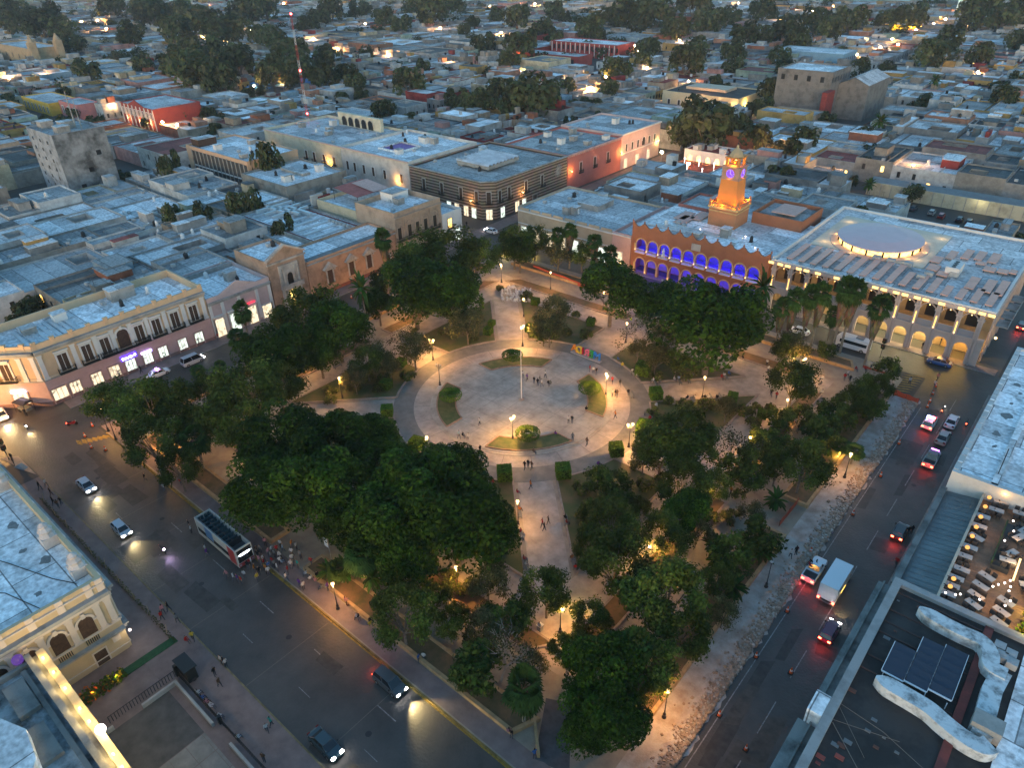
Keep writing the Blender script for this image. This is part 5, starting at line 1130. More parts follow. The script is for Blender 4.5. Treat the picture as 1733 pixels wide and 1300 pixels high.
def house_geo(W, Rf, l, H, wc, rc, q, par=.45):
    x0,y0,x1,y1 = l; r_ = q.uniform(.8,1.15); W.c = jit(wc,r_); Rf.c = jit(rc,q.uniform(.85,1.15))
    p = patio(q,l); pt = .25
    vs = [(x0,y0,0),(x1,y0,0),(x1,y1,0),(x0,y1,0),(x0,y0,H+par),(x1,y0,H+par),(x1,y1,H+par),(x0,y1,H+par)]
    I = [(x0+pt,y0+pt),(x1-pt,y0+pt),(x1-pt,y1-pt),(x0+pt,y1-pt)]
    W.add(vs+[(a,b,H+par) for a,b in I]+[(a,b,H) for a,b in I], [(i,(i+1)%4,(i+1)%4+4,i+4) for i in range(4)]+[(4+i,4+(i+1)%4,8+(i+1)%4,8+i) for i in range(4)]+[(8+i,8+(i+1)%4,12+(i+1)%4,12+i) for i in range(4)])
    a, b, c, d = x0+pt,y0+pt,x1-pt,y1-pt
    if p:
        e,f,g_,h = p
        for rr in ((a,b,c,f),(a,h,c,d),(a,f,e,h),(g_,f,c,h)): Rf.flat([(rr[0],rr[1]),(rr[2],rr[1]),(rr[2],rr[3]),(rr[0],rr[3])],H)
        W.add([(e,f,.3),(g_,f,.3),(g_,h,.3),(e,h,.3),(e,f,H+.3),(g_,f,H+.3),(g_,h,H+.3),(e,h,H+.3)],[(i,(i+1)%4,(i+1)%4+4,i+4) for i in range(4)])
    else: Rf.flat([(a,b),(c,b),(c,d),(a,d)],H)
    if q.random() < .3: Rf.c = jit(rc,q.uniform(.45,.7)); ex = a+(c-a)*q.uniform(.3,.6); Rf.flat([(a+.2,b+.2),(ex,b+.2),(ex,d-.2),(a+.2,d-.2)],H+.006) if not p else None
    return p
city = []
for rank, (ar, l, H, (wn,wc), (rn,rc), d_) in enumerate(info[:NH]):
    q = random.Random(rank*7+1); x0,y0,x1,y1 = l; cx, cy = (x0+x1)/2, (y0+y1)/2
    t = thing('house','',('house'),(cx,cy,0),'flat-roofed houses of the surrounding blocks')
    W, Rf = MB(), MB(); p = house_geo(W,Rf,l,H,wc,rc,q); W.build('wall',HW,t); Rf.build('roof',HR,t)
    feat = ''
    if p: feat = 'with a dark patio'
    for rm in ([] if p else roomset(q,l,H)):
        k = MB(); k.c = jit(q.choices(WALLC,WALLW)[0][1],.9); k.box(rm[0],rm[2],rm[1],rm[3],H,rm[4],False); o = k.build('rooftop_room',HW,t)
        k = MB(); k.c = jit(rc,1.05); k.box(rm[0]-.12,rm[2]+.12,rm[1]-.12,rm[3]+.12,rm[4],rm[4]+.15); k.build('slab',HR,o); feat = 'with a rooftop room'
    if not p:
        for _ in range(q.choice([0,1,1,2])):
            rooftank(t,q.uniform(x0+1.2,x1-1.2),q.uniform(y0+1.2,y1-1.2),H,q.uniform(.4,.6),q.choice([TANKB,TANKB,TANKW]))
        if q.random() < .6: k = MB(); yy = q.uniform(y0+1,y1-1); k.path([(x0+.8,yy,H+.15),(x1-.8,yy+.3,H+.15),(x1-.8,y1-.8,H+.15)],.07,4); k.build('roof_pipe',q.choice([TANKW,IRON]),t)
        if q.random() < .35: k = MB(); xx, yy = q.uniform(x0+1,x1-1),q.uniform(y0+1,y1-1); k.tube((xx,yy,H),(xx,yy,H+3.4),.04,n=4); k.tube((xx-.5,yy,H+3.1),(xx+.5,yy,H+3.1),.03,n=3); k.build('antenna',IRON,t)
        if q.random() < .5: k = MB(); k.c = jit(wc,.9); xx = q.uniform(x0+2,x1-2); k.box(xx,xx+.2,y0+.3,y1-.3,H,H+.55); k.build('roof_divider',HW,t)
        for _ in range(q.choice([0,1,2,3])): acunit(t,q.uniform(x0+1.2,x1-1.2),q.uniform(y0+1.2,y1-1.2),H)
    if d_ < 420:
        for s_ in (0,1):
            L_ = (x1-x0) if s_ == 0 else (y1-y0); n = int(L_/4.5)
            if q.random() < .55: continue
            for i in range(min(n,4)):
                c = (i+.5)/min(n,4); z = 1.0 if H < 6.4 or q.random()<.4 else H-3.2
                k = MB()
                if s_ == 0: xx = x0+(x1-x0)*c; k.box(xx-.5,xx+.5,y0-.05,y0-.0,z,z+1.9)
                else: yy = y0+(y1-y0)*c; k.box(x1,x1+.05,yy-.5,yy+.5,z,z+1.9)
                k.build('window', DARKW if q.random() < .9 else WINY, t)
    city.append((t,f'{wn} house with {rn} roof' if not feat else f'{wn} house {feat}',(cx,cy,H)))
far = MB(); q = random.Random(9)
for ar, l, H, (wn,wc), (rn,rc), d_ in info[NH:]:
    x0,y0,x1,y1 = l; r_ = q.uniform(.8,1.2); far.c = jit(wc,r_)
    far.add([(x0,y0,0),(x1,y0,0),(x1,y1,0),(x0,y1,0),(x0,y0,H),(x1,y0,H),(x1,y1,H),(x0,y1,H)],[(i,(i+1)%4,(i+1)%4+4,i+4) for i in range(4)])
    far.c = jit(rc,q.uniform(.6,1.35)); far.add([(x0+.2,y0+.2,H-.25),(x1-.2,y0+.2,H-.25),(x1-.2,y1-.2,H-.25),(x0+.2,y1-.2,H-.25)],[(0,1,2,3)])
    for rm in roomset(q,l,H):
        far.c = jit(q.choices(WALLC,WALLW)[0][1],.9); far.box(rm[0],rm[2],rm[1],rm[3],H-.2,rm[4],False)
    if q.random() < .6: far.c = (.02,.02,.02,1) if q.random()<.6 else (.5,.5,.5,1); a, b = q.uniform(x0+1,x1-2),q.uniform(y0+1,y1-2); far.box(a,a+1,b,b+1,H-.2,H+1.2,False)
    if q.random() < .7:
        far.c = (.015,.015,.017,1); 
        for i in range(3): xx = x0+(x1-x0)*(i+.5)/3; far.add([(xx-.5,y0-.06,1),(xx+.5,y0-.06,1),(xx+.5,y0-.06,3),(xx-.5,y0-.06,3)],[(0,1,2,3)]); yy = y0+(y1-y0)*(i+.5)/3; far.add([(x1+.06,yy-.5,1),(x1+.06,yy+.5,1),(x1+.06,yy+.5,3),(x1+.06,yy-.5,3)],[(0,1,2,3)])
tag(struct(far.build('distant_houses',attr_mat('distant_house',noise=.45,nscale=.2)),'stuff'),'packed low houses of the far city fading to the top of the photo','houses')
# ------------------------------------------------------------------ single tall or odd buildings
t = thing('office_tower', 'tall stained grey office block with pale blue-white side at the left', 'building', (-205,10,0))
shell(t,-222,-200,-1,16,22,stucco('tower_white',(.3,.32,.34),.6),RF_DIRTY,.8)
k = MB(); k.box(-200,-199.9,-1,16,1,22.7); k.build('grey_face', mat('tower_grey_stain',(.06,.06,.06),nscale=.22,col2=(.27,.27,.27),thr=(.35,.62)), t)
for i in range(6):
    for j in range(3): k = MB(); k.box(-219+6.2*j,-218+6.2*j,-1.06,-1.0,4+3*i,5.1+3*i); k.build('window', DARKW, t)
for i in range(3): k = MB(); k.box(-199.9,-199.84,3+4*i,4.6+4*i,4+5*i,5.6+5*i); k.build('window', DARKW, t)
for x,y in ((-218,4),(-211,8),(-204,4)): stairhouse(t,x-2,x+2,y-2,y+2,22,2.4)
k = MB(); k.tube((-208,10,22),(-208,10,34),.3,.15); k.tube((-206,11,22),(-206,11,31),.25,.1); k.build('antenna', CONC, t)
t = thing('school_block', 'peach-sided modern block with dark louvred upper storeys and white roof', 'building', (-168,47,0))
shell(t,-190,-150,38,58,13,stucco('peach_wall',(.5,.33,.22),.15),RF_WHITE,.6)
k = MB(); k.box(-186,-150.5,37.85,38,2,12.3); k.build('louvre_wall', mat('louvre_dark',(.05,.05,.05),noise=.3,nscale=4), t)
for i in range(14): k = MB(); k.box(-186+2.6*i,-185.75+2.6*i,37.6,37.85,2,12.6); k.build('louvre_post', CONC, t)
k = MB(); k.box(-186,-150.5,37.65,37.86,7,7.4); k.build('band', WH, t)
stairhouse(t,-189,-184,40,47,13,2.5,BROWNW); clutter(t,-182,-152,40,56,13,8,77)
t = thing('grey_block', 'long weathered grey two-storey block with white roof and sunken terrace', 'building', (-133,45,0))
shell(t,-146,-121,33,56,11,stucco('weathered_grey_wall',(.22,.215,.195),.55),RF_WHITE,.6); stairhouse(t,-140,-128,44,47,11,.8); clutter(t,-144,-123,35,54,11,6,78)
for i in range(5): k = MB(); k.box(-120.98,-120.9,36+3.5*i,37.2+3.5*i,4,7); k.build('window', DARKW, t)
t = thing('theatre_tower', 'big grey windowless theatre stage tower with a pale gabled roof', 'building', (-53,277,0))
shell(t,-66,-41,264,288,20.5,stucco('theatre_grey',(.17,.16,.15),.5),RF_WHITE,.6); k = MB(); k.extr([(-41,0),(-28,0),(-28,15),(-34.5,18),(-41,15)],275,305); k.build('gable_hall', stucco('theatre_grey',(.17,.16,.15),.5), t); k = MB(); k.add([(-41.2,274.8,15.1),(-34.5,274.8,18.2),(-34.5,305,18.2),(-41.2,305,15.1),(-27.8,274.8,15.1),(-27.8,305,15.1)],[(0,1,2,3),(1,4,5,2)]); k.build('gable_roof', RF_GREY, t)
for i in range(7): k = MB(); k.box(-40.98,-40.9,265+3.4*i,266.5+3.4*i,16.5,18.8); k.build('window', DARKW, t); 
for i in range(4): k = MB(); k.box(-64+6*i,-62.3+6*i,263.9,263.98,16.5,18.8); k.build('window', DARKW, t)
k = MB(); k.box(-41,-38.6,255,264,0,14); k.build('red_stair', mat('stair_red',(.2,.035,.03),noise=.3), t)
t = thing('white_tower', 'floodlit white tower block with windowless face at the top right', 'building', (-95,790,0))
shell(t,-106,-76,775,805,42,WH,RF_WHITE,1); lamp_light('flood_glow',(2,-24,6),(.75,1,.85),6000,t,2.0)
for i in range(4): k = MB(); k.box(-100+6*i,-98.5+6*i,774.9,774.98,8,36); k.build('wall_rib', CONC, t)
t = thing('old_church', 'old ochre stone church with small twin belfries among palms at far left', 'church', (-600,135,0))
shell(t,-640,-570,120,142,12,stucco('church_ochre',(.36,.27,.17),.3),RF_GREY,.8)
for y in (122,140): k = MB(); k.box(-570,-565,y-2.5,y+2.5,0,17); k.lathe([(2.6,0),(2.2,1.5),(1.2,3),(.4,4.5)],-567.5,y,17,8); k.build('belfry', stucco('church_ochre',(.36,.27,.17),.3), t)
for i in range(5): k = MB(); k.box(-634+13*i,-632.5+13*i,119.9,119.98,5,8); k.build('window', DARKW, t)
t = thing('red_school', 'long red arcaded building with white pilasters and pale roof in the distance', 'building', (-255,380,0))
shell(t,-284,-226,374,396,9,stucco('school_red',(.27,.05,.045),.2),RF_WHITE,.5)
for i in range(14): k = MB(); k.box(-283+4.2*i,-282.5+4.2*i,373.7,373.98,0,9); k.build('pilaster', WH, t); k = MB(); k.box(-281.5+4.2*i,-279.8+4.2*i,373.9,373.98,4.5,7.5); k.build('window', DARKW, t)
t = thing('red_school', 'lower red arcade wing lit orange at its corner, before the long red building', 'building', (-255,345,0))
shell(t,-284,-230,334,350,6,stucco('school_red',(.27,.05,.045),.2),RF_GREY,.5); lamp_light('corner_glow',(-26,-14,4),(1,.5,.15),900,t,.3)
for i in range(12): k = MB(); k.box(-283+4.3*i,-281+4.3*i,333.9,333.98,1,4.5); k.build('arch_opening', DARKW, t)
# radio mast
t = thing('radio_mast', 'thin red and white lattice radio mast with red lights rising above the roofs', 'mast', P(525,222,9.0))
MBP = P(525,222,9.0); MTP = min(range(20,90),key=lambda h_: abs(pix((MBP.x,MBP.y,h_))[1]-22)); MX_, MY_ = MBP.x, MBP.y; MST = (MTP-9)/8
MR = mat('mast_red',(.35,.06,.05)); MW = mat('mast_white',(.5,.5,.5)); z = 9.0
for sgm in range(8):
    k = MB(); z1 = z+MST; r0 = .55-.04*sgm
    pts = [(MX_+r0*math.cos(a),MY_+r0*math.sin(a)) for a in (0,2.09,4.19)]
    for p in pts: k.tube((p[0],p[1],z),(p[0],p[1],z1),.06,n=4)
    for i in range(5):
        for a in range(3): p, q_ = pts[a], pts[(a+1)%3]; k.tube((p[0],p[1],z+i*MST/5),(q_[0],q_[1],z+(i+1)*MST/5),.03,n=3)
    k.build('lattice_section', MR if sgm%2 else MW, t); z = z1
for zz in (9+MST*1.3,9+MST*4.3,MTP): k = MB(); k.ball((MX_,MY_,zz),.4,1,6,4); k.build('beacon', glow('beacon_red',(1,.05,.05),12), t)
# ------------------------------------------------------------------ more buildings one can tell apart
t = thing('terrace_house','low white house with amber arched windows and a red roof behind a lamplit terrace','building',(-47,166,0))
shell(t,-57,-37,164,175,5.6,WH,RF_RED,.4); shell(t,-57,-37,150,163.9,1.2,stucco('terrace_terracotta',(.3,.13,.09),.2),RF_RED,.8,name='terrace_wall',rname='terrace_floor')
for i in range(5): archwin(t,FEat(164),-54.5+3.7*i,1.3,.9,3.2,WINY,WH,.2,.1,False)
for x in (-55,-49,-43,-38.5):
    for y in (152,161): k = MB(); k.tube((x,y,1.2),(x,y,3.2),.05); k.ball((x,y,3.3),.22,1,7,5); k.build('terrace_lamp',BULBW,t); lamp_light('terrace_glow',(x+47,y-166,3.0),(1,.6,.3),14,t,.15)
clutter(t,-56,-38,165,174,5.6,8,91)
t = thing('cream_hall','broad cream building with dark roof rim and yellow-lit right corner below the theatre tower','building',(-100,270,0))
shell(t,-120,-79,255,284,7,stucco('hall_cream',(.5,.42,.28),.15),RF_DARK,.5); k = MB(); k.box(-114,-92,268,280,7,8.2); k.build('roof_lantern',stucco('lantern_peach',(.5,.38,.27),.15),t)
for i in range(7): rectwin(t,FEat(255),-116+5.6*i,1,1.3,2.8,DARKW if i not in (2,5) else SHOPW,WH,.2,.1)
walllamp(t,FEat(255),-81,4.5,200,(1,.6,.2)); walllamp(t,FXat(-79),262,4.5,700,(1,.65,.15)); walllamp(t,FEat(255),-102,5,120)
t = thing('car_park_wall','long pale wall behind the walled car park with a blue-grey shed roof','wall',(33,168,0))
k = MB(); k.box(9,60,167,167.4,0,4.2); k.build('wall',stucco('car_park_cream',(.42,.38,.27),.4),t); k = MB(); k.poly([(9,167.3,4.1),(60,167.3,4.1),(60,172,4.8),(9,172,4.8)]); k.build('shed_roof',TEAL,t)
lamp_light('yard_glow',(-11,-3,4),(1,.9,.5),120,t,.2); lamp_light('yard_glow',(9,-3,4),(1,.9,.5),90,t,.2)
for i in range(16): k = MB(); k.box(10+3.1*i,10.2+3.1*i,166.9,167,0,4.2); k.build('pilaster',CONC,t)
t = thing('red_house','dark red house front with white trim lit by street lamps on the left-hand street','building',(-301,82,0))
shell(t,-318,-284,71,95,9.5,stucco('dark_red',(.27,.05,.04),.2),RF_GREY,.4)
k = MB(); k.M = FEat(71); k.extr([(-309,9.9),(-293,9.9),(-301,12.3)],-.4,0); k.build('gable',stucco('dark_red',(.27,.05,.04),.2),t)
for i in range(9): k = MB(); k.M = FEat(71); k.box(-317.5+4.1*i,-316.8+4.1*i,0,.2,0,9.6); k.build('pilaster',WH,t)
for i in range(8): rectwin(t,FEat(71),-315.1+4.1*i,4.8,1.2,3,DARKW,WH,.3,.15)
for x in (-311,-299,-288): walllamp(t,FEat(71),x,3.4,260,(1,.55,.2))
t = thing('pink_house','salmon pink house with white-framed windows at the left edge','building',(-352,66,0))
shell(t,-366,-343,60,71,7,stucco('salmon_pink',(.45,.18,.17),.15),RF_GREY,.4)
for i in range(3): rectwin(t,FEat(60),-362+7*i,1.5,1.6,3.6,DARKW,WH,.35,.15)
t = thing('yellow_house','yellow house row with dark windows left of the salmon pink house','building',(-385,60,0))
shell(t,-404,-366.5,55,71,6,stucco('deep_yellow',(.5,.33,.06),.2),RF_GREY,.4)
for i in range(7): rectwin(t,FEat(55),-401+5.2*i,1,1.6,3.2,DARKW,WH,.2,.1)
for i,(x,y,w_,h_) in enumerate([(-338,176,16,6),(-318,182,16,6),(-334,160,14,5),(-316,164,12,5),(-324,152,16,5)]):
    o = tag(MB().box(-w_/2,w_/2,-h_/2,h_/2,0,.12).build('market_tarp',mat('tarp_blue',(.03,.14,.32),noise=.3,nscale=.3)),f'blue market tarp, {ordn(i)} of the stretched tarps below the radio mast','tarp','blue market tarps'); o.location = (x,y,4.5); o.rotation_euler = (.12,.03,.05*i)
t = thing('lit_wall_building','ochre building with a row of yellow lamps on its wall in the far distance','building',(-120,630,0))
shell(t,-141,-100,622,640,6,stucco('lit_ochre',(.5,.36,.08),.1),RF_GREY,.4)
for x in (-136,-127,-118,-109,-103): k = MB(); k.ball((x,620.8,5),.45,1,7,5); k.build('wall_lamp',glow('lamp_yellow',(1,.7,.12),4),t); lamp_light('wall_glow',(x+120,620.2-630,4.4),(1,.62,.05),900,t,.2)
t = thing('white_block','white flat-roofed block with deep parapets right of the walled car park','building',(85,215,0))
shell(t,62,108,185,208,7.5,WH,RF_WHITE,.8); clutter(t,64,106,187,206,7.5,5,92)
t = thing('blue_hall','pale blue warehouse hall with white roof far behind the clock tower','building',(-110,420,0))
shell(t,-128,-84,408,432,9,stucco('hall_blue',(.2,.32,.4),.2),RF_WHITE,.5)
for i in range(6): k = MB(); k.box(-83.98,-83.9,410+3.6*i,411.6+3.6*i,4,7); k.build('window',DARKW,t)
# ------------------------------------------------------------------ trees
LEAF = attr_mat('leaf', rough=.6, noise=.2, nscale=1.2, rnd=.3, trans=.25)
BARK = mat('bark', (.12,.1,.08), noise=.4, nscale=3); BARKP = mat('palm_bark', (.19,.16,.125), noise=.35, nscale=4); DEADF = attr_mat('dead_frond', noise=.25, nscale=3)
def leafquad(k, c, n, s, q, col):
    n = Vector(n).normalized(); a = n.orthogonal().normalized(); b = n.cross(a); r = q.uniform(0,6.28); u = a*math.cos(r)+b*math.sin(r); v = n.cross(u)
    k.c = col; u *= s; v *= s*.62; c = Vector(c)
    k.add([c-u,c-v*.9+n*s*.12,c+u,c+v*.9+n*s*.12],[(0,1,2,3)])
def crown(seed, R_, zc, flat, n, s, cols, lobes=26, lobr=(.24,.42), gap=0.0, name='crown'):
    q = random.Random(seed); k = MB(); L = []
    for i in range(lobes):
        th = q.uniform(0,6.283); u = q.uniform(-.55,1); rr = q.uniform(.55,.85)
        d = Vector((math.cos(th)*math.sqrt(max(0,1-u*u)), math.sin(th)*math.sqrt(max(0,1-u*u)), u*flat)); L.append((d*R_*rr, R_*q.uniform(*lobr), q.uniform(.6,1.45)))
    for i in range(n):
        c, r, tint = L[i%lobes]
        d = Vector((q.gauss(0,1),q.gauss(0,1),q.gauss(.35,1))).normalized()
        rad = r*(1-abs(q.gauss(0,.1))) if gap == 0 else r*q.uniform(.3,1.15)
        p = c+d*rad
        nn = d+Vector((q.gauss(0,.5),q.gauss(0,.5),q.gauss(.3,.5)))
        base = cols[int(q.random()*len(cols))]; f = tint*q.uniform(.7,1.35)
        leafquad(k,(p.x,p.y,p.z+zc),nn,s*q.uniform(.5,1.5),q,(base[0]*f,base[1]*f,base[2]*f,1))
    return k, L
def limbs(k, L, zc, tr, q, n=7, zb=None):
    zb = zb or zc*.42
    k.tube((0,0,0),(0,0,zb),tr,tr*.75,7)
    for c, r, t_ in L[:n]:
        m = Vector((c.x*.45,c.y*.45,zb+(zc+c.z-zb)*.5)); k.tube((0,0,zb-.1),m,tr*.5,tr*.32,5); k.tube(m,(c.x,c.y,zc+c.z),tr*.32,tr*.1,5)
def mk_tree(kind, seed, R_, zc, flat, n, s, cols, lobes=26, lobr=(.24,.42), gap=0, tr=.35, nl=7):
    t = thing(kind,'','tree',(0,0,-200),None); k, L = crown(seed,R_,zc,flat,n,s,cols,lobes,lobr,gap)
    k.build('crown',LEAF,t,world=False); b = MB(); limbs(b,L,zc,tr,random.Random(seed),nl); b.build('trunk',BARK,t,world=False); return t
DK = [(.024,.05,.004),(.036,.066,.006),(.016,.036,.003)]; MD = [(.058,.082,.012),(.076,.09,.016),(.044,.066,.01)]; OL = [(.075,.075,.026),(.06,.066,.024),(.09,.08,.03)]; GY = [(.045,.05,.022),(.055,.055,.028)]; FARC = [(.062,.074,.03),(.078,.077,.04),(.048,.064,.026)]
LAU = [mk_tree('laurel_tree',s_,5.5,7.0,.72,13000,.23,DK,40,(.2,.4)) for s_ in (1,2,3,4)]
OPN = [mk_tree('shade_tree',s_,5.0,6.4,.75,8000,.2,MD,26,(.16,.36),1,.25,12) for s_ in (11,12,13)]
OLV = [mk_tree('flowering_tree',s_,4.0,5.0,.8,3600,.19,OL,18,(.25,.42),1,.18,9) for s_ in (21,22)]
SML = [mk_tree('small_tree',s_,2.0,2.6,.8,1500,.19,MD,12,(.3,.5),1,.1,6) for s_ in (31,32)]
FARP = [mk_tree('yard_tree',s_,5.0,5.0,.75,900,.62,FARC,18,(.26,.42)) for s_ in (41,42,43,44)]
def mk_bare(seed):
    q = random.Random(seed); t = thing('bare_tree','','tree',(0,0,-200)); k = MB(); lf = MB()
    def br(p, d, l, r, lv):
        e = Vector(p)+d*l; k.tube(p,e,r,r*.65,5 if lv < 2 else 3)
        if lv > 2:
            for _ in range(5): leafquad(lf,e+Vector((q.gauss(0,.4),q.gauss(0,.4),q.gauss(0,.3))),(q.gauss(0,1),q.gauss(0,1),1),.16,q,(*[c*q.uniform(.7,1.3) for c in GY[lv%2]],1))
        if lv < 4:
            for _ in range(3 if lv else 4): dd = (d+Vector((q.gauss(0,.55),q.gauss(0,.55),q.gauss(.1,.3)))).normalized(); br(e,dd,l*q.uniform(.6,.85),r*.6,lv+1)
    br((0,0,0),Vector((q.uniform(-.2,.2),q.uniform(-.2,.2),1)).normalized(),2.3,.2,0)
    k.build('trunk',mat('bare_bark',(.24,.21,.18),noise=.3,nscale=3),t,world=False); lf.build('crown',LEAF,t,world=False); return t
BAR = [mk_bare(51),mk_bare(52)]
def frond(k, p, d, L_, w_, col, q, droop=.5, n=4):
    d = Vector(d).normalized(); side = d.cross(Vector((0,0,1)));  side = side.normalized() if side.length > .01 else Vector((1,0,0))
    pts = []; pos = Vector(p); dd = d.copy()
    for i in range(n+1): pts.append(pos.copy()); pos = pos+dd*(L_/n); dd = (dd+Vector((0,0,-droop/n))).normalized()
    k.c = col
    for i in range(n):
        a, b = pts[i], pts[i+1]; wa, wb = w_*math.sin(math.pi*(.12+.8*i/n)), w_*math.sin(math.pi*(.12+.8*(i+1)/n))
        k.add([a-side*wa-Vector((0,0,wa*.35)),a,b,b-side*wb-Vector((0,0,wb*.35))],[(0,1,2,3)]); k.add([a,a+side*wa-Vector((0,0,wa*.35)),b+side*wb-Vector((0,0,wb*.35)),b],[(0,1,2,3)])
def fan(k, p, d, stalk, r, col, q):
    d = Vector(d).normalized(); c = Vector(p)+d*stalk; a = d.orthogonal().normalized() if abs(d.z) > .98 else d.cross(Vector((0,0,1))).normalized(); up = a.cross(d)
    k.c = (.05,.06,.02,1); k.add([p,tuple(Vector(p)+a*.06),tuple(c+a*.05),tuple(c)],[(0,1,2,3)])
    for i in range(11):
        t = -1.35+2.7*i/10; e = (d*math.cos(t)+a*math.sin(t)); f = q.uniform(.75,1.25)
        k.c = (col[0]*f,col[1]*f,col[2]*f,1); n = e.cross(up).normalized()*r*.13; tip = c+e*r*q.uniform(.85,1.1)-Vector((0,0,r*.28)); mid = c+e*r*.55
        k.add([tuple(c),tuple(mid+n),tuple(tip),tuple(mid-n)],[(0,1,2,3)])
def mk_palm(kind, seed, h, nf, r, skirt, cols=((.045,.085,.018),(.034,.068,.014)), feather=False, tr=.2):
    q = random.Random(seed); t = thing(kind,'','palm',(0,0,-200)); k = MB()
    for i in range(6): k.tube((0.03*math.sin(i),0.03*math.cos(i),h*i/6),(0.03*math.sin(i+1),0.03*math.cos(i+1),h*(i+1)/6),tr*(1.25-.07*i),tr*(1.18-.07*i),7)
    k.build('trunk',BARKP,t,world=False); k = MB()
    for i in range(nf):
        th = q.uniform(0,6.28); el = q.uniform(-.85,1.35); d = (math.cos(th)*math.cos(el),math.sin(th)*math.cos(el),math.sin(el)); c = cols[i%2]
        if feather: frond(k,(0,0,h),d,r*2.1*q.uniform(.8,1.1),r*.28,(*[v*q.uniform(.7,1.3) for v in c],1),q,1.1)
        else: fan(k,(0,0,h),d,r*.75*q.uniform(.7,1.1),r*.85,c,q)
    k.build('crown',LEAF,t,world=False)
    if skirt:
        k = MB()
        for i in range(nf*3):
            th = q.uniform(0,6.28); z = h-q.uniform(.2,skirt); k.c = (*[v*q.uniform(.6,1.2) for v in (.17,.12,.075)],1)
            rr = (1.25 if skirt > 2 else .7)*(1-.75*(h-z)/skirt)+.15; c, s_ = math.cos(th), math.sin(th)
            k.add([(.2*c,.2*s_,z+.6),(rr*c-.25*s_,rr*s_+.25*c,z-.3),(rr*.9*c,rr*.9*s_,z-1.0),(rr*c+.25*s_,rr*s_-.25*c,z-.3)],[(0,1,2,3)])
        k.build('dead_frond_skirt',DEADF,t,world=False)
    return t
PAL = [mk_palm('fan_palm',s_,9.0,52,1.55,4.4) for s_ in (61,62)]
PALS = [mk_palm('fan_palm',s_,5.0,44,1.7,1.6) for s_ in (63,64)]
PALC = [mk_palm('palm_tree',s_,8.0,34,1.5,1.0,feather=True,tr=.16) for s_ in (65,)]
YUC = [mk_palm('yucca',s_,1.5,46,.9,0,feather=True,tr=.12) for s_ in (66,67)]
trees = []; used_ = set()
def put(proto, loc, sc, phrase, grp, rz=None):
    rz = (loc[0]*7.3+loc[1]*3.1)%6.28 if rz is None else rz
    if proto.name not in used_: used_.add(proto.name); o = proto; o.location = loc; o.rotation_euler = (0,0,rz); o.scale = sc if isinstance(sc,tuple) else (sc,sc,sc)
    else: o = dup(proto,loc,rz,sc)
    o['group'] = grp; h = 6*(sc[2] if isinstance(sc,tuple) else sc)
    trees.append((o,phrase,(loc[0],loc[1],loc[2]+h))); return o
def treepx(kind, i, px, py, wpx, z0=.3, hs=1.0, grp='trees of the square', phrase=None):
    P0 = {'L':(LAU,5.5,7.0,'dense dark round tree'),'O':(OPN,5.0,6.4,'airy mid-green tree'),'F':(OLV,4.0,5.0,'sparse olive-green tree'),'S':(SML,2.0,2.6,'small bushy tree'),'B':(BAR,3.4,4.4,'nearly bare grey tree'),'Y':(FARP,5.0,5.0,'bushy yard tree')}[kind]
    protos, R0, zc, ph = P0; s_ = 1.0
    for _ in range(3):
        p = P(px,py,z0+zc*hs*s_**.8); s_ = wpx/2*depth(p)/CAM_F/(R0*1.0)
    return put(protos[i%len(protos)], (p.x,p.y,z0), (s_,s_,hs*s_**.8), phrase or ph, grp)
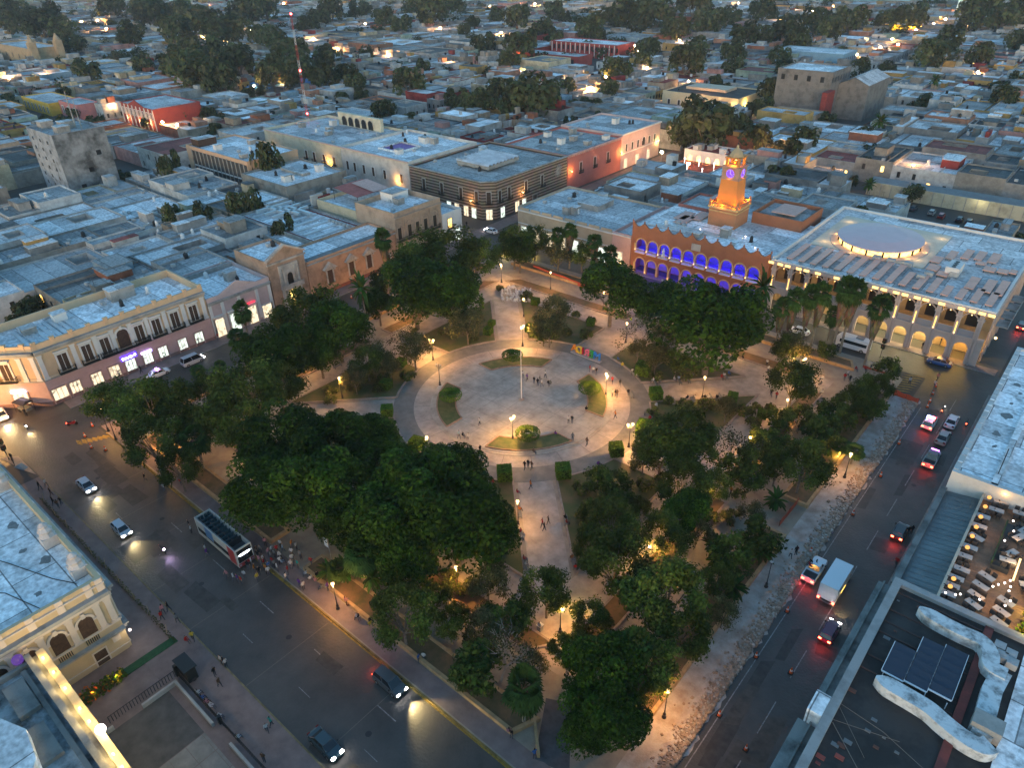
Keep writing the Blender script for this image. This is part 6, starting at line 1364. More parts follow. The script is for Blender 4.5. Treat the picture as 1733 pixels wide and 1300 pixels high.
sq = '''O 690 455 120;O 765 425 130;O 805 440 90;L 700 490 130;L 760 495 115;O 650 480 60;L 640 515 60
O 525 535 135;L 570 555 110;L 470 600 125;S 600 560 55;L 540 600 70;O 620 610 60;L 430 590 50
O 190 680 95;O 255 690 125;O 330 685 130;O 420 665 140;O 470 650 95;O 255 745 110;O 390 715 125;O 325 720 80;O 300 790 80
L 480 745 150;L 560 760 160;L 625 750 120;L 530 825 165;L 440 830 135;L 650 790 120;L 705 830 180;L 740 780 60;L 770 800 110;L 770 880 190;L 655 885 165;L 690 945 110;L 825 895 110;L 590 885 110;L 490 790 120;L 600 820 120
L 1035 490 118;L 1205 545 190;L 1120 515 95;L 1250 555 80;S 1165 510 50;S 1265 515 45
O 870 412 75;O 905 405 60;F 945 430 55;L 880 425 60;O 985 430 50
O 1345 645 95;S 1320 705 55;S 1360 705 45;F 1345 585 60;O 1330 590 50;S 1400 592 36
O 1440 680 55;O 1465 660 60;S 1410 695 50;S 1430 710 50;O 1490 655 50;S 1400 720 55;S 1385 735 60;O 1360 785 105;S 1455 690 50;S 1480 690 45;S 1505 625 45
O 1145 735 135;O 1120 760 100;O 1180 770 90;O 1160 820 105;L 1165 870 90;O 1125 905 95;B 1235 765 90;O 1285 775 80;S 1290 740 50;S 1245 790 60;S 1300 745 60;F 1090 770 60
O 1035 890 115;O 1040 950 130;S 1040 815 65;S 1010 810 50;O 1080 860 40
O 1130 1010 165;O 1150 1060 130;O 1000 1050 80;L 1020 1135 140;O 1085 1120 130;O 1085 1160 78;L 1035 1215 132;L 985 1215 110;O 1070 1000 60
S 1240 935 75;S 1285 905 75;O 1215 985 65;F 1225 1035 60;S 1250 960 50
O 925 1000 100;F 825 985 80;O 680 1040 125;O 690 990 70;S 860 1045 80;B 845 1110 110;S 810 1125 95;F 820 1060 70;S 780 1150 40
F 640 600 55;F 600 640 50;F 700 590 70;F 790 545 70;F 940 525 65;F 930 555 60;B 690 580 60;B 1100 570 80;S 920 560 50;F 1125 575 60;F 1110 605 50;S 1145 610 50;F 1080 590 40;O 770 520 60;F 660 620 40;S 1010 860 60;S 1065 900 55;O 1000 920 70;S 1060 850 50;F 1180 900 55;O 1210 820 65;S 1270 810 50;F 1230 690 45;S 1330 760 50;O 1315 790 60;S 740 1000 55;O 765 1050 70;S 830 1050 60;F 900 1130 60;O 960 1100 70;S 845 900 45;F 1270 870 50'''
n_ = 0
for l in sq.replace('\n',';').split(';'):
    k_, a, b, c = l.split(); treepx(k_,n_,float(a),float(b),float(c)); n_ += 1
def palmpx(px, py, z, protos, i, s_, phrase, grp='palms round the square', h0=9.0):
    p = P(px,py,z); sc = z/h0; put(protos[i%len(protos)],(p.x,p.y,.2),(s_*(1.12 if protos is PAL else 1.0),s_*(1.12 if protos is PAL else 1.0),sc),phrase,grp)
for i,(px,py,z,s_) in enumerate([(a_,b_,c_*1.22,d_) for a_,b_,c_,d_ in [(648,405,10.5,1.0),(612,490,9.5,1.0),(965,392,8.5,.9),(945,398,8,.85),(1006,410,8,.9),(1345,508,10,.85),(1372,503,10,.85),(1392,500,10.5,.85),(1433,492,11.5,.95),(1447,494,11.5,1.0),(1490,520,10.5,.95),(1292,488,10.5,.95),(1325,520,8.5,.8),(1032,430,8,.9)]]):
    palmpx(px,py,z,PAL if i not in (1,11) else PALC,i,s_,'tall palm with hanging dead fronds' if i not in (1,11) else 'slender feather-leaved palm', h0=9.0 if i not in (1,11) else 8.0)
for i,(px,py,z,s_) in enumerate([(410,528,7,1.1),(403,573,5.5,1.2),(330,745,6.5,1.35),(612,940,6,1.4),(886,1165,6.5,1.3),(1075,1098,7,1.1),(1410,535,6,.9),(808,1118,5,.9),(1010,440,6,1.0),(1445,765,2.6,1.0),(1425,755,2.6,.9),(575,965,3,1.0),(372,620,2.5,.8),(335,628,2.5,.8)]): palmpx(px,py,z,PALS,i,s_*.78,'short fan palm with a full round crown',h0=5.0)
for i,(px,py) in enumerate([(1313,852),(1400,760),(1470,700),(1240,1000),(1215,955),(1290,940),(585,970),(560,975),(630,985),(1210,930)]): p = P(px,py,1.2); put(YUC[i%2],(p.x,p.y,.3),1.1,'low spiky yucca',grp='yuccas in the planters')
# clipped topiary
TOP = [(.06,.12,.012),(.08,.14,.015)]
def topiary(kind, seed, shape):
    q = random.Random(seed); t = thing(kind,'','topiary',(0,0,-200)); k = MB()
    if shape == 'cube':
        for i in range(1500):
            f = q.choice([0,1,2,3,4,4]); a, b = q.uniform(-1,1), q.uniform(-1,1); p = [(1,a,b),(-1,a,b),(a,1,b),(a,-1,b),(a,b,1)][f]; nn = [(1,0,0),(-1,0,0),(0,1,0),(0,-1,0),(0,0,1)][f]
            c = TOP[i%2]; v = q.uniform(.7,1.3); leafquad(k,(p[0]*1.15,p[1]*1.15,1.55+p[2]*1.0),Vector(nn)+Vector((q.gauss(0,.4),q.gauss(0,.4),q.gauss(0,.4))),.16,q,(c[0]*v,c[1]*v,c[2]*v,1))
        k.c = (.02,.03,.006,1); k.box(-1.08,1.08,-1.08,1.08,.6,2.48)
    else:
        for i in range(2200):
            th, ph = q.uniform(0,6.283), q.uniform(-.9,3.9); r1, r2 = 1.55, .85; c_ = Vector((math.cos(th),math.sin(th),0)); n = c_*math.cos(ph)+Vector((0,0,1))*math.sin(ph); p = c_*r1+n*r2*(1 if abs(n.z) < .5 else .8)
            c = TOP[i%2]; v = q.uniform(.7,1.3); leafquad(k,(p.x,p.y,2.1+p.z),n+Vector((q.gauss(0,.4),q.gauss(0,.4),q.gauss(0,.4))),.17,q,(c[0]*v,c[1]*v,c[2]*v,1))
    k.build('crown',LEAF,t,world=False); b = MB(); b.tube((0,0,0),(0,0,1.6),.14,.12,6); 
    if shape != 'cube': [b.tube((0,0,.9),(1.4*math.cos(a),1.4*math.sin(a),2.0),.08,.05,5) for a in (0,1.26,2.5,3.77,5.03)]
    b.build('trunk',BARK,t,world=False); return t
TC, TD = topiary('clipped_cube_bush',71,'cube'), topiary('clipped_ring_bush',72,'ring')
for i,(px,py,lab) in enumerate([(867,600,'clipped ring bush on the farthest curved lawn of the circle'),(762,667,'dark clipped ring bush on the left curved lawn of the circle'),(998,655,'clipped ring bush on the right curved lawn of the circle'),(893,732,'bright lamplit clipped ring bush on the nearest curved lawn')]):
    p = P(px,py,2.3); o = TD if i == 0 else dup(TD,(0,0,0)); o.location = (p.x,p.y,.35); o['label'] = lab; o['group'] = 'ring bushes on the circle lawns'; o.scale = (.9,.9,.85)
for i,(px,py,s_) in enumerate([(655,697,.9),(854,804,1.0),(953,800,1.0),(1110,668,.95),(1043,763,.95),(679,613,.75),(653,652,.85),(826,560,.75),(906,510,.75),(1240,672,.75),(1088,628,1.15),(1200,615,.7),(1000,545,.65),(832,545,.6),(898,556,.85),(1090,728,1.1),(705,752,.9),(1290,700,.7)]):
    p = P(px,py,1.3); o = TC if i == 0 else dup(TC,(0,0,0)); o.location = (p.x,p.y,.2); o.scale = (s_,s_,s_*.95); o.rotation_euler.z = .785 if i < 5 else .3; o['group'] = 'clipped cube bushes'; trees.append((o,'clipped cube bush',(p.x,p.y,1.3)))
# low shrubs in the beds
SHB = thing('shrub','','shrub',(0,0,-200)); kk, LL = crown(81,1.2,.8,.6,500,.22,OL+MD,8,(.4,.6),1); kk.build('foliage',LEAF,SHB,world=False); b = MB(); [b.tube((0,0,0),(.7*math.cos(a),.7*math.sin(a),.8),.04,.02,4) for a in range(6)]; b.build('stem',BARK,SHB,world=False)
sh = random.Random(6); first = True
for px,py in [(600,660),(625,640),(745,565),(770,565),(960,565),(975,535),(1110,640),(1160,640),(1130,680),(1160,690),(1195,690),(985,830),(1060,820),(1035,840),(1280,690),(860,900),(890,505),(845,490),(1000,545),(1345,640),(1275,720),(650,645),(700,560),(1090,825),(1120,815),(1300,700),(830,990),(1005,960),(1290,800),(1250,840),(1235,880),(990,880),(1000,900),(1050,870),(1090,860),(1075,790),(1110,720),(1180,700),(1260,700),(1320,730),(1200,880),(1180,840),(790,1000),(760,980),(720,1010),(800,1090),(840,960),(850,930),(600,650),(640,660),(560,680),(940,570),(990,570),(910,540),(780,540),(800,575),(1100,600),(1180,630),(690,640),(560,665),(1105,700)]:
    p = P(px,py,.6); s_ = sh.uniform(.7,1.3)
    if first: o = SHB; first = False
    else: o = dup(SHB,(0,0,0))
    o.location = (p.x,p.y,.3); o.scale = (s_,s_,s_); o.rotation_euler.z = sh.uniform(0,6); o['group'] = 'shrubs in the beds'; trees.append((o,'low loose shrub',(p.x,p.y,.8)))
# trees among the houses
ct = '''146 123 47;243 110 40;314 118 78;366 131 68;318 97 65;222 58 52;293 55 65;340 86 78;78 34 65;16 40 50;434 63 40;125 73 40;327 31 65;418 21 65;403 105 65;288 283 40;282 298 30;453 285 55;587 128 42;487 105 65;548 131 52;555 100 52;451 65 52;678 39 38;723 39 26;801 39 26;786 51 24;817 71 42;870 73 36;715 115 30;691 141 58;775 167 45;822 170 52;868 183 42;652 191 45;699 10 40;886 76 55;944 68 28;1033 34 47;1145 47 52;957 29 20;1088 105 36;1161 105 62;1043 115 52;900 167 88;960 149 36;1030 152 34;965 207 24;1195 212 104;1265 230 52;1289 63 42;1242 112 40;1234 31 42;1082 8 65;1174 10 65;1317 150 63;1330 123 40;1605 68 52;1571 94 58;1427 89 28;1696 34 52;1662 94 47;1699 167 47;1725 133 30;1333 256 50;1361 240 52;1463 235 40;1320 298 50;1469 282 32;1445 308 18;1335 52 58;295 372 44;345 375 36;400 359 40;429 354 40;480 393 42;490 85 60;20 20 60;560 20 50;610 15 40;760 10 50;840 25 30;1230 230 60;1180 225 60;1500 120 30;1640 40 40;1380 40 60;1440 30 60;1290 20 50;940 20 40;1010 60 30;520 40 40;360 50 70;400 50 60;260 25 60;300 20 60;190 15 50;110 50 50;1720 70 40;1290 180 40;1470 260 30;1600 190 30;345 130 70;385 95 60;300 110 60;460 125 60;510 125 60;600 140 40;70 45 60;245 10 60;450 15 60;540 30 40;650 30 40;730 20 60;880 30 50;920 45 40;1000 45 50;1060 25 70;1110 30 70;1200 35 60;1260 60 50;1350 70 50;1400 50 50;1540 25 60;1660 20 70;1715 25 60;1500 35 40;1320 95 40;1240 90 45;1180 85 50;1100 85 45;860 100 40;620 95 30;1280 240 60;1160 220 60;1240 215 70;880 175 70;930 160 50;850 160 60;800 175 50'''
i = 0
for l in ct.replace('\n',';').split(';'):
    a, b, c = map(float,l.split()); treepx('Y',i,a,b,c,.0,1.25 if b < 270 or a > 600 else 2.0,'trees among the houses'); i += 1
for px,py,z,s_ in ((1490,205,10,1.3),(1471,312,6,1.0),(1584,135,9,1.3),(118,52,10,1.6),(45,75,9,1.5),(55,78,9,1.5)): palmpx(px,py,z,PALC,0,s_,'feather palm among the roofs','palms among the roofs',h0=8.0)
yq = random.Random(12); nt_ = 0; FT = MB()
yards.sort(key=lambda l: depth(((l[0]+l[2])/2,(l[1]+l[3])/2,0)))
for l in yards:
    x0,y0,x1,y1 = l; n = max(1,int((x1-x0)*(y1-y0)/90))
    for _ in range(min(n,3)):
        x, y = yq.uniform(x0,x1), yq.uniform(y0,y1); d_ = depth((x,y,4)); r_ = yq.uniform(.45,.85) if d_ < 420 else yq.uniform(.7,1.25)
        if nt_ < 110 and d_ < 560: put(FARP[nt_%4],(x,y,0),(r_,r_,r_*1.1),'bushy yard tree','trees among the houses'); nt_ += 1
        else:
            R_ = 5*r_; v = yq.uniform(.7,1.2); cc = FARC[nt_%3]; nt_ += 1
            for i in range(70):
                d = Vector((yq.gauss(0,1),yq.gauss(0,1),yq.gauss(.4,1))).normalized(); rr = R_*yq.uniform(.55,1.05)*(1+.25*math.sin(5*d.x+x)); f = v*yq.uniform(.7,1.3)
                leafquad(FT,(x+d.x*rr,y+d.y*rr,4.8*r_+d.z*rr*.75),d+Vector((yq.gauss(0,.4),yq.gauss(0,.4),.3)),1.25*r_,yq,(cc[0]*f,cc[1]*f,cc[2]*f,1))
tag(struct(FT.build('distant_trees',LEAF),'stuff'),'dark tree crowns merged among the far houses','trees')
for l in yards[:400]:
    pass
yd = MB()
for x0,y0,x1,y1 in yards: yd.flat([(x0,y0),(x1,y0),(x1,y1),(x0,y1)],.02)
S(yd,'yard',mat('yard_soil',(.045,.045,.03),noise=.5,nscale=.1,col2=(.09,.08,.06)))
# ------------------------------------------------------------------ street lamps
SODIUM = (1,.49,.13); POST = mat('lamp_post_black', (.012,.012,.012), rough=.45, spec=.5); GLB = glow('lamp_globe', (1,.55,.22), 3.0)
things_lm = []                                        # (object, phrase, position) waiting for a label
def street_lamp(p, n=2, rz=.8, lit=True, e=1.0, h=4.7):
    t = thing('street_lamp','','street lamp',(p[0],p[1],p[2]),'black globe lamps of the square',rz=0)
    k = MB(); k.lathe([(.28,0),(.28,.15),(.16,.35),(.2,.6),(.09,.9),(.06,1.4),(.05,h-.5),(.08,h-.4),(.05,h-.3)],0,0,0,8); k.build('post',POST,t,world=False)
    pos = [(.42*math.cos(rz),.42*math.sin(rz)),(-.42*math.cos(rz),-.42*math.sin(rz))] if n == 2 else [(0,0)]
    for x,y in pos:
        if n == 2: k = MB(); k.path([(0,0,h-.6),(x*.6,y*.6,h-.75),(x,y,h-.45)],.035); k.build('arm',POST,t,world=False)
        k = MB(); k.ball((x,y,h),.23,1,9,6); g_ = k.build('globe',GLB if lit else mat('globe_off',(.3,.3,.3)),t,world=False)
        k = MB(); k.lathe([(.1,-.05),(.16,0),(.1,.05)],x,y,h-.27,7); k.lathe([(.09,0),(.05,.08),(.02,.16)],x,y,h+.25,6); k.build('collar',POST,g_,world=False)
        if lit:
            l = lamp_light('lamp_glow',(x,y,h-.55),SODIUM,500*e*(1 if n == 2 else 1.35),t,.18)
    if n == 2: k = MB(); k.lathe([(.04,0),(.06,.2),(.02,.6)],0,0,h-.4,6); k.build('finial',POST,t,world=False)
    things_lm.append((t,('lit twin-globe street lamp' if n == 2 else 'lit single-globe street lamp') if lit else 'unlit street lamp',(p[0],p[1],p[2]+3))); return t
for px,py,rz in [(730,576,.5),(722,743,-.8),(1067,719,.9),(1027,635,-.7),(848,449,-.7),(1362,609,-1.6),(949,1028,-.4),(884,553,1.6),(867,707,1.6)]:
    p = P(px,py,4.8); street_lamp((p.x,p.y,.15),2,rz,True,1.5 if abs(p.x)+abs(p.y) < 45 else .9)
for px,py in [(680,515),(502,594),(574,641),(772,962),(876,850),(932,462),(886,507),(1061,548),(1193,640),(1333,678),(1270,742),(1189,832),(1099,927),(429,733),(386,667),(170,695),(268,727),(1050,446),(1258,563),(1022,495),(1130,1172),(563,990),(640,466),(1160,520),(1225,510)]:
    p = P(px,py,4.7); street_lamp((p.x,p.y,.15),1,0,True,1.0)
for px,py,e in [(1440,770,.7)]: p = P(px,py,4.7); street_lamp((p.x,p.y,.15),1,0,True,e)
p = P(742,620,4.5); street_lamp((p.x,p.y,.15),2,.3,False)
# plain lamp posts along the kerbs
for px,py in [(197,745),(1296,995)]: p = P(px,py,0); street_lamp((p.x,p.y,.15),1,0,False)
# hidden planter lights that show on the leaves
for px,py,e in [(1120,915,120),(905,425,110),(855,425,110),(975,1020,70),(585,950,70),(1420,765,70),(1345,600,80),(150,0,0),(470,1000,0),(730,620,0),(240,715,60)]:
    if e: p = P(px,py,1.6); t = thing('ground_spotlight','','spotlight',(p.x,p.y,.4),'small spotlights in the planters'); k = MB(); k.lathe([(.12,0),(.16,.25)],0,0,0,8); k.build('housing',POST,t,world=False); k = MB(); k.lathe([(.14,.25),(.12,.28)],0,0,0,8); k.build('lens',BULB,t,world=False); lamp_light('spot_glow',(0,0,.9),(1,.7,.1),e,t,.1); things_lm.append((t,'small planter spotlight lighting leaves',(p.x,p.y,.6)))
# lamps of the city streets
cl = '''190 180;240 193;275 207;300 212;155 52;262 20;305 23;138 36;165 34;28 12;60 8;80 25;180 48;345 62;383 66;292 9;355 9;425 50;355 118;530 65;618 40;670 8;700 12;780 8;493 72;572 83;657 94;658 92;762 108;745 47;848 55;880 120;1075 77;1081 86;1150 68;1178 42;1203 42;1100 233;1095 115;1320 30;1345 18;1375 18;1410 10;1490 80;1520 75;1510 66;1550 50;1580 40;1600 32;1625 22;1450 92;1460 68;1640 42;1655 122;1440 165;1410 295;1320 255;1188 163;1295 260;1020 15;1040 12;985 15;905 6;935 8;1250 5;1300 10;1075 10;1130 15;830 10;560 5;480 5;1630 5;1680 15;1700 5;1545 282;1165 278;1120 258;995 150;1165 138;1025 130;430 145;478 138;600 255;940 140;1000 148;1180 175;1650 100;15 132;65 135;75 128'''
g0 = None
for i,l in enumerate(cl.replace('\n',';').split(';')):
    px, py = map(float,l.split()); p = P(px,py,6); d_ = depth(p); wht = i%7 in (3,); lab = 'warm street light among the houses' if not wht else 'white street light among the houses'
    if g0 is None:
        g0 = thing('street_light',lab,'street light',(p.x,p.y,0),'street lights of the surrounding city'); k = MB(); k.lathe([(.12,0),(.08,6.2)],0,0,0,6); k.build('pole',CONC,g0,world=False)
        k = MB(); k.ball((0,0,6.2),.55,.8,7,5); k.build('lamp_head',glow('street_light_head',(1,.5,.18),160),g0,world=False); o = g0
    else: o = dup(g0,(p.x,p.y,0))
    s_ = min(2.2,max(1,d_/380)); o.scale = (s_,s_,1)
    lamp_light('street_glow',(0,.0,8.2),(1,.47,.15) if not wht else (.9,1,.85),(240+.9*d_)*(1 if not wht else .5),o,.4)
    things_lm.append((o,lab,(p.x,p.y,6)))

t = thing('wall_lamp','bright sodium lamp on the house wall at the left edge of the junction','lamp',(-71.5,-70.5,0)); k = MB(); k.tube((0,0,0),(0,0,6.2),.08); k.tube((0,0,6.1),(1.3,.8,6.4),.05); k.build('pole',POST,t,world=False); k = MB(); k.ball((1.4,.9,6.3),.3,.6); k.build('lamp_head',GLB,t,world=False); lamp_light('lamp_glow',(1.5,1.0,5.8),(1,.5,.12),2600,t,.25)
# ------------------------------------------------------------------ vehicles
GLS = mat('car_glass', (.012,.015,.018), rough=.12, spec=.6); TYRE = mat('tyre', (.012,.012,.012)); RIM = mat('rim', (.25,.25,.26), rough=.4, metal=.5)
HEADON = glow('headlight_on', (1,.95,.9), 30); HEADOFF = mat('headlight_off', (.35,.35,.36), rough=.2); TAILON = glow('taillight_on', (1,.05,.02), 14); TAILOFF = mat('taillight_off', (.15,.01,.01)); BLK = mat('trim_black', (.015,.015,.016), rough=.5)
def paint(name, c): return mat('car_paint_'+name, c, rough=.3, spec=.6)
def loft(k, secs):
    """secs: list of (x, half width, z bottom, z top, half width top)"""
    vs = []
    for x,w_,z0,z1,wt in secs: vs += [(x,-w_,z0),(x,w_,z0),(x,w_,z0+(z1-z0)*.6),(x,wt,z1),(x,-wt,z1),(x,-w_,z0+(z1-z0)*.6)]
    n = 6; fs = [(i*n+j,i*n+(j+1)%n,(i+1)*n+(j+1)%n,(i+1)*n+j) for i in range(len(secs)-1) for j in range(n)]+[tuple(range(n))[::-1],tuple(range((len(secs)-1)*n,len(secs)*n))]
    k.add(vs,fs)
def wheels(t, xs, w_, r=.33):
    for x in xs:
        for s_ in (-1,1):
            M = Matrix.Translation((x,s_*w_,r))@Matrix.Rotation(math.pi/2,4,'X'); k = MB(); k.M = M; k.lathe([(r*.6,-.11),(r,-.1),(r,.1),(r*.6,.11)],0,0,0,12); o = k.build('wheel',TYRE,t,world=False)
            k = MB(); k.M = M; k.lathe([(.02,-.125),(r*.6,-.12),(r*.6,.12),(.02,.125)],0,0,0,8); k.build('rim',RIM,o,world=False)
def car(px, py, heading, kind, pm, label, head=False, tail=False, spot=0, z=0, cat='car', pos=None, group=None):
    p = P(px,py,z+.5) if pos is None else Vector(pos); t = thing('parked_car' if not (head or tail) else 'car',label,cat,(p.x,p.y,z+.01),group or 'cars around the square',rz=heading)
    L_, W_, H_ = {'sedan':(4.5,.87,1.42),'hatch':(3.9,.84,1.5),'suv':(4.5,.92,1.68),'pickup':(5.2,.93,1.75),'van':(4.8,.92,1.95)}[kind]; h = L_/2
    k = MB()
    if kind == 'sedan': loft(k,[(-h,W_*.82,.35,.85,W_*.72),(-h+.25,W_,.25,.95,W_*.86),(-h*.2,W_,.22,.95,W_*.9),(h*.4,W_,.22,.9,W_*.9),(h-.3,W_*.97,.25,.78,W_*.8),(h,W_*.78,.35,.65,W_*.66)]); cab = [(-h+.55,-h*.42),(h*.22,h*.55)]; zb = .93
    elif kind == 'pickup': loft(k,[(-h,W_,.45,1.0,W_*.96),(-h+.05,W_,.42,1.02,W_*.97),(h*.25,W_,.4,1.05,W_*.95),(h-.35,W_*.97,.4,.98,W_*.85),(h,W_*.85,.45,.85,W_*.75)]); cab = [(-h*.22,-h*.1),(h*.22,h*.5)]; zb = 1.03
    else: loft(k,[(-h,W_*.9,.35,1.0,W_*.8),(-h+.12,W_,.25,1.02,W_*.9),(0,W_,.22,1.02,W_*.92),(h*.5,W_,.25,.98,W_*.9),(h-.25,W_*.97,.28,.86,W_*.8),(h,W_*.82,.35,.7,W_*.7)]); cab = [(-h+.12,-h+.4),(h*.25 if kind != 'van' else h*.45,h*.58 if kind != 'van' else h*.75)]; zb = 1.0
    k.build('body',pm,t,world=False)
    a0, a1 = cab[0]; b0, b1 = cab[1]; k = MB(); wt = W_*.72; k.add([(a0,-W_*.86,zb-.03),(b1,-W_*.86,zb-.03),(b1,W_*.86,zb-.03),(a0,W_*.86,zb-.03),(a1,-wt,H_-.04),(b0,-wt,H_-.04),(b0,wt,H_-.04),(a1,wt,H_-.04)],[(0,1,5,4),(1,2,6,5),(2,3,7,6),(3,0,4,7),(4,5,6,7)]); k.build('window',GLS,t,world=False)
    k = MB(); k.prism([(a1-.02,-wt+.02),(b0+.02,-wt+.02),(b0+.08,0),(b0+.02,wt-.02),(a1-.02,wt-.02)],H_-.035,H_+.02,True)
    for s_ in (-1,1):
        for (x0,x1) in ((a0,a1),(b1,b0)): k.tube((x0,s_*W_*.85,zb),(x1,s_*wt,H_-.02),.045,n=4)
        k.tube(((a0+b1)/2,s_*W_*.86,zb),((a1+b0)/2,s_*wt,H_-.02),.045,n=4)
    k.build('roof',pm,t,world=False); wheels(t,(-h*.6,h*.62),W_-.08,.33 if kind != 'pickup' else .38)
    for s_ in (-1,1):
        k = MB(); k.box(h-.22,h+.0,s_*W_*.62-.2,s_*W_*.62+.2,.6,.76); k.build('headlight',HEADON if head else HEADOFF,t,world=False)
        k = MB(); k.box(-h-.03,-h+.14,s_*W_*.66-.17,s_*W_*.66+.17,.72,.95); k.build('taillight',TAILON if tail else TAILOFF,t,world=False)
        k = MB(); k.box(b1-.35,b1-.2,s_*(W_+.08)-.09,s_*(W_+.08)+.09,zb,zb+.14); k.build('mirror',BLK,t,world=False)
    k = MB(); k.box(h-.05,h+.04,-W_*.7,W_*.7,.3,.45); k.box(-h-.05,-h+.05,-W_*.75,W_*.75,.32,.48); k.build('bumper',BLK if kind != 'sedan' else pm,t,world=False)
    if kind == 'pickup':
        k = MB(); k.box(-h+.12,-h*.25,-W_+.12,W_-.12,1.03,1.035); k.build('bed_floor',BLK,t,world=False); k = MB()
        for s_ in (-1,1): k.box(-h,-h*.22,s_*W_-.06,s_*W_+.0 if s_ > 0 else s_*W_+.06,1.0,1.3) if s_ > 0 else k.box(-h,-h*.22,-W_,-W_+.06,1.0,1.3)
        k.box(-h,-h+.06,-W_+.06,W_-.06,1.0,1.3); k.build('bed_side',pm,t,world=False)
    if spot:
        lamp_light('headlight_beam',(h+.9,0,.8),(1,.78,.35),spot,t,.15,'SPOT',(0,R(-78),0),92)
    if tail: lamp_light('taillight_glow',(-h-.7,0,.7),(1,.06,.05),14,t,.15)
    return t
SIL = paint('silver',(.42,.44,.47)); WHI = paint('white',(.62,.63,.64)); DGR = paint('dark_grey',(.06,.065,.07)); DTE = paint('dark_teal',(.025,.05,.06)); MAR = paint('maroon',(.12,.02,.05)); BLU = paint('blue',(.02,.07,.22)); REDP = paint('red',(.25,.02,.02)); BLKP = paint('black',(.02,.02,.022)); GOLD = paint('taxi_silver',(.3,.29,.26))
car(146,822,0,'sedan',SIL,'silver car with both headlights on, upper of two moving down the bus street',True,spot=420)
car(206,897,0,'hatch',SIL,'silver-blue car with headlights on, lower of two moving down the bus street',True,spot=380)
c_ = car(660,1156,0,'suv',DGR,'dark grey off-roader at the kerb lighting the yellow kerb line',True,True,spot=900)
car(551,1260,0,'sedan',DTE,'dark teal car with headlights on at the bottom of the photo',True,spot=60)
car(2,702,-.1,'sedan',WHI,'white car entering at the left edge with headlights on',True,spot=700)
car(1523,901,R(90),'hatch',BLKP,'black hatchback with pale roof stripe and red tail lights beside the right kerb',tail=True)
car(1404,1070,R(90),'hatch',MAR,'maroon car with long red tail lights behind the white truck',head=True,tail=True,spot=120)
police = car(1573,716,R(90),'suv',WHI,'police car with flashing red and blue roof bar',tail=True,cat='police car')
for s_,m in ((-1,glow('beacon_red_bright',(1,.05,.05),16)),(1,glow('beacon_blue_bright',(.15,.2,1),16))): k = MB(); k.box(-.3,.1,s_*.35-.3,s_*.35+.3,1.7,1.86); k.build('light_bar',m,police,world=False)
lamp_light('beacon_glow',(-.5,-.4,2.3),(1,.1,.1),26,police,.1); lamp_light('beacon_glow',(.2,.6,2.3),(.25,.3,1),26,police,.1)
car(1611,714,R(90),'sedan',WHI,'white car beside the police car, near the white roof edge')
car(1596,741,R(90),'sedan',GOLD,'silver taxi with yellowish tail behind the white car',tail=False)
pt = car(1576,778,R(90),'pickup',GOLD,'tan pickup with a roof rack and red tail lights',tail=True,cat='pickup')
k = MB(); 
for i in range(6): k.box(-.45+.27*i,-.4+.27*i,-.72,.72,1.86,1.92)
for s_ in (-1,1): k.box(-.45,1.0,s_*.68-.03,s_*.68+.03,1.78,1.86)
k.build('roof_rack',RIM,pt,world=False); k = MB(); k.box(.9,1.05,-.6,.6,1.86,2.0); k.build('light_bar',glow('beacon_violet',(.6,.1,.8),5),pt,world=False)
car(1378,966,R(90),'pickup',WHI,'white-cabbed pickup carrying people beside the white truck',tail=True,cat='pickup')
car(1590,613,R(180),'sedan',BLU,'blue car crossing in front of the arcade palace')
car(1729,552,R(90),'hatch',DGR,'dark car with red tail lights leaving at the right edge',tail=True)
car(831,391,R(180),'sedan',WHI,'white car turning at the far street corner by the striped building',head=True)
pc = car(268,632,R(90),'sedan',WHI,'white police car parked by the lit shops of the ochre building',cat='police car'); k = MB(); k.box(-.2,.15,-.5,.5,1.45,1.6); k.build('light_bar',glow('beacon_lilac',(.7,.2,1),10),pc,world=False)
car(326,611,R(90),'van',SIL,'silver station wagon driving past the pale pink shops',head=True)
car(1352,560,R(180),'sedan',WHI,'white car half hidden behind the palms of the arcade palace')
for px,py,m,lab in ((1546,353,DGR,'dark grey car, leftmost in the walled car park behind the oval skylight'),(1577,360,GOLD,'grey-gold car parked second in the walled car park'),(1593,366,REDP,'red car parked in the walled car park'),(1624,372,BLKP,'black car parked right of the red car'),(1640,376,BLKP,'black car, rightmost in the walled car park')): car(px,py,R(90),'hatch',m,lab,group='cars in the car park')
car(1333,257,R(0),'sedan',WHI,'white car parked under trees right of the clock tower',group='cars in the car park')
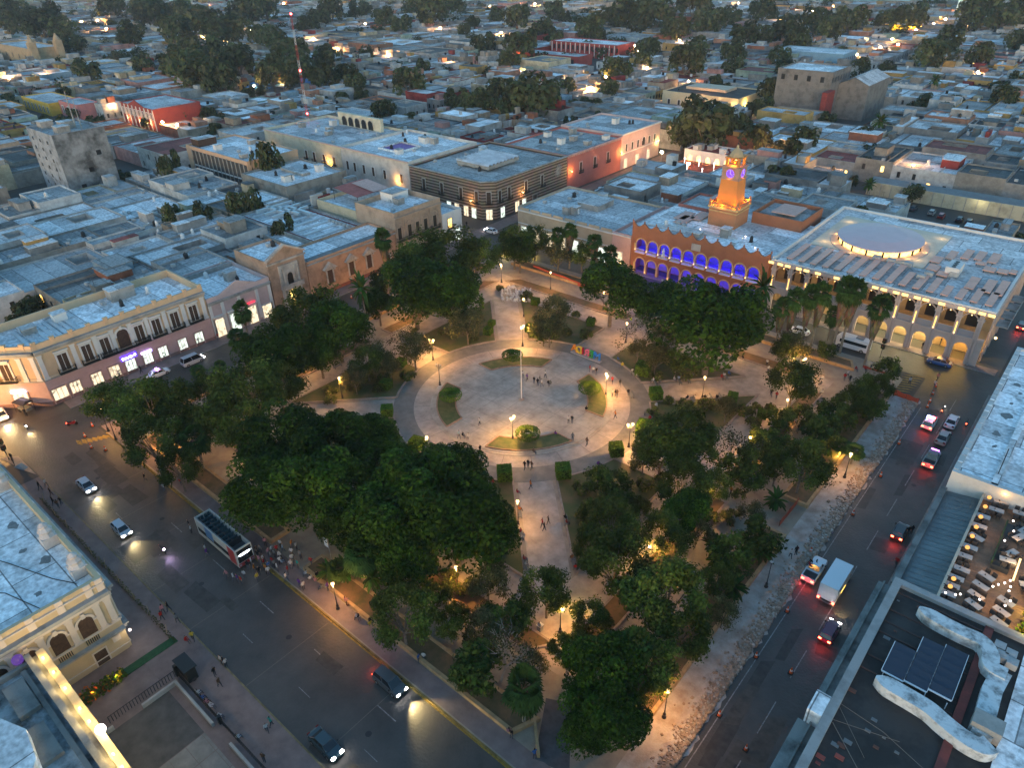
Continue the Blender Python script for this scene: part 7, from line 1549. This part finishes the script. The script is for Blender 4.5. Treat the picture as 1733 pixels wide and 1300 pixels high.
# white box truck
p = P(1415,985,1.2); t = thing('truck','white box truck overtaking the white-cabbed pickup','truck',(p.x,p.y,.01),rz=R(90))
k = MB(); k.box(-3.6,2.0,-1.15,1.15,.9,3.3); k.build('cargo_box',paint('white',(.62,.63,.64)),t,world=False)
k = MB(); loft(k,[(2.05,1.05,.5,2.4,.95),(3.0,1.05,.5,2.4,.9),(3.5,1.0,.5,1.5,.9),(3.8,.95,.5,1.2,.85)]); k.build('cab',WHI,t,world=False); k = MB(); k.add([(3.02,-.85,2.3),(3.02,.85,2.3),(3.5,.85,1.5),(3.5,-.85,1.5)],[(0,1,2,3)]); k.build('windscreen',GLS,t,world=False)
k = MB(); k.box(-3.6,3.5,-.5,.5,.5,.9); k.build('chassis',BLK,t,world=False); wheels(t,(-2.3,2.8),.95,.45)
for s_ in (-1,1): k = MB(); k.box(-3.66,-3.6,s_*.95-.14,s_*.95+.14,.7,.95); k.build('taillight',TAILON,t,world=False); k = MB(); k.box(-1.5,.2,s_*1.16-.01,s_*1.16+.01,1.0,1.25); k.build('side_marker',glow('amber_marker',(1,.6,.1),1.2),t,world=False)
k = MB(); k.box(-3.7,-3.62,-1.1,1.1,.45,.65); k.build('bumper',RIM,t,world=False)
# white bus behind the palms
p = P(1452,582,1.4); t = thing('bus','white minibus half hidden behind the palms of the arcade palace','bus',(p.x-1,p.y,.01),rz=R(180))
k = MB(); loft(k,[(-3.4,1.1,.4,2.5,1.0),(-3.2,1.12,.35,2.7,1.05),(2.7,1.12,.35,2.7,1.05),(3.4,1.05,.4,1.9,1.0)]); k.build('body',WHI,t,world=False); wheels(t,(-2.2,2.3),1.05,.4)
k = MB(); k.box(-3,2.4,-1.14,-1.11,1.4,2.1); k.box(-3,2.4,1.11,1.14,1.4,2.1); k.build('window',GLS,t,world=False); k = MB(); k.box(-2,-.5,-.6,.6,2.7,2.95); k.build('air_conditioner',RIM,t,world=False)
# open-top tour bus
p = P(378,905,2.6); BUSX, BUSY = p.x, p.y; t = thing('tour_bus','open-top double-decker tour bus with dark seats and lit front sign','bus',(BUSX,BUSY,.01),rz=0)
CRW = paint('bus_cream',(.42,.43,.4)); BR = paint('bus_red',(.35,.03,.03)); BB = paint('bus_blue',(.05,.16,.35))
k = MB(); k.box(-5.6,5.4,-1.25,1.25,.35,2.35); k.box(-5.6,5.4,-1.25,-1.15,2.35,3.5); k.box(-5.6,5.4,1.15,1.25,2.35,3.5); k.box(-5.6,-5.5,-1.15,1.15,2.35,3.5); k.box(5.3,5.4,-1.15,1.15,2.35,3.6); k.build('body',CRW,t,world=False)
k = MB(); k.box(-5.5,5.3,-1.14,1.14,2.35,2.4); k.build('upper_deck',DGR,t,world=False); wheels(t,(-3.4,3.4),1.14,.48)
k = MB(); k.box(-5.2,4.4,-1.27,-1.255,1.2,2.0); k.box(5.41,5.44,-1.1,1.1,1.1,2.2); k.box(5.41,5.44,-1.1,1.1,2.6,3.3); k.build('window',GLS,t,world=False)
SEATB = mat('bus_seat',(.02,.05,.065))
for i in range(9):
    for y in (-.75,-.3,.3,.75): k = MB(); x = -5.0+i*.95; k.box(x-.2,x+.2,y-.2,y+.2,2.75,2.85); k.box(x-.26,x-.18,y-.2,y+.2,2.85,3.4); k.box(x-.03,x+.03,y-.03,y+.03,2.4,2.75); k.build('seat',SEATB,t,world=False)
k = MB(); k.box(-2.9,-.8,-1.275,-1.26,1.4,3.3); k.build('side_picture',BB,t,world=False)
k = MB(); k.box(3.2,5.0,-1.275,-1.26,.6,3.4); k.box(5.41,5.435,-1.2,1.2,.4,1.0); k.build('red_panel',BR,t,world=False)
k = MB(); k.box(5.45,5.5,-.75,.75,2.28,2.48); k.build('front_sign',glow('sign_white',(.8,.85,1),8),t,world=False)
k = MB(); 
for y in (-1.15,1.15): k.tube((-5.5,y,3.75),(5.3,y,3.75),.03,n=4); [k.tube((-5.5+1.8*i,y,3.5),(-5.5+1.8*i,y,3.75),.025,n=4) for i in range(7)]
k.build('rail',RIM,t,world=False)
k = MB(); k.box(3.0,3.1,-1.1,1.1,2.4,3.5); k.build('screen',GLS,t,world=False)
for s_ in (-1,1): k = MB(); k.box(5.4,5.46,s_*.95-.15,s_*.95+.15,.6,.8); k.build('headlight',HEADOFF,t,world=False)
# scooters and motorbikes
def moto(px, py, rz, label, pm, glowm=None, e=0, c=(1,1,1), rider=False):
    p = P(px,py,.5); t = thing('motorcycle',label,'motorcycle',(p.x,p.y,.01),'motorcycles',rz=rz); 
    for x in (-.6,.62):
        M = Matrix.Translation((x,0,.3))@Matrix.Rotation(math.pi/2,4,'X'); k = MB(); k.M = M; k.lathe([(.2,-.05),(.3,-.04),(.3,.04),(.2,.05)],0,0,0,12); k.build('wheel',TYRE,t,world=False)
    k = MB(); loft(k,[(-.85,.1,.55,.75,.08),(-.4,.16,.4,.85,.14),(.1,.18,.3,.75,.14),(.45,.14,.35,.95,.1),(.6,.1,.5,1.0,.08)]); k.build('body',pm,t,world=False); k = MB(); k.box(-.75,-.05,-.15,.15,.78,.86); k.build('seat',BLK,t,world=False)
    k = MB(); k.tube((.5,-.36,1.05),(.5,.36,1.05),.025); k.tube((.5,0,1.0),(.62,0,.35),.04); k.build('handlebar',BLK,t,world=False)
    k = MB(); k.box(.58,.7,-.1,.1,.78,.94); k.build('headlight',glowm or HEADOFF,t,world=False); k = MB(); k.box(-.92,-.85,-.08,.08,.62,.72); k.build('taillight',TAILON if e >= 0 else TAILOFF,t,world=False)
    if e: lamp_light('headlight_beam',(1.1,0,.8),c,e,t,.1,'SPOT',(0,R(-72),0),80)
    return t
moto(275,930,0,'scooter with violet-white light running down the bus street',BLKP,glow('head_violet',(.8,.6,1),30),60,(.7,.5,1))
moto(43,722,0,'motorcycle with white headlight crossing the lamplit junction at the left edge',BLKP,HEADON,200,(1,.7,.3))
moto(1596,693,R(90),'motorcycle with white lights ahead of the police car',BLKP,HEADON,0)
moto(1637,715,R(90),'dark motorcycle with a red tail light at the right kerb',BLKP)
moto(122,716,R(60),'motorcycle in the middle of the left junction',REDP)
# ------------------------------------------------------------------ people
SKIN = mat('skin',(.28,.17,.12),rnd=.35); SHIRT = attr_mat('shirt',objcol=True,noise=.15,nscale=3); HAIR = mat('hair',(.012,.01,.009)); TROU = mat('trousers',(.045,.05,.065),rnd=.8); SHOE = mat('shoe',(.03,.03,.03))
def person_mesh(name, pose):
    V = {'pel':(0,0,.95),'sp':(0.02,0,1.15),'ch':(.03,0,1.36),'nk':(.02,0,1.5),'hd':(.04,0,1.6),'top':(.03,0,1.73)}
    def limb(side):
        s_ = side; 
        if pose == 'sit': leg = [(.12,s_*.1,.5),(.48,s_*.11,.5),(.5,s_*.11,.1),(.62,s_*.11,.05)]; arm = [(.02,s_*.2,.93),(.1,s_*.24,.68),(.33,s_*.17,.6),(.42,s_*.14,.58)]
        elif pose == 'walk': a = s_*.22; leg = [(0,s_*.09,.9),(.5*a+.04,s_*.1,.5),(a*1.1-.05,s_*.1,.09),(a*1.1+.1,s_*.1,.05)]; arm = [(.02,s_*.19,1.42),(-a*.5,s_*.25,1.16),(-a*.8+.1,s_*.24,.95),(-a*.8+.14,s_*.23,.86)]
        elif pose == 'phone': leg = [(0,s_*.09,.9),(.02,s_*.11,.5),(0,s_*.12,.09),(.14,s_*.14,.05)]; arm = [(.02,s_*.19,1.42),(.05,s_*.25,1.15),(.28,s_*.12,1.22),(.35,s_*.08,1.27)]
        else: leg = [(0,s_*.09,.9),(.01,s_*.1,.5),(-.02,s_*.11,.09),(.12,s_*.13,.05)]; arm = [(.02,s_*.19,1.42),(-.02,s_*.26,1.15),(.06,s_*.26,.92),(.08,s_*.25,.83)]
        return leg, arm
    if pose == 'sit': V = {'pel':(0,0,.52),'sp':(-.02,0,.7),'ch':(.0,0,.9),'nk':(.03,0,1.03),'hd':(.06,0,1.13),'top':(.06,0,1.26)}
    vs = list(V.values()); rad = [(.155,.125),(.145,.115),(.185,.125),(.055,.055),(.095,.085),(.07,.07)]; es = [(0,1),(1,2),(2,3),(3,4),(4,5)]
    for s_ in (-1,1):
        leg, arm = limb(s_); b = len(vs); vs += leg; rad += [(.09,.09),(.062,.062),(.04,.04),(.035,.03)]; es += [(0,b),(b,b+1),(b+1,b+2),(b+2,b+3)]
        b = len(vs); vs += arm; rad += [(.055,.055),(.042,.042),(.032,.032),(.028,.018)]; es += [(2,b),(b,b+1),(b+1,b+2),(b+2,b+3)]
    me = bpy.data.meshes.new(name); me.from_pydata(vs,es,[]); o = bpy.data.objects.new('tmp',me); COL.objects.link(o)
    m = o.modifiers.new('skin','SKIN'); sv = me.skin_vertices[0].data
    for i, r in enumerate(rad): sv[i].radius = r
    sv[0].use_root = True; s2 = o.modifiers.new('sub','SUBSURF'); s2.levels = 1; s2.render_levels = 1
    dg = bpy.context.evaluated_depsgraph_get(); out = bpy.data.meshes.new_from_object(o.evaluated_get(dg)); bpy.data.objects.remove(o); out.name = name
    out.materials.clear()
    for mm in (SKIN,SHIRT,TROU,HAIR,SHOE): out.materials.append(mm)
    hz = V['nk'][2]; wz = V['pel'][2]+.03; hx = V['hd'][0]
    for p in out.polygons:
        c = p.center; sit = pose == 'sit'
        if c.z > hz+.02: i = 3 if (c.x < hx-.01 or c.z > hz+.2) else 0
        elif c.z < .1: i = 4
        elif (c.z < wz and (abs(c.y) < .2 or c.z < .45)) and not (abs(c.y) > .19 and c.z > .6) and not (sit and c.z > .57 and c.x > .25): i = 2
        else: i = 0 if (abs(c.y) > .2 and c.z < (1.12 if not sit else .66)) or (pose == 'phone' and c.x > .15) else 1
        p.material_index = i; p.use_smooth = True
    return out
PM = {k: person_mesh('person',k) for k in ('stand','walk','sit','phone')}
CW = {k:tuple(v*.75 for v in c) for k,c in {'white':(.55,.54,.52),'black':(.02,.02,.022),'red':(.38,.03,.03),'blue':(.05,.13,.35),'orange':(.5,.17,.03),'pink':(.45,.2,.22),'teal':(.03,.3,.26),'yellow':(.5,.38,.05),'grey':(.18,.18,.18),'pale blue':(.3,.4,.5),'brown':(.14,.08,.05),'purple':(.15,.05,.25)}.items()}
pr = random.Random(99)
def person(px, py, pose, colr, z=.15, rz=None, pos=None):
    p = P(px,py,z) if pos is None else Vector(pos); o = bpy.data.objects.new('person',PM[pose]); COL.objects.link(o)
    o.location = (p.x,p.y,z); o.rotation_euler = (0,0,pr.uniform(0,6.28) if rz is None else rz); s_ = pr.uniform(1.0,1.14); o.scale = (s_,s_,s_); o.color = (*CW[colr],1)
    tag(o,'','person','people in the square and streets'); ph = {'stand':'standing person','walk':'walking person','sit':'seated person','phone':'person holding a phone'}[pose]+' in '+('a ' if True else '')+colr+' top'
    things_lm.append((o,ph,(p.x,p.y,z+1))); return o
D_ = .35
pl_ = '''885 640 w white .35;892 645 w purple .35;904 650 s black .35;910 654 s black .35;917 655 w white .35;923 640 w white .35;914 648 p black .35;928 652 t black .35;932 654 t grey .35
998 631 s red .17;1004 633 s white .17;1009 635 s black .17;1036 650 w red .17;1049 655 w black .17;1036 672 s white .17;1041 672 s black .17;1044 674 s brown .17
1041 709 w orange .17;992 697 t black .35;962 717 s white .35;968 717 s black .35;777 743 w pale_blue .35;812 720 w white .35;783 741 t black .25;793 742 t white .25;813 767 w black .17;940 739 t purple .35;969 747 s grey .35;993 755 w brown .17;902 768 t brown .25
888 795 w black .16;894 792 s black .16;900 795 w brown .16;898 828 w orange .16;918 893 w red .16;928 888 w black .16;921 899 w black .16;875 838 t red .16;878 866 t orange .16;882 905 t red .16;886 912 t white .16;886 951 t red .16;888 960 t white .16;956 882 t black .16;958 888 t red .16;968 950 t brown .16;974 966 t red .16;845 812 s black .16;832 818 t red .16;836 820 t red .16
1195 910 w purple .16;1236 838 w orange .16;1345 722 w white .16;1350 732 w black .16;1304 672 w black .16;1313 676 w red .16;1297 620 s white .16;1299 632 s white .16;1428 645 w red .16;1433 640 w white .16;1437 648 w black .16;1447 628 t red .16;1463 628 t red .16;1473 625 s white .16;1480 626 s white .16;1392 645 t white .16;1391 668 t white .16;1388 655 t grey .16;1538 652 w white .02;1518 635 w black .02;1580 657 w white .02;1585 645 w pink .02;1510 657 s white .02
1063 667 t black .16;1110 690 t white .16;1163 678 t black .16;1176 677 t white .16;1192 678 t black .16;1199 676 t white .16;1213 677 t black .16;1100 705 t black .16;1100 712 t red .16;1269 693 t white .16;1106 648 t white .16;1117 650 t grey .16;1140 645 t white .16;1148 645 t pale_blue .16;1157 642 t yellow .16;1172 640 t grey .16;1220 642 t red .16;1225 640 t white .16;1232 636 t blue .16;1070 632 t white .16;1078 640 t white .16;1045 612 t blue .16;1053 622 t yellow .16;1222 622 t white .16;1256 610 t black .16;1195 600 w white .16;1076 548 w white .16;1075 562 w white .16;1060 575 s black .16
1012 790 t purple .16;1017 795 t black .16;772 1055 w brown .16;719 1017 s white .16;878 1006 w white .16;913 1069 s pale_blue .16;1164 998 w black .16;970 1068 s brown .16;793 1088 s grey .16
709 1122 p blue .16;718 1120 s white .16;866 1250 p black .16;905 1285 p blue .16;862 1245 t pink .16
247 815 w black .02;279 832 w white .02;308 822 s red .16;277 808 s white .16;350 937 w white .02;352 943 w purple .02;322 895 s black .02;325 903 s white .02;386 980 w pink .02;397 985 w white .02;404 987 s purple .02;410 990 s red .02;415 980 s white .02;421 965 s black .02;427 958 s white .02;432 970 w orange .02;440 975 s black .02;437 985 s yellow .02;445 962 s grey .02;452 970 w orange .02;456 975 s white .02;438 945 s black .02;428 945 s brown .02;442 938 s grey .02;450 925 s pink .16;462 938 s white .16;466 945 s grey .16;470 938 s red .16;476 928 s white .16;480 935 w pale_blue .16;495 928 s orange .16;503 932 s white .16;495 942 w white .16;497 950 w brown .16;528 958 w red .16;486 985 w white .02;515 1000 s white .02;508 995 s purple .16;527 985 t white .16;533 988 t pink .16;537 978 t black .16;520 975 t white .16;546 1000 t grey .16;556 1000 p purple .16;585 1022 t pink .16;588 1030 t brown .16;605 1048 t white .16;608 1050 t black .16;627 1055 t black .16;628 1062 t yellow .16;540 915 s orange .16;545 920 s brown .16
69 830 w black .13;80 825 w white .13;88 840 w black .13;92 855 w black .13;100 860 w brown .13;105 855 w black .13;25 788 s black .13;22 780 s black .13;287 1035 w black .13;278 1040 w pink .13;276 1050 w red .13;302 1055 w grey .13;328 1085 w yellow .13;316 1088 t red .13;376 1125 s white .13;380 1128 s black .13;384 1130 s white .13;365 1145 s black .13;373 1163 w brown .13;336 1180 t white .13;343 1188 t blue .13;350 1196 t pink .13;357 1200 t white .13;371 1218 t white .13;403 1255 t white .13;453 1240 w white .13;460 1230 w teal .13;448 1290 s brown .13
1337 945 w white .1;1346 940 s black .1;1310 938 s yellow .1;1319 938 s yellow .1;1372 958 t black .95;1380 958 t black .95;1368 962 t red .95;1515 960 w red .13;1541 905 s black .13;1535 907 s black .13
233 625 w white .13;240 632 w black .13;262 610 w pink .13;288 600 w black .13;120 663 w black .13;45 705 s black .13;337 585 w white .13;343 582 w black .13;370 575 w red .13;488 530 w black .13;560 505 w white .13;595 480 w white .13;715 370 w red .13;790 385 w black .13;1108 490 w white .13;1120 482 s white .13;1560 592 w black .13;1590 585 s black .13'''
pc_ = {'s':'stand','w':'walk','t':'sit','p':'phone'}
for l in pl_.replace('\n',';').split(';'):
    a, b, c, d, z = l.split(); person(float(a),float(b),pc_[c],d.replace('_',' '),float(z))
cq = random.Random(31)
for i in range(34):
    px, py = cq.gauss(455,42), 0; py = 948+(px-455)*.42+cq.gauss(0,11)
    if px > 425 or py > 965: person(px,py,cq.choice(['stand','walk','stand','phone','sit']),cq.choices(list(CW),[9,9,3,1.5,1,2,.4,.5,5,2,4,1])[0],.1)
# ------------------------------------------------------------------ street furniture
BENCHM = mat('bench_iron',(.14,.15,.15),noise=.2)
bn = None
def bench(px, py, rz):
    global bn
    p = P(px,py,.15)
    if bn is None:
        bn = thing('bench','','bench',(p.x,p.y,.15),'park benches',rz=rz)
        k = MB(); [k.box(-.95,.95,-.25+.13*i,-.15+.13*i,.4,.44) for i in range(4)]; k.build('seat',BENCHM,bn,world=False)
        k = MB(); [k.box(-.95,.95,.26,.3,.55+.13*i,.64+.13*i) for i in range(3)]; k.build('backrest',BENCHM,bn,world=False)
        for x in (-.8,.8):
            k = MB(); k.box(x-.04,x+.04,-.24,-.18,0,.4); k.box(x-.04,x+.04,.24,.3,0,.9); k.box(x-.04,x+.04,-.18,.24,.34,.4); k.build('leg',POST,bn,world=False)
        o = bn
    else: o = dup(bn,(p.x,p.y,.15),rz)
    things_lm.append((o,'grey park bench',(p.x,p.y,.6)))
for px,py,rz in [(1138,683,-.78),(1172,679,-.78),(1200,676,-.78),(1216,675,-.78),(1068,671,-.78),(1098,706,2.9),(1110,652,2.36),(1150,648,2.36),(1165,646,2.36),(1228,640,2.36),(1075,637,2.9),(880,872,-.78-3.14),(883,908,2.36),(888,958,2.36),(957,884,-.78),(971,958,-.78),(572,622,1.57),(1085,872,1.57),(1012,793,-2.2),(830,822,2.4),(1115,795,.8),(1350,730,1.57)]: bench(px,py,rz)
CONEO = mat('cone_orange',(.55,.09,.02)); CONEW = mat('cone_white',(.6,.6,.6)); cn = None
for px,py in [(157,722),(144,740),(155,759),(179,763),(1583,655),(1578,668),(1573,681),(1569,690),(1521,752),(1490,807),(1443,872),(1279,1113),(1338,1140),(1217,1212),(1262,1270),(1332,1036),(1372,935),(1601,612),(600,548),(595,505)]:
    p = P(px,py,0); 
    if cn is None:
        cn = thing('traffic_cone','','traffic cone',(p.x,p.y,.02),'orange traffic cones'); k = MB(); k.lathe([(.16,.04),(.04,.75)],0,0,0,9); k.build('cone',CONEO,cn,world=False); k = MB(); k.box(-.22,.22,-.22,.22,0,.05); k.build('base',TYRE,cn,world=False); k = MB(); k.lathe([(.118,.32),(.088,.48)],0,0,0,9,False); k.build('stripe',CONEW,cn,world=False); o = cn
    else: o = dup(cn,(p.x,p.y,.02))
    o.scale = (1.35,1.35,1.35); things_lm.append((o,'orange traffic cone',(p.x,p.y,.5)))
def mesh_fence(a, b, label, h=1.1):
    A, B = P(*a,.1), P(*b,.1); t = thing('mesh_barrier',label,'barrier',((A.x+B.x)/2,(A.y+B.y)/2,.1)); k = MB(); n = 8; d = (B-A); sd = Vector((-d.y,d.x,0)).normalized()*.02
    for i in range(n): p, q_ = A+d*(i/n), A+d*((i+1)/n); w0 = .12*math.sin(i*1.7); w1 = .12*math.sin((i+1)*1.7); k.add([p+sd,q_+sd,q_+sd+Vector((0,0,h+w1)),p+sd+Vector((0,0,h+w0)),p-sd,q_-sd,q_-sd+Vector((0,0,h+w1)),p-sd+Vector((0,0,h+w0))],[(0,1,2,3),(7,6,5,4),(3,2,6,7)])
    k.build('mesh',mat('mesh_orange',(.3,.06,.03),noise=.25,nscale=4),t)
    for i in range(0,n+1,4): k = MB(); p = A+d*(i/n); k.tube(p,p+Vector((0,0,h+.2)),.04); k.build('post',POST,t)
mesh_fence((1512,668),(1553,684),'orange mesh barrier at the far end of the torn-up pavement'); mesh_fence((1318,892),(1350,852),'orange mesh barrier across the planter gap beside the torn-up pavement'); mesh_fence((902,455),(990,488),'long orange mesh barrier behind the palms on the city hall side'); mesh_fence((1460,622),(1500,634),'low orange barrier near the seated crowd at the right corner',.5)
# letters, seen from behind
LT = thing('letter_sign','row of big coloured block letters standing on the ring walk, seen from behind','sign',(0,20.9,.17))
k = MB(); k.box(-3.7,3.7,20.5,21.3,.17,.4); k.build('base',mat('sign_base',(.3,.28,.28)),LT)
for ch_,x,c in (('M',2.75,(.02,.17,.5)),('E',1.35,(.03,.27,.05)),('R',.25,(.62,.12,.2)),('I',-.8,(.3,.01,.03)),('D',-1.75,(.65,.42,.03)),('A',-3.0,(.6,.2,.02))):
    M = Matrix(((-1,0,0,x),(0,1,0,20.9),(0,0,1,1.3),(0,0,0,1))); o = textobj(ch_,'letter',mat('letter_'+ch_,c,noise=.1,rough=.4),LT,M,2.35,.22); o.location = -LT.location
# flagpole
t = thing('flagpole','tall thin white flagpole at the centre of the paved circle','flagpole',(0,0,.34)); k = MB(); k.lathe([(.5,0),(.5,.2),(.2,.3)],0,0,0,10); k.build('base',STONEK,t,world=False); k = MB(); k.lathe([(.09,.3),(.05,10.5),(.09,10.6),(.02,10.75)],0,0,0,8); k.build('pole',WH,t,world=False)
# white chairs set out by the far path
CHW_ = mat('plastic_white',(.6,.6,.6)); wc = None; wr = random.Random(17)
for i in range(74):
    px, py = wr.uniform(848,897), wr.uniform(488,512); py += (px-872)*.12
    p = P(px,py,.2)
    if wc is None:
        wc = thing('plastic_chair','white plastic chair in the loose crowd of chairs on the far diagonal path','chair',(p.x,p.y,.17),'white plastic chairs on the far path'); k = MB(); k.box(-.22,.22,-.22,.22,.42,.46); k.build('seat',CHW_,wc,world=False); k = MB(); k.box(-.22,.22,.19,.23,.46,.9); k.build('backrest',CHW_,wc,world=False)
        for sx in (-1,1):
            for sy in (-1,1): k = MB(); k.box(sx*.2-.02,sx*.2+.02,sy*.2-.02,sy*.2+.02,0,.42); k.build('leg',CHW_,wc,world=False)
    else: dup(wc,(p.x,p.y,.17),wr.uniform(0,6.28))
# traffic lights
def traffic_light(px, py, lab, red=True, rz=0):
    p = P(px,py,0); t = thing('traffic_light',lab,'traffic light',(p.x,p.y,.1),rz=rz); k = MB(); k.lathe([(.12,0),(.07,.5),(.06,4.2)],0,0,0,8); k.build('pole',POST,t,world=False)
    for z in (2.6,3.9):
        k = MB(); k.box(-.2,.2,-.35,.35,z-.5,z+.5); o = k.build('signal_box',BLK,t,world=False)
        for j,c in enumerate(((.02,.1,.03),(.15,.1,.01),(.2,.01,.01))): k = MB(); k.ball((.2,0,z-.3+.3*j),.11,1,8,5); k.build('lens',glow('signal_red',(1,.03,.05),20) if (j == 2 and red and z > 3) else mat('lens_%d'%j,c,rough=.2),o,world=False)
traffic_light(1645,607,'traffic light showing red at the corner of the arcade palace',True,-1.9); traffic_light(16,779,'dark traffic light on the near left street corner',False,.5); traffic_light(1489,606,'tall traffic light with white lamp among the palms',False,-1.9)
# street sign post, info column, cart, bins
p = P(563,958,.1); t = thing('sign_post','tall pole with stacked pale street signs beside the tour bus crowd','sign',(p.x,p.y,.15)); k = MB(); k.lathe([(.07,0),(.06,5.2)],0,0,0,7); k.build('pole',RIM,t,world=False)
for j in range(4): k = MB(); k.box(-.9,.05,-.03,.03,3.4+.42*j,3.7+.42*j); k.build('sign_plate',mat('sign_plate',(.42,.46,.5)),t,world=False)
p = P(45,697,.1); t = thing('cart','black covered food cart on the corner sidewalk under the ochre building','cart',(p.x,p.y,.13),rz=.3); k = MB(); k.box(-1.2,1.2,-.6,.6,.5,1.1); k.build('body',mat('cart_grey',(.12,.12,.11),noise=.3,nscale=4),t,world=False); k = MB(); k.add([(-1.7,-1.1,2.3),(1.7,-1.1,2.3),(1.7,1.1,2.3),(-1.7,1.1,2.3),(-1.1,0,2.65),(1.1,0,2.65)],[(0,1,5,4),(2,3,4,5),(1,2,5),(3,0,4),(3,2,1,0)]); k.build('canopy',BLK,t,world=False)
for x in (-1.5,1.5):
    for y in (-.9,.9): k = MB(); k.tube((x,y,0),(x,y,2.3),.04); k.build('canopy_post',BLK,t,world=False)
for x in (-.8,.8): k = MB(); k.M = Matrix.Translation((x,-.65,.35))@Matrix.Rotation(math.pi/2,4,'X'); k.lathe([(.25,-.04),(.35,-.03),(.35,.03),(.25,.04)],0,0,0,10); k.build('wheel',TYRE,t,world=False)
p = P(914,1067,.1); t = thing('waste_bin','white-topped bin on the path near the twin-globe lamp','bin',(p.x,p.y,.15)); k = MB(); k.box(-.3,.3,-.3,.3,0,.9); k.build('body',mat('bin_grey',(.2,.22,.24)),t,world=False); k = MB(); k.box(-.35,.35,-.35,.35,.9,1.0); k.build('lid',CONEW,t,world=False)
for px,py,lab in ((1152,642,'yellow bicycle among the seated people under the clipped tree'),(805,822,'dark bicycle leaning near the left cube bush')):
    p = P(px,py,.2); t = thing('bicycle',lab,'bicycle',(p.x,p.y,.15),rz=.6)
    for x in (-.5,.5): k = MB(); k.M = Matrix.Translation((x,0,.34))@Matrix.Rotation(math.pi/2,4,'X'); k.wallring(0,0,.29,.34,-.02,.02,14); k.build('wheel',TYRE,t,world=False)
    k = MB(); k.tube((-.5,0,.34),(0,0,.8),.025); k.tube((0,0,.8),(.45,0,.8),.025); k.tube((.45,0,.95),(.5,0,.34),.025); k.tube((-.05,0,.34),(0,0,.9),.025); k.tube((-.05,0,.34),(.45,0,.75),.025); k.tube((-.5,0,.34),(-.05,0,.34),.02); k.build('frame',mat('bike_yellow',(.5,.33,.02)) if px > 1000 else BLK,t,world=False); k = MB(); k.box(-.15,.12,-.07,.07,.9,.96); k.build('saddle',BLK,t,world=False); k = MB(); k.tube((.45,-.25,1.0),(.45,.25,1.0),.02); k.build('handlebar',BLK,t,world=False)
hz_ = MB(); hz_.box(-3800,2500,-600,3500,-1,96); hm = bpy.data.materials.new('haze_air'); hm.use_nodes = True
n_, L_, b_ = nodes(hm); n_.remove(b_); pv = n_.new('ShaderNodeVolumePrincipled'); pv.inputs['Density'].default_value = .0001; pv.inputs['Color'].default_value = (.75,.82,.9,1); L_.new(pv.outputs[0], n_['Material Output'].inputs['Volume'])
tag(S(hz_,'haze',hm,'stuff'),'thin evening haze over the city','haze')
# ------------------------------------------------------------------ labels that tell look-alikes apart
LM = [('the flagpole',(883,640)),('the clock tower',(1238,300)),('the tour bus',(375,905)),('the white truck',(1412,975)),('the coloured letters',(992,600)),('the striped corner building',(810,330)),('the oval skylight',(1495,395)),('the radio mast',(510,160)),('the grey office tower',(125,280)),('the theatre tower',(1400,150)),('the dark kiosk',(318,1150)),('the rooftop deck',(1690,880)),('the ochre corner building',(150,570)),('the stone portal',(485,460)),('the red school',(680,75)),('the far white tower',(1560,10)),('the old church',(55,90)),('the solar panels',(1565,1130)),('the white chairs',(865,500)),('the police car',(1573,716)),('the near corner ramp',(945,1250)),('the dark off-roader',(660,1155)),('the nearest lawn',(890,745)),('the city hall arches',(1180,430)),('the palms by the arcade',(1440,540)),('the cream block',(560,250)),('the louvred block',(280,240)),('the coral red front',(1010,260)),('the orange mesh barrier',(1335,870)),('the left junction',(110,730))]
SEC = ['right of','lower right of','below','lower left of','left of','upper left of','above','upper right of']
def relabel(items):
    grp = {}
    for o, ph, pos in items:
        x, y = pix(pos); nm, (lx, ly) = min(LM, key=lambda l: (l[1][0]-x)**2+(l[1][1]-y)**2)
        s_ = int(((math.degrees(math.atan2(y-ly,x-lx))+22.5)%360)//45); grp.setdefault((ph,nm,s_),[]).append((math.hypot(x-lx,y-ly),o))
    for (ph,nm,s_), l in grp.items():
        l.sort(key=lambda a: a[0])
        for i, (d_, o) in enumerate(l): o['label'] = (f'{ordn(i)} ' if len(l) > 1 else '')+f'{ph} {SEC[s_]} {nm}'+(', counting outwards' if len(l) > 1 else '')
relabel(trees); relabel(city); relabel(things_lm)
for o in COL.objects:
    if o.parent is None and 'label' in o and len(str(o['label']).split()) > 16: o['label'] = ' '.join(str(o['label']).split()[:16])
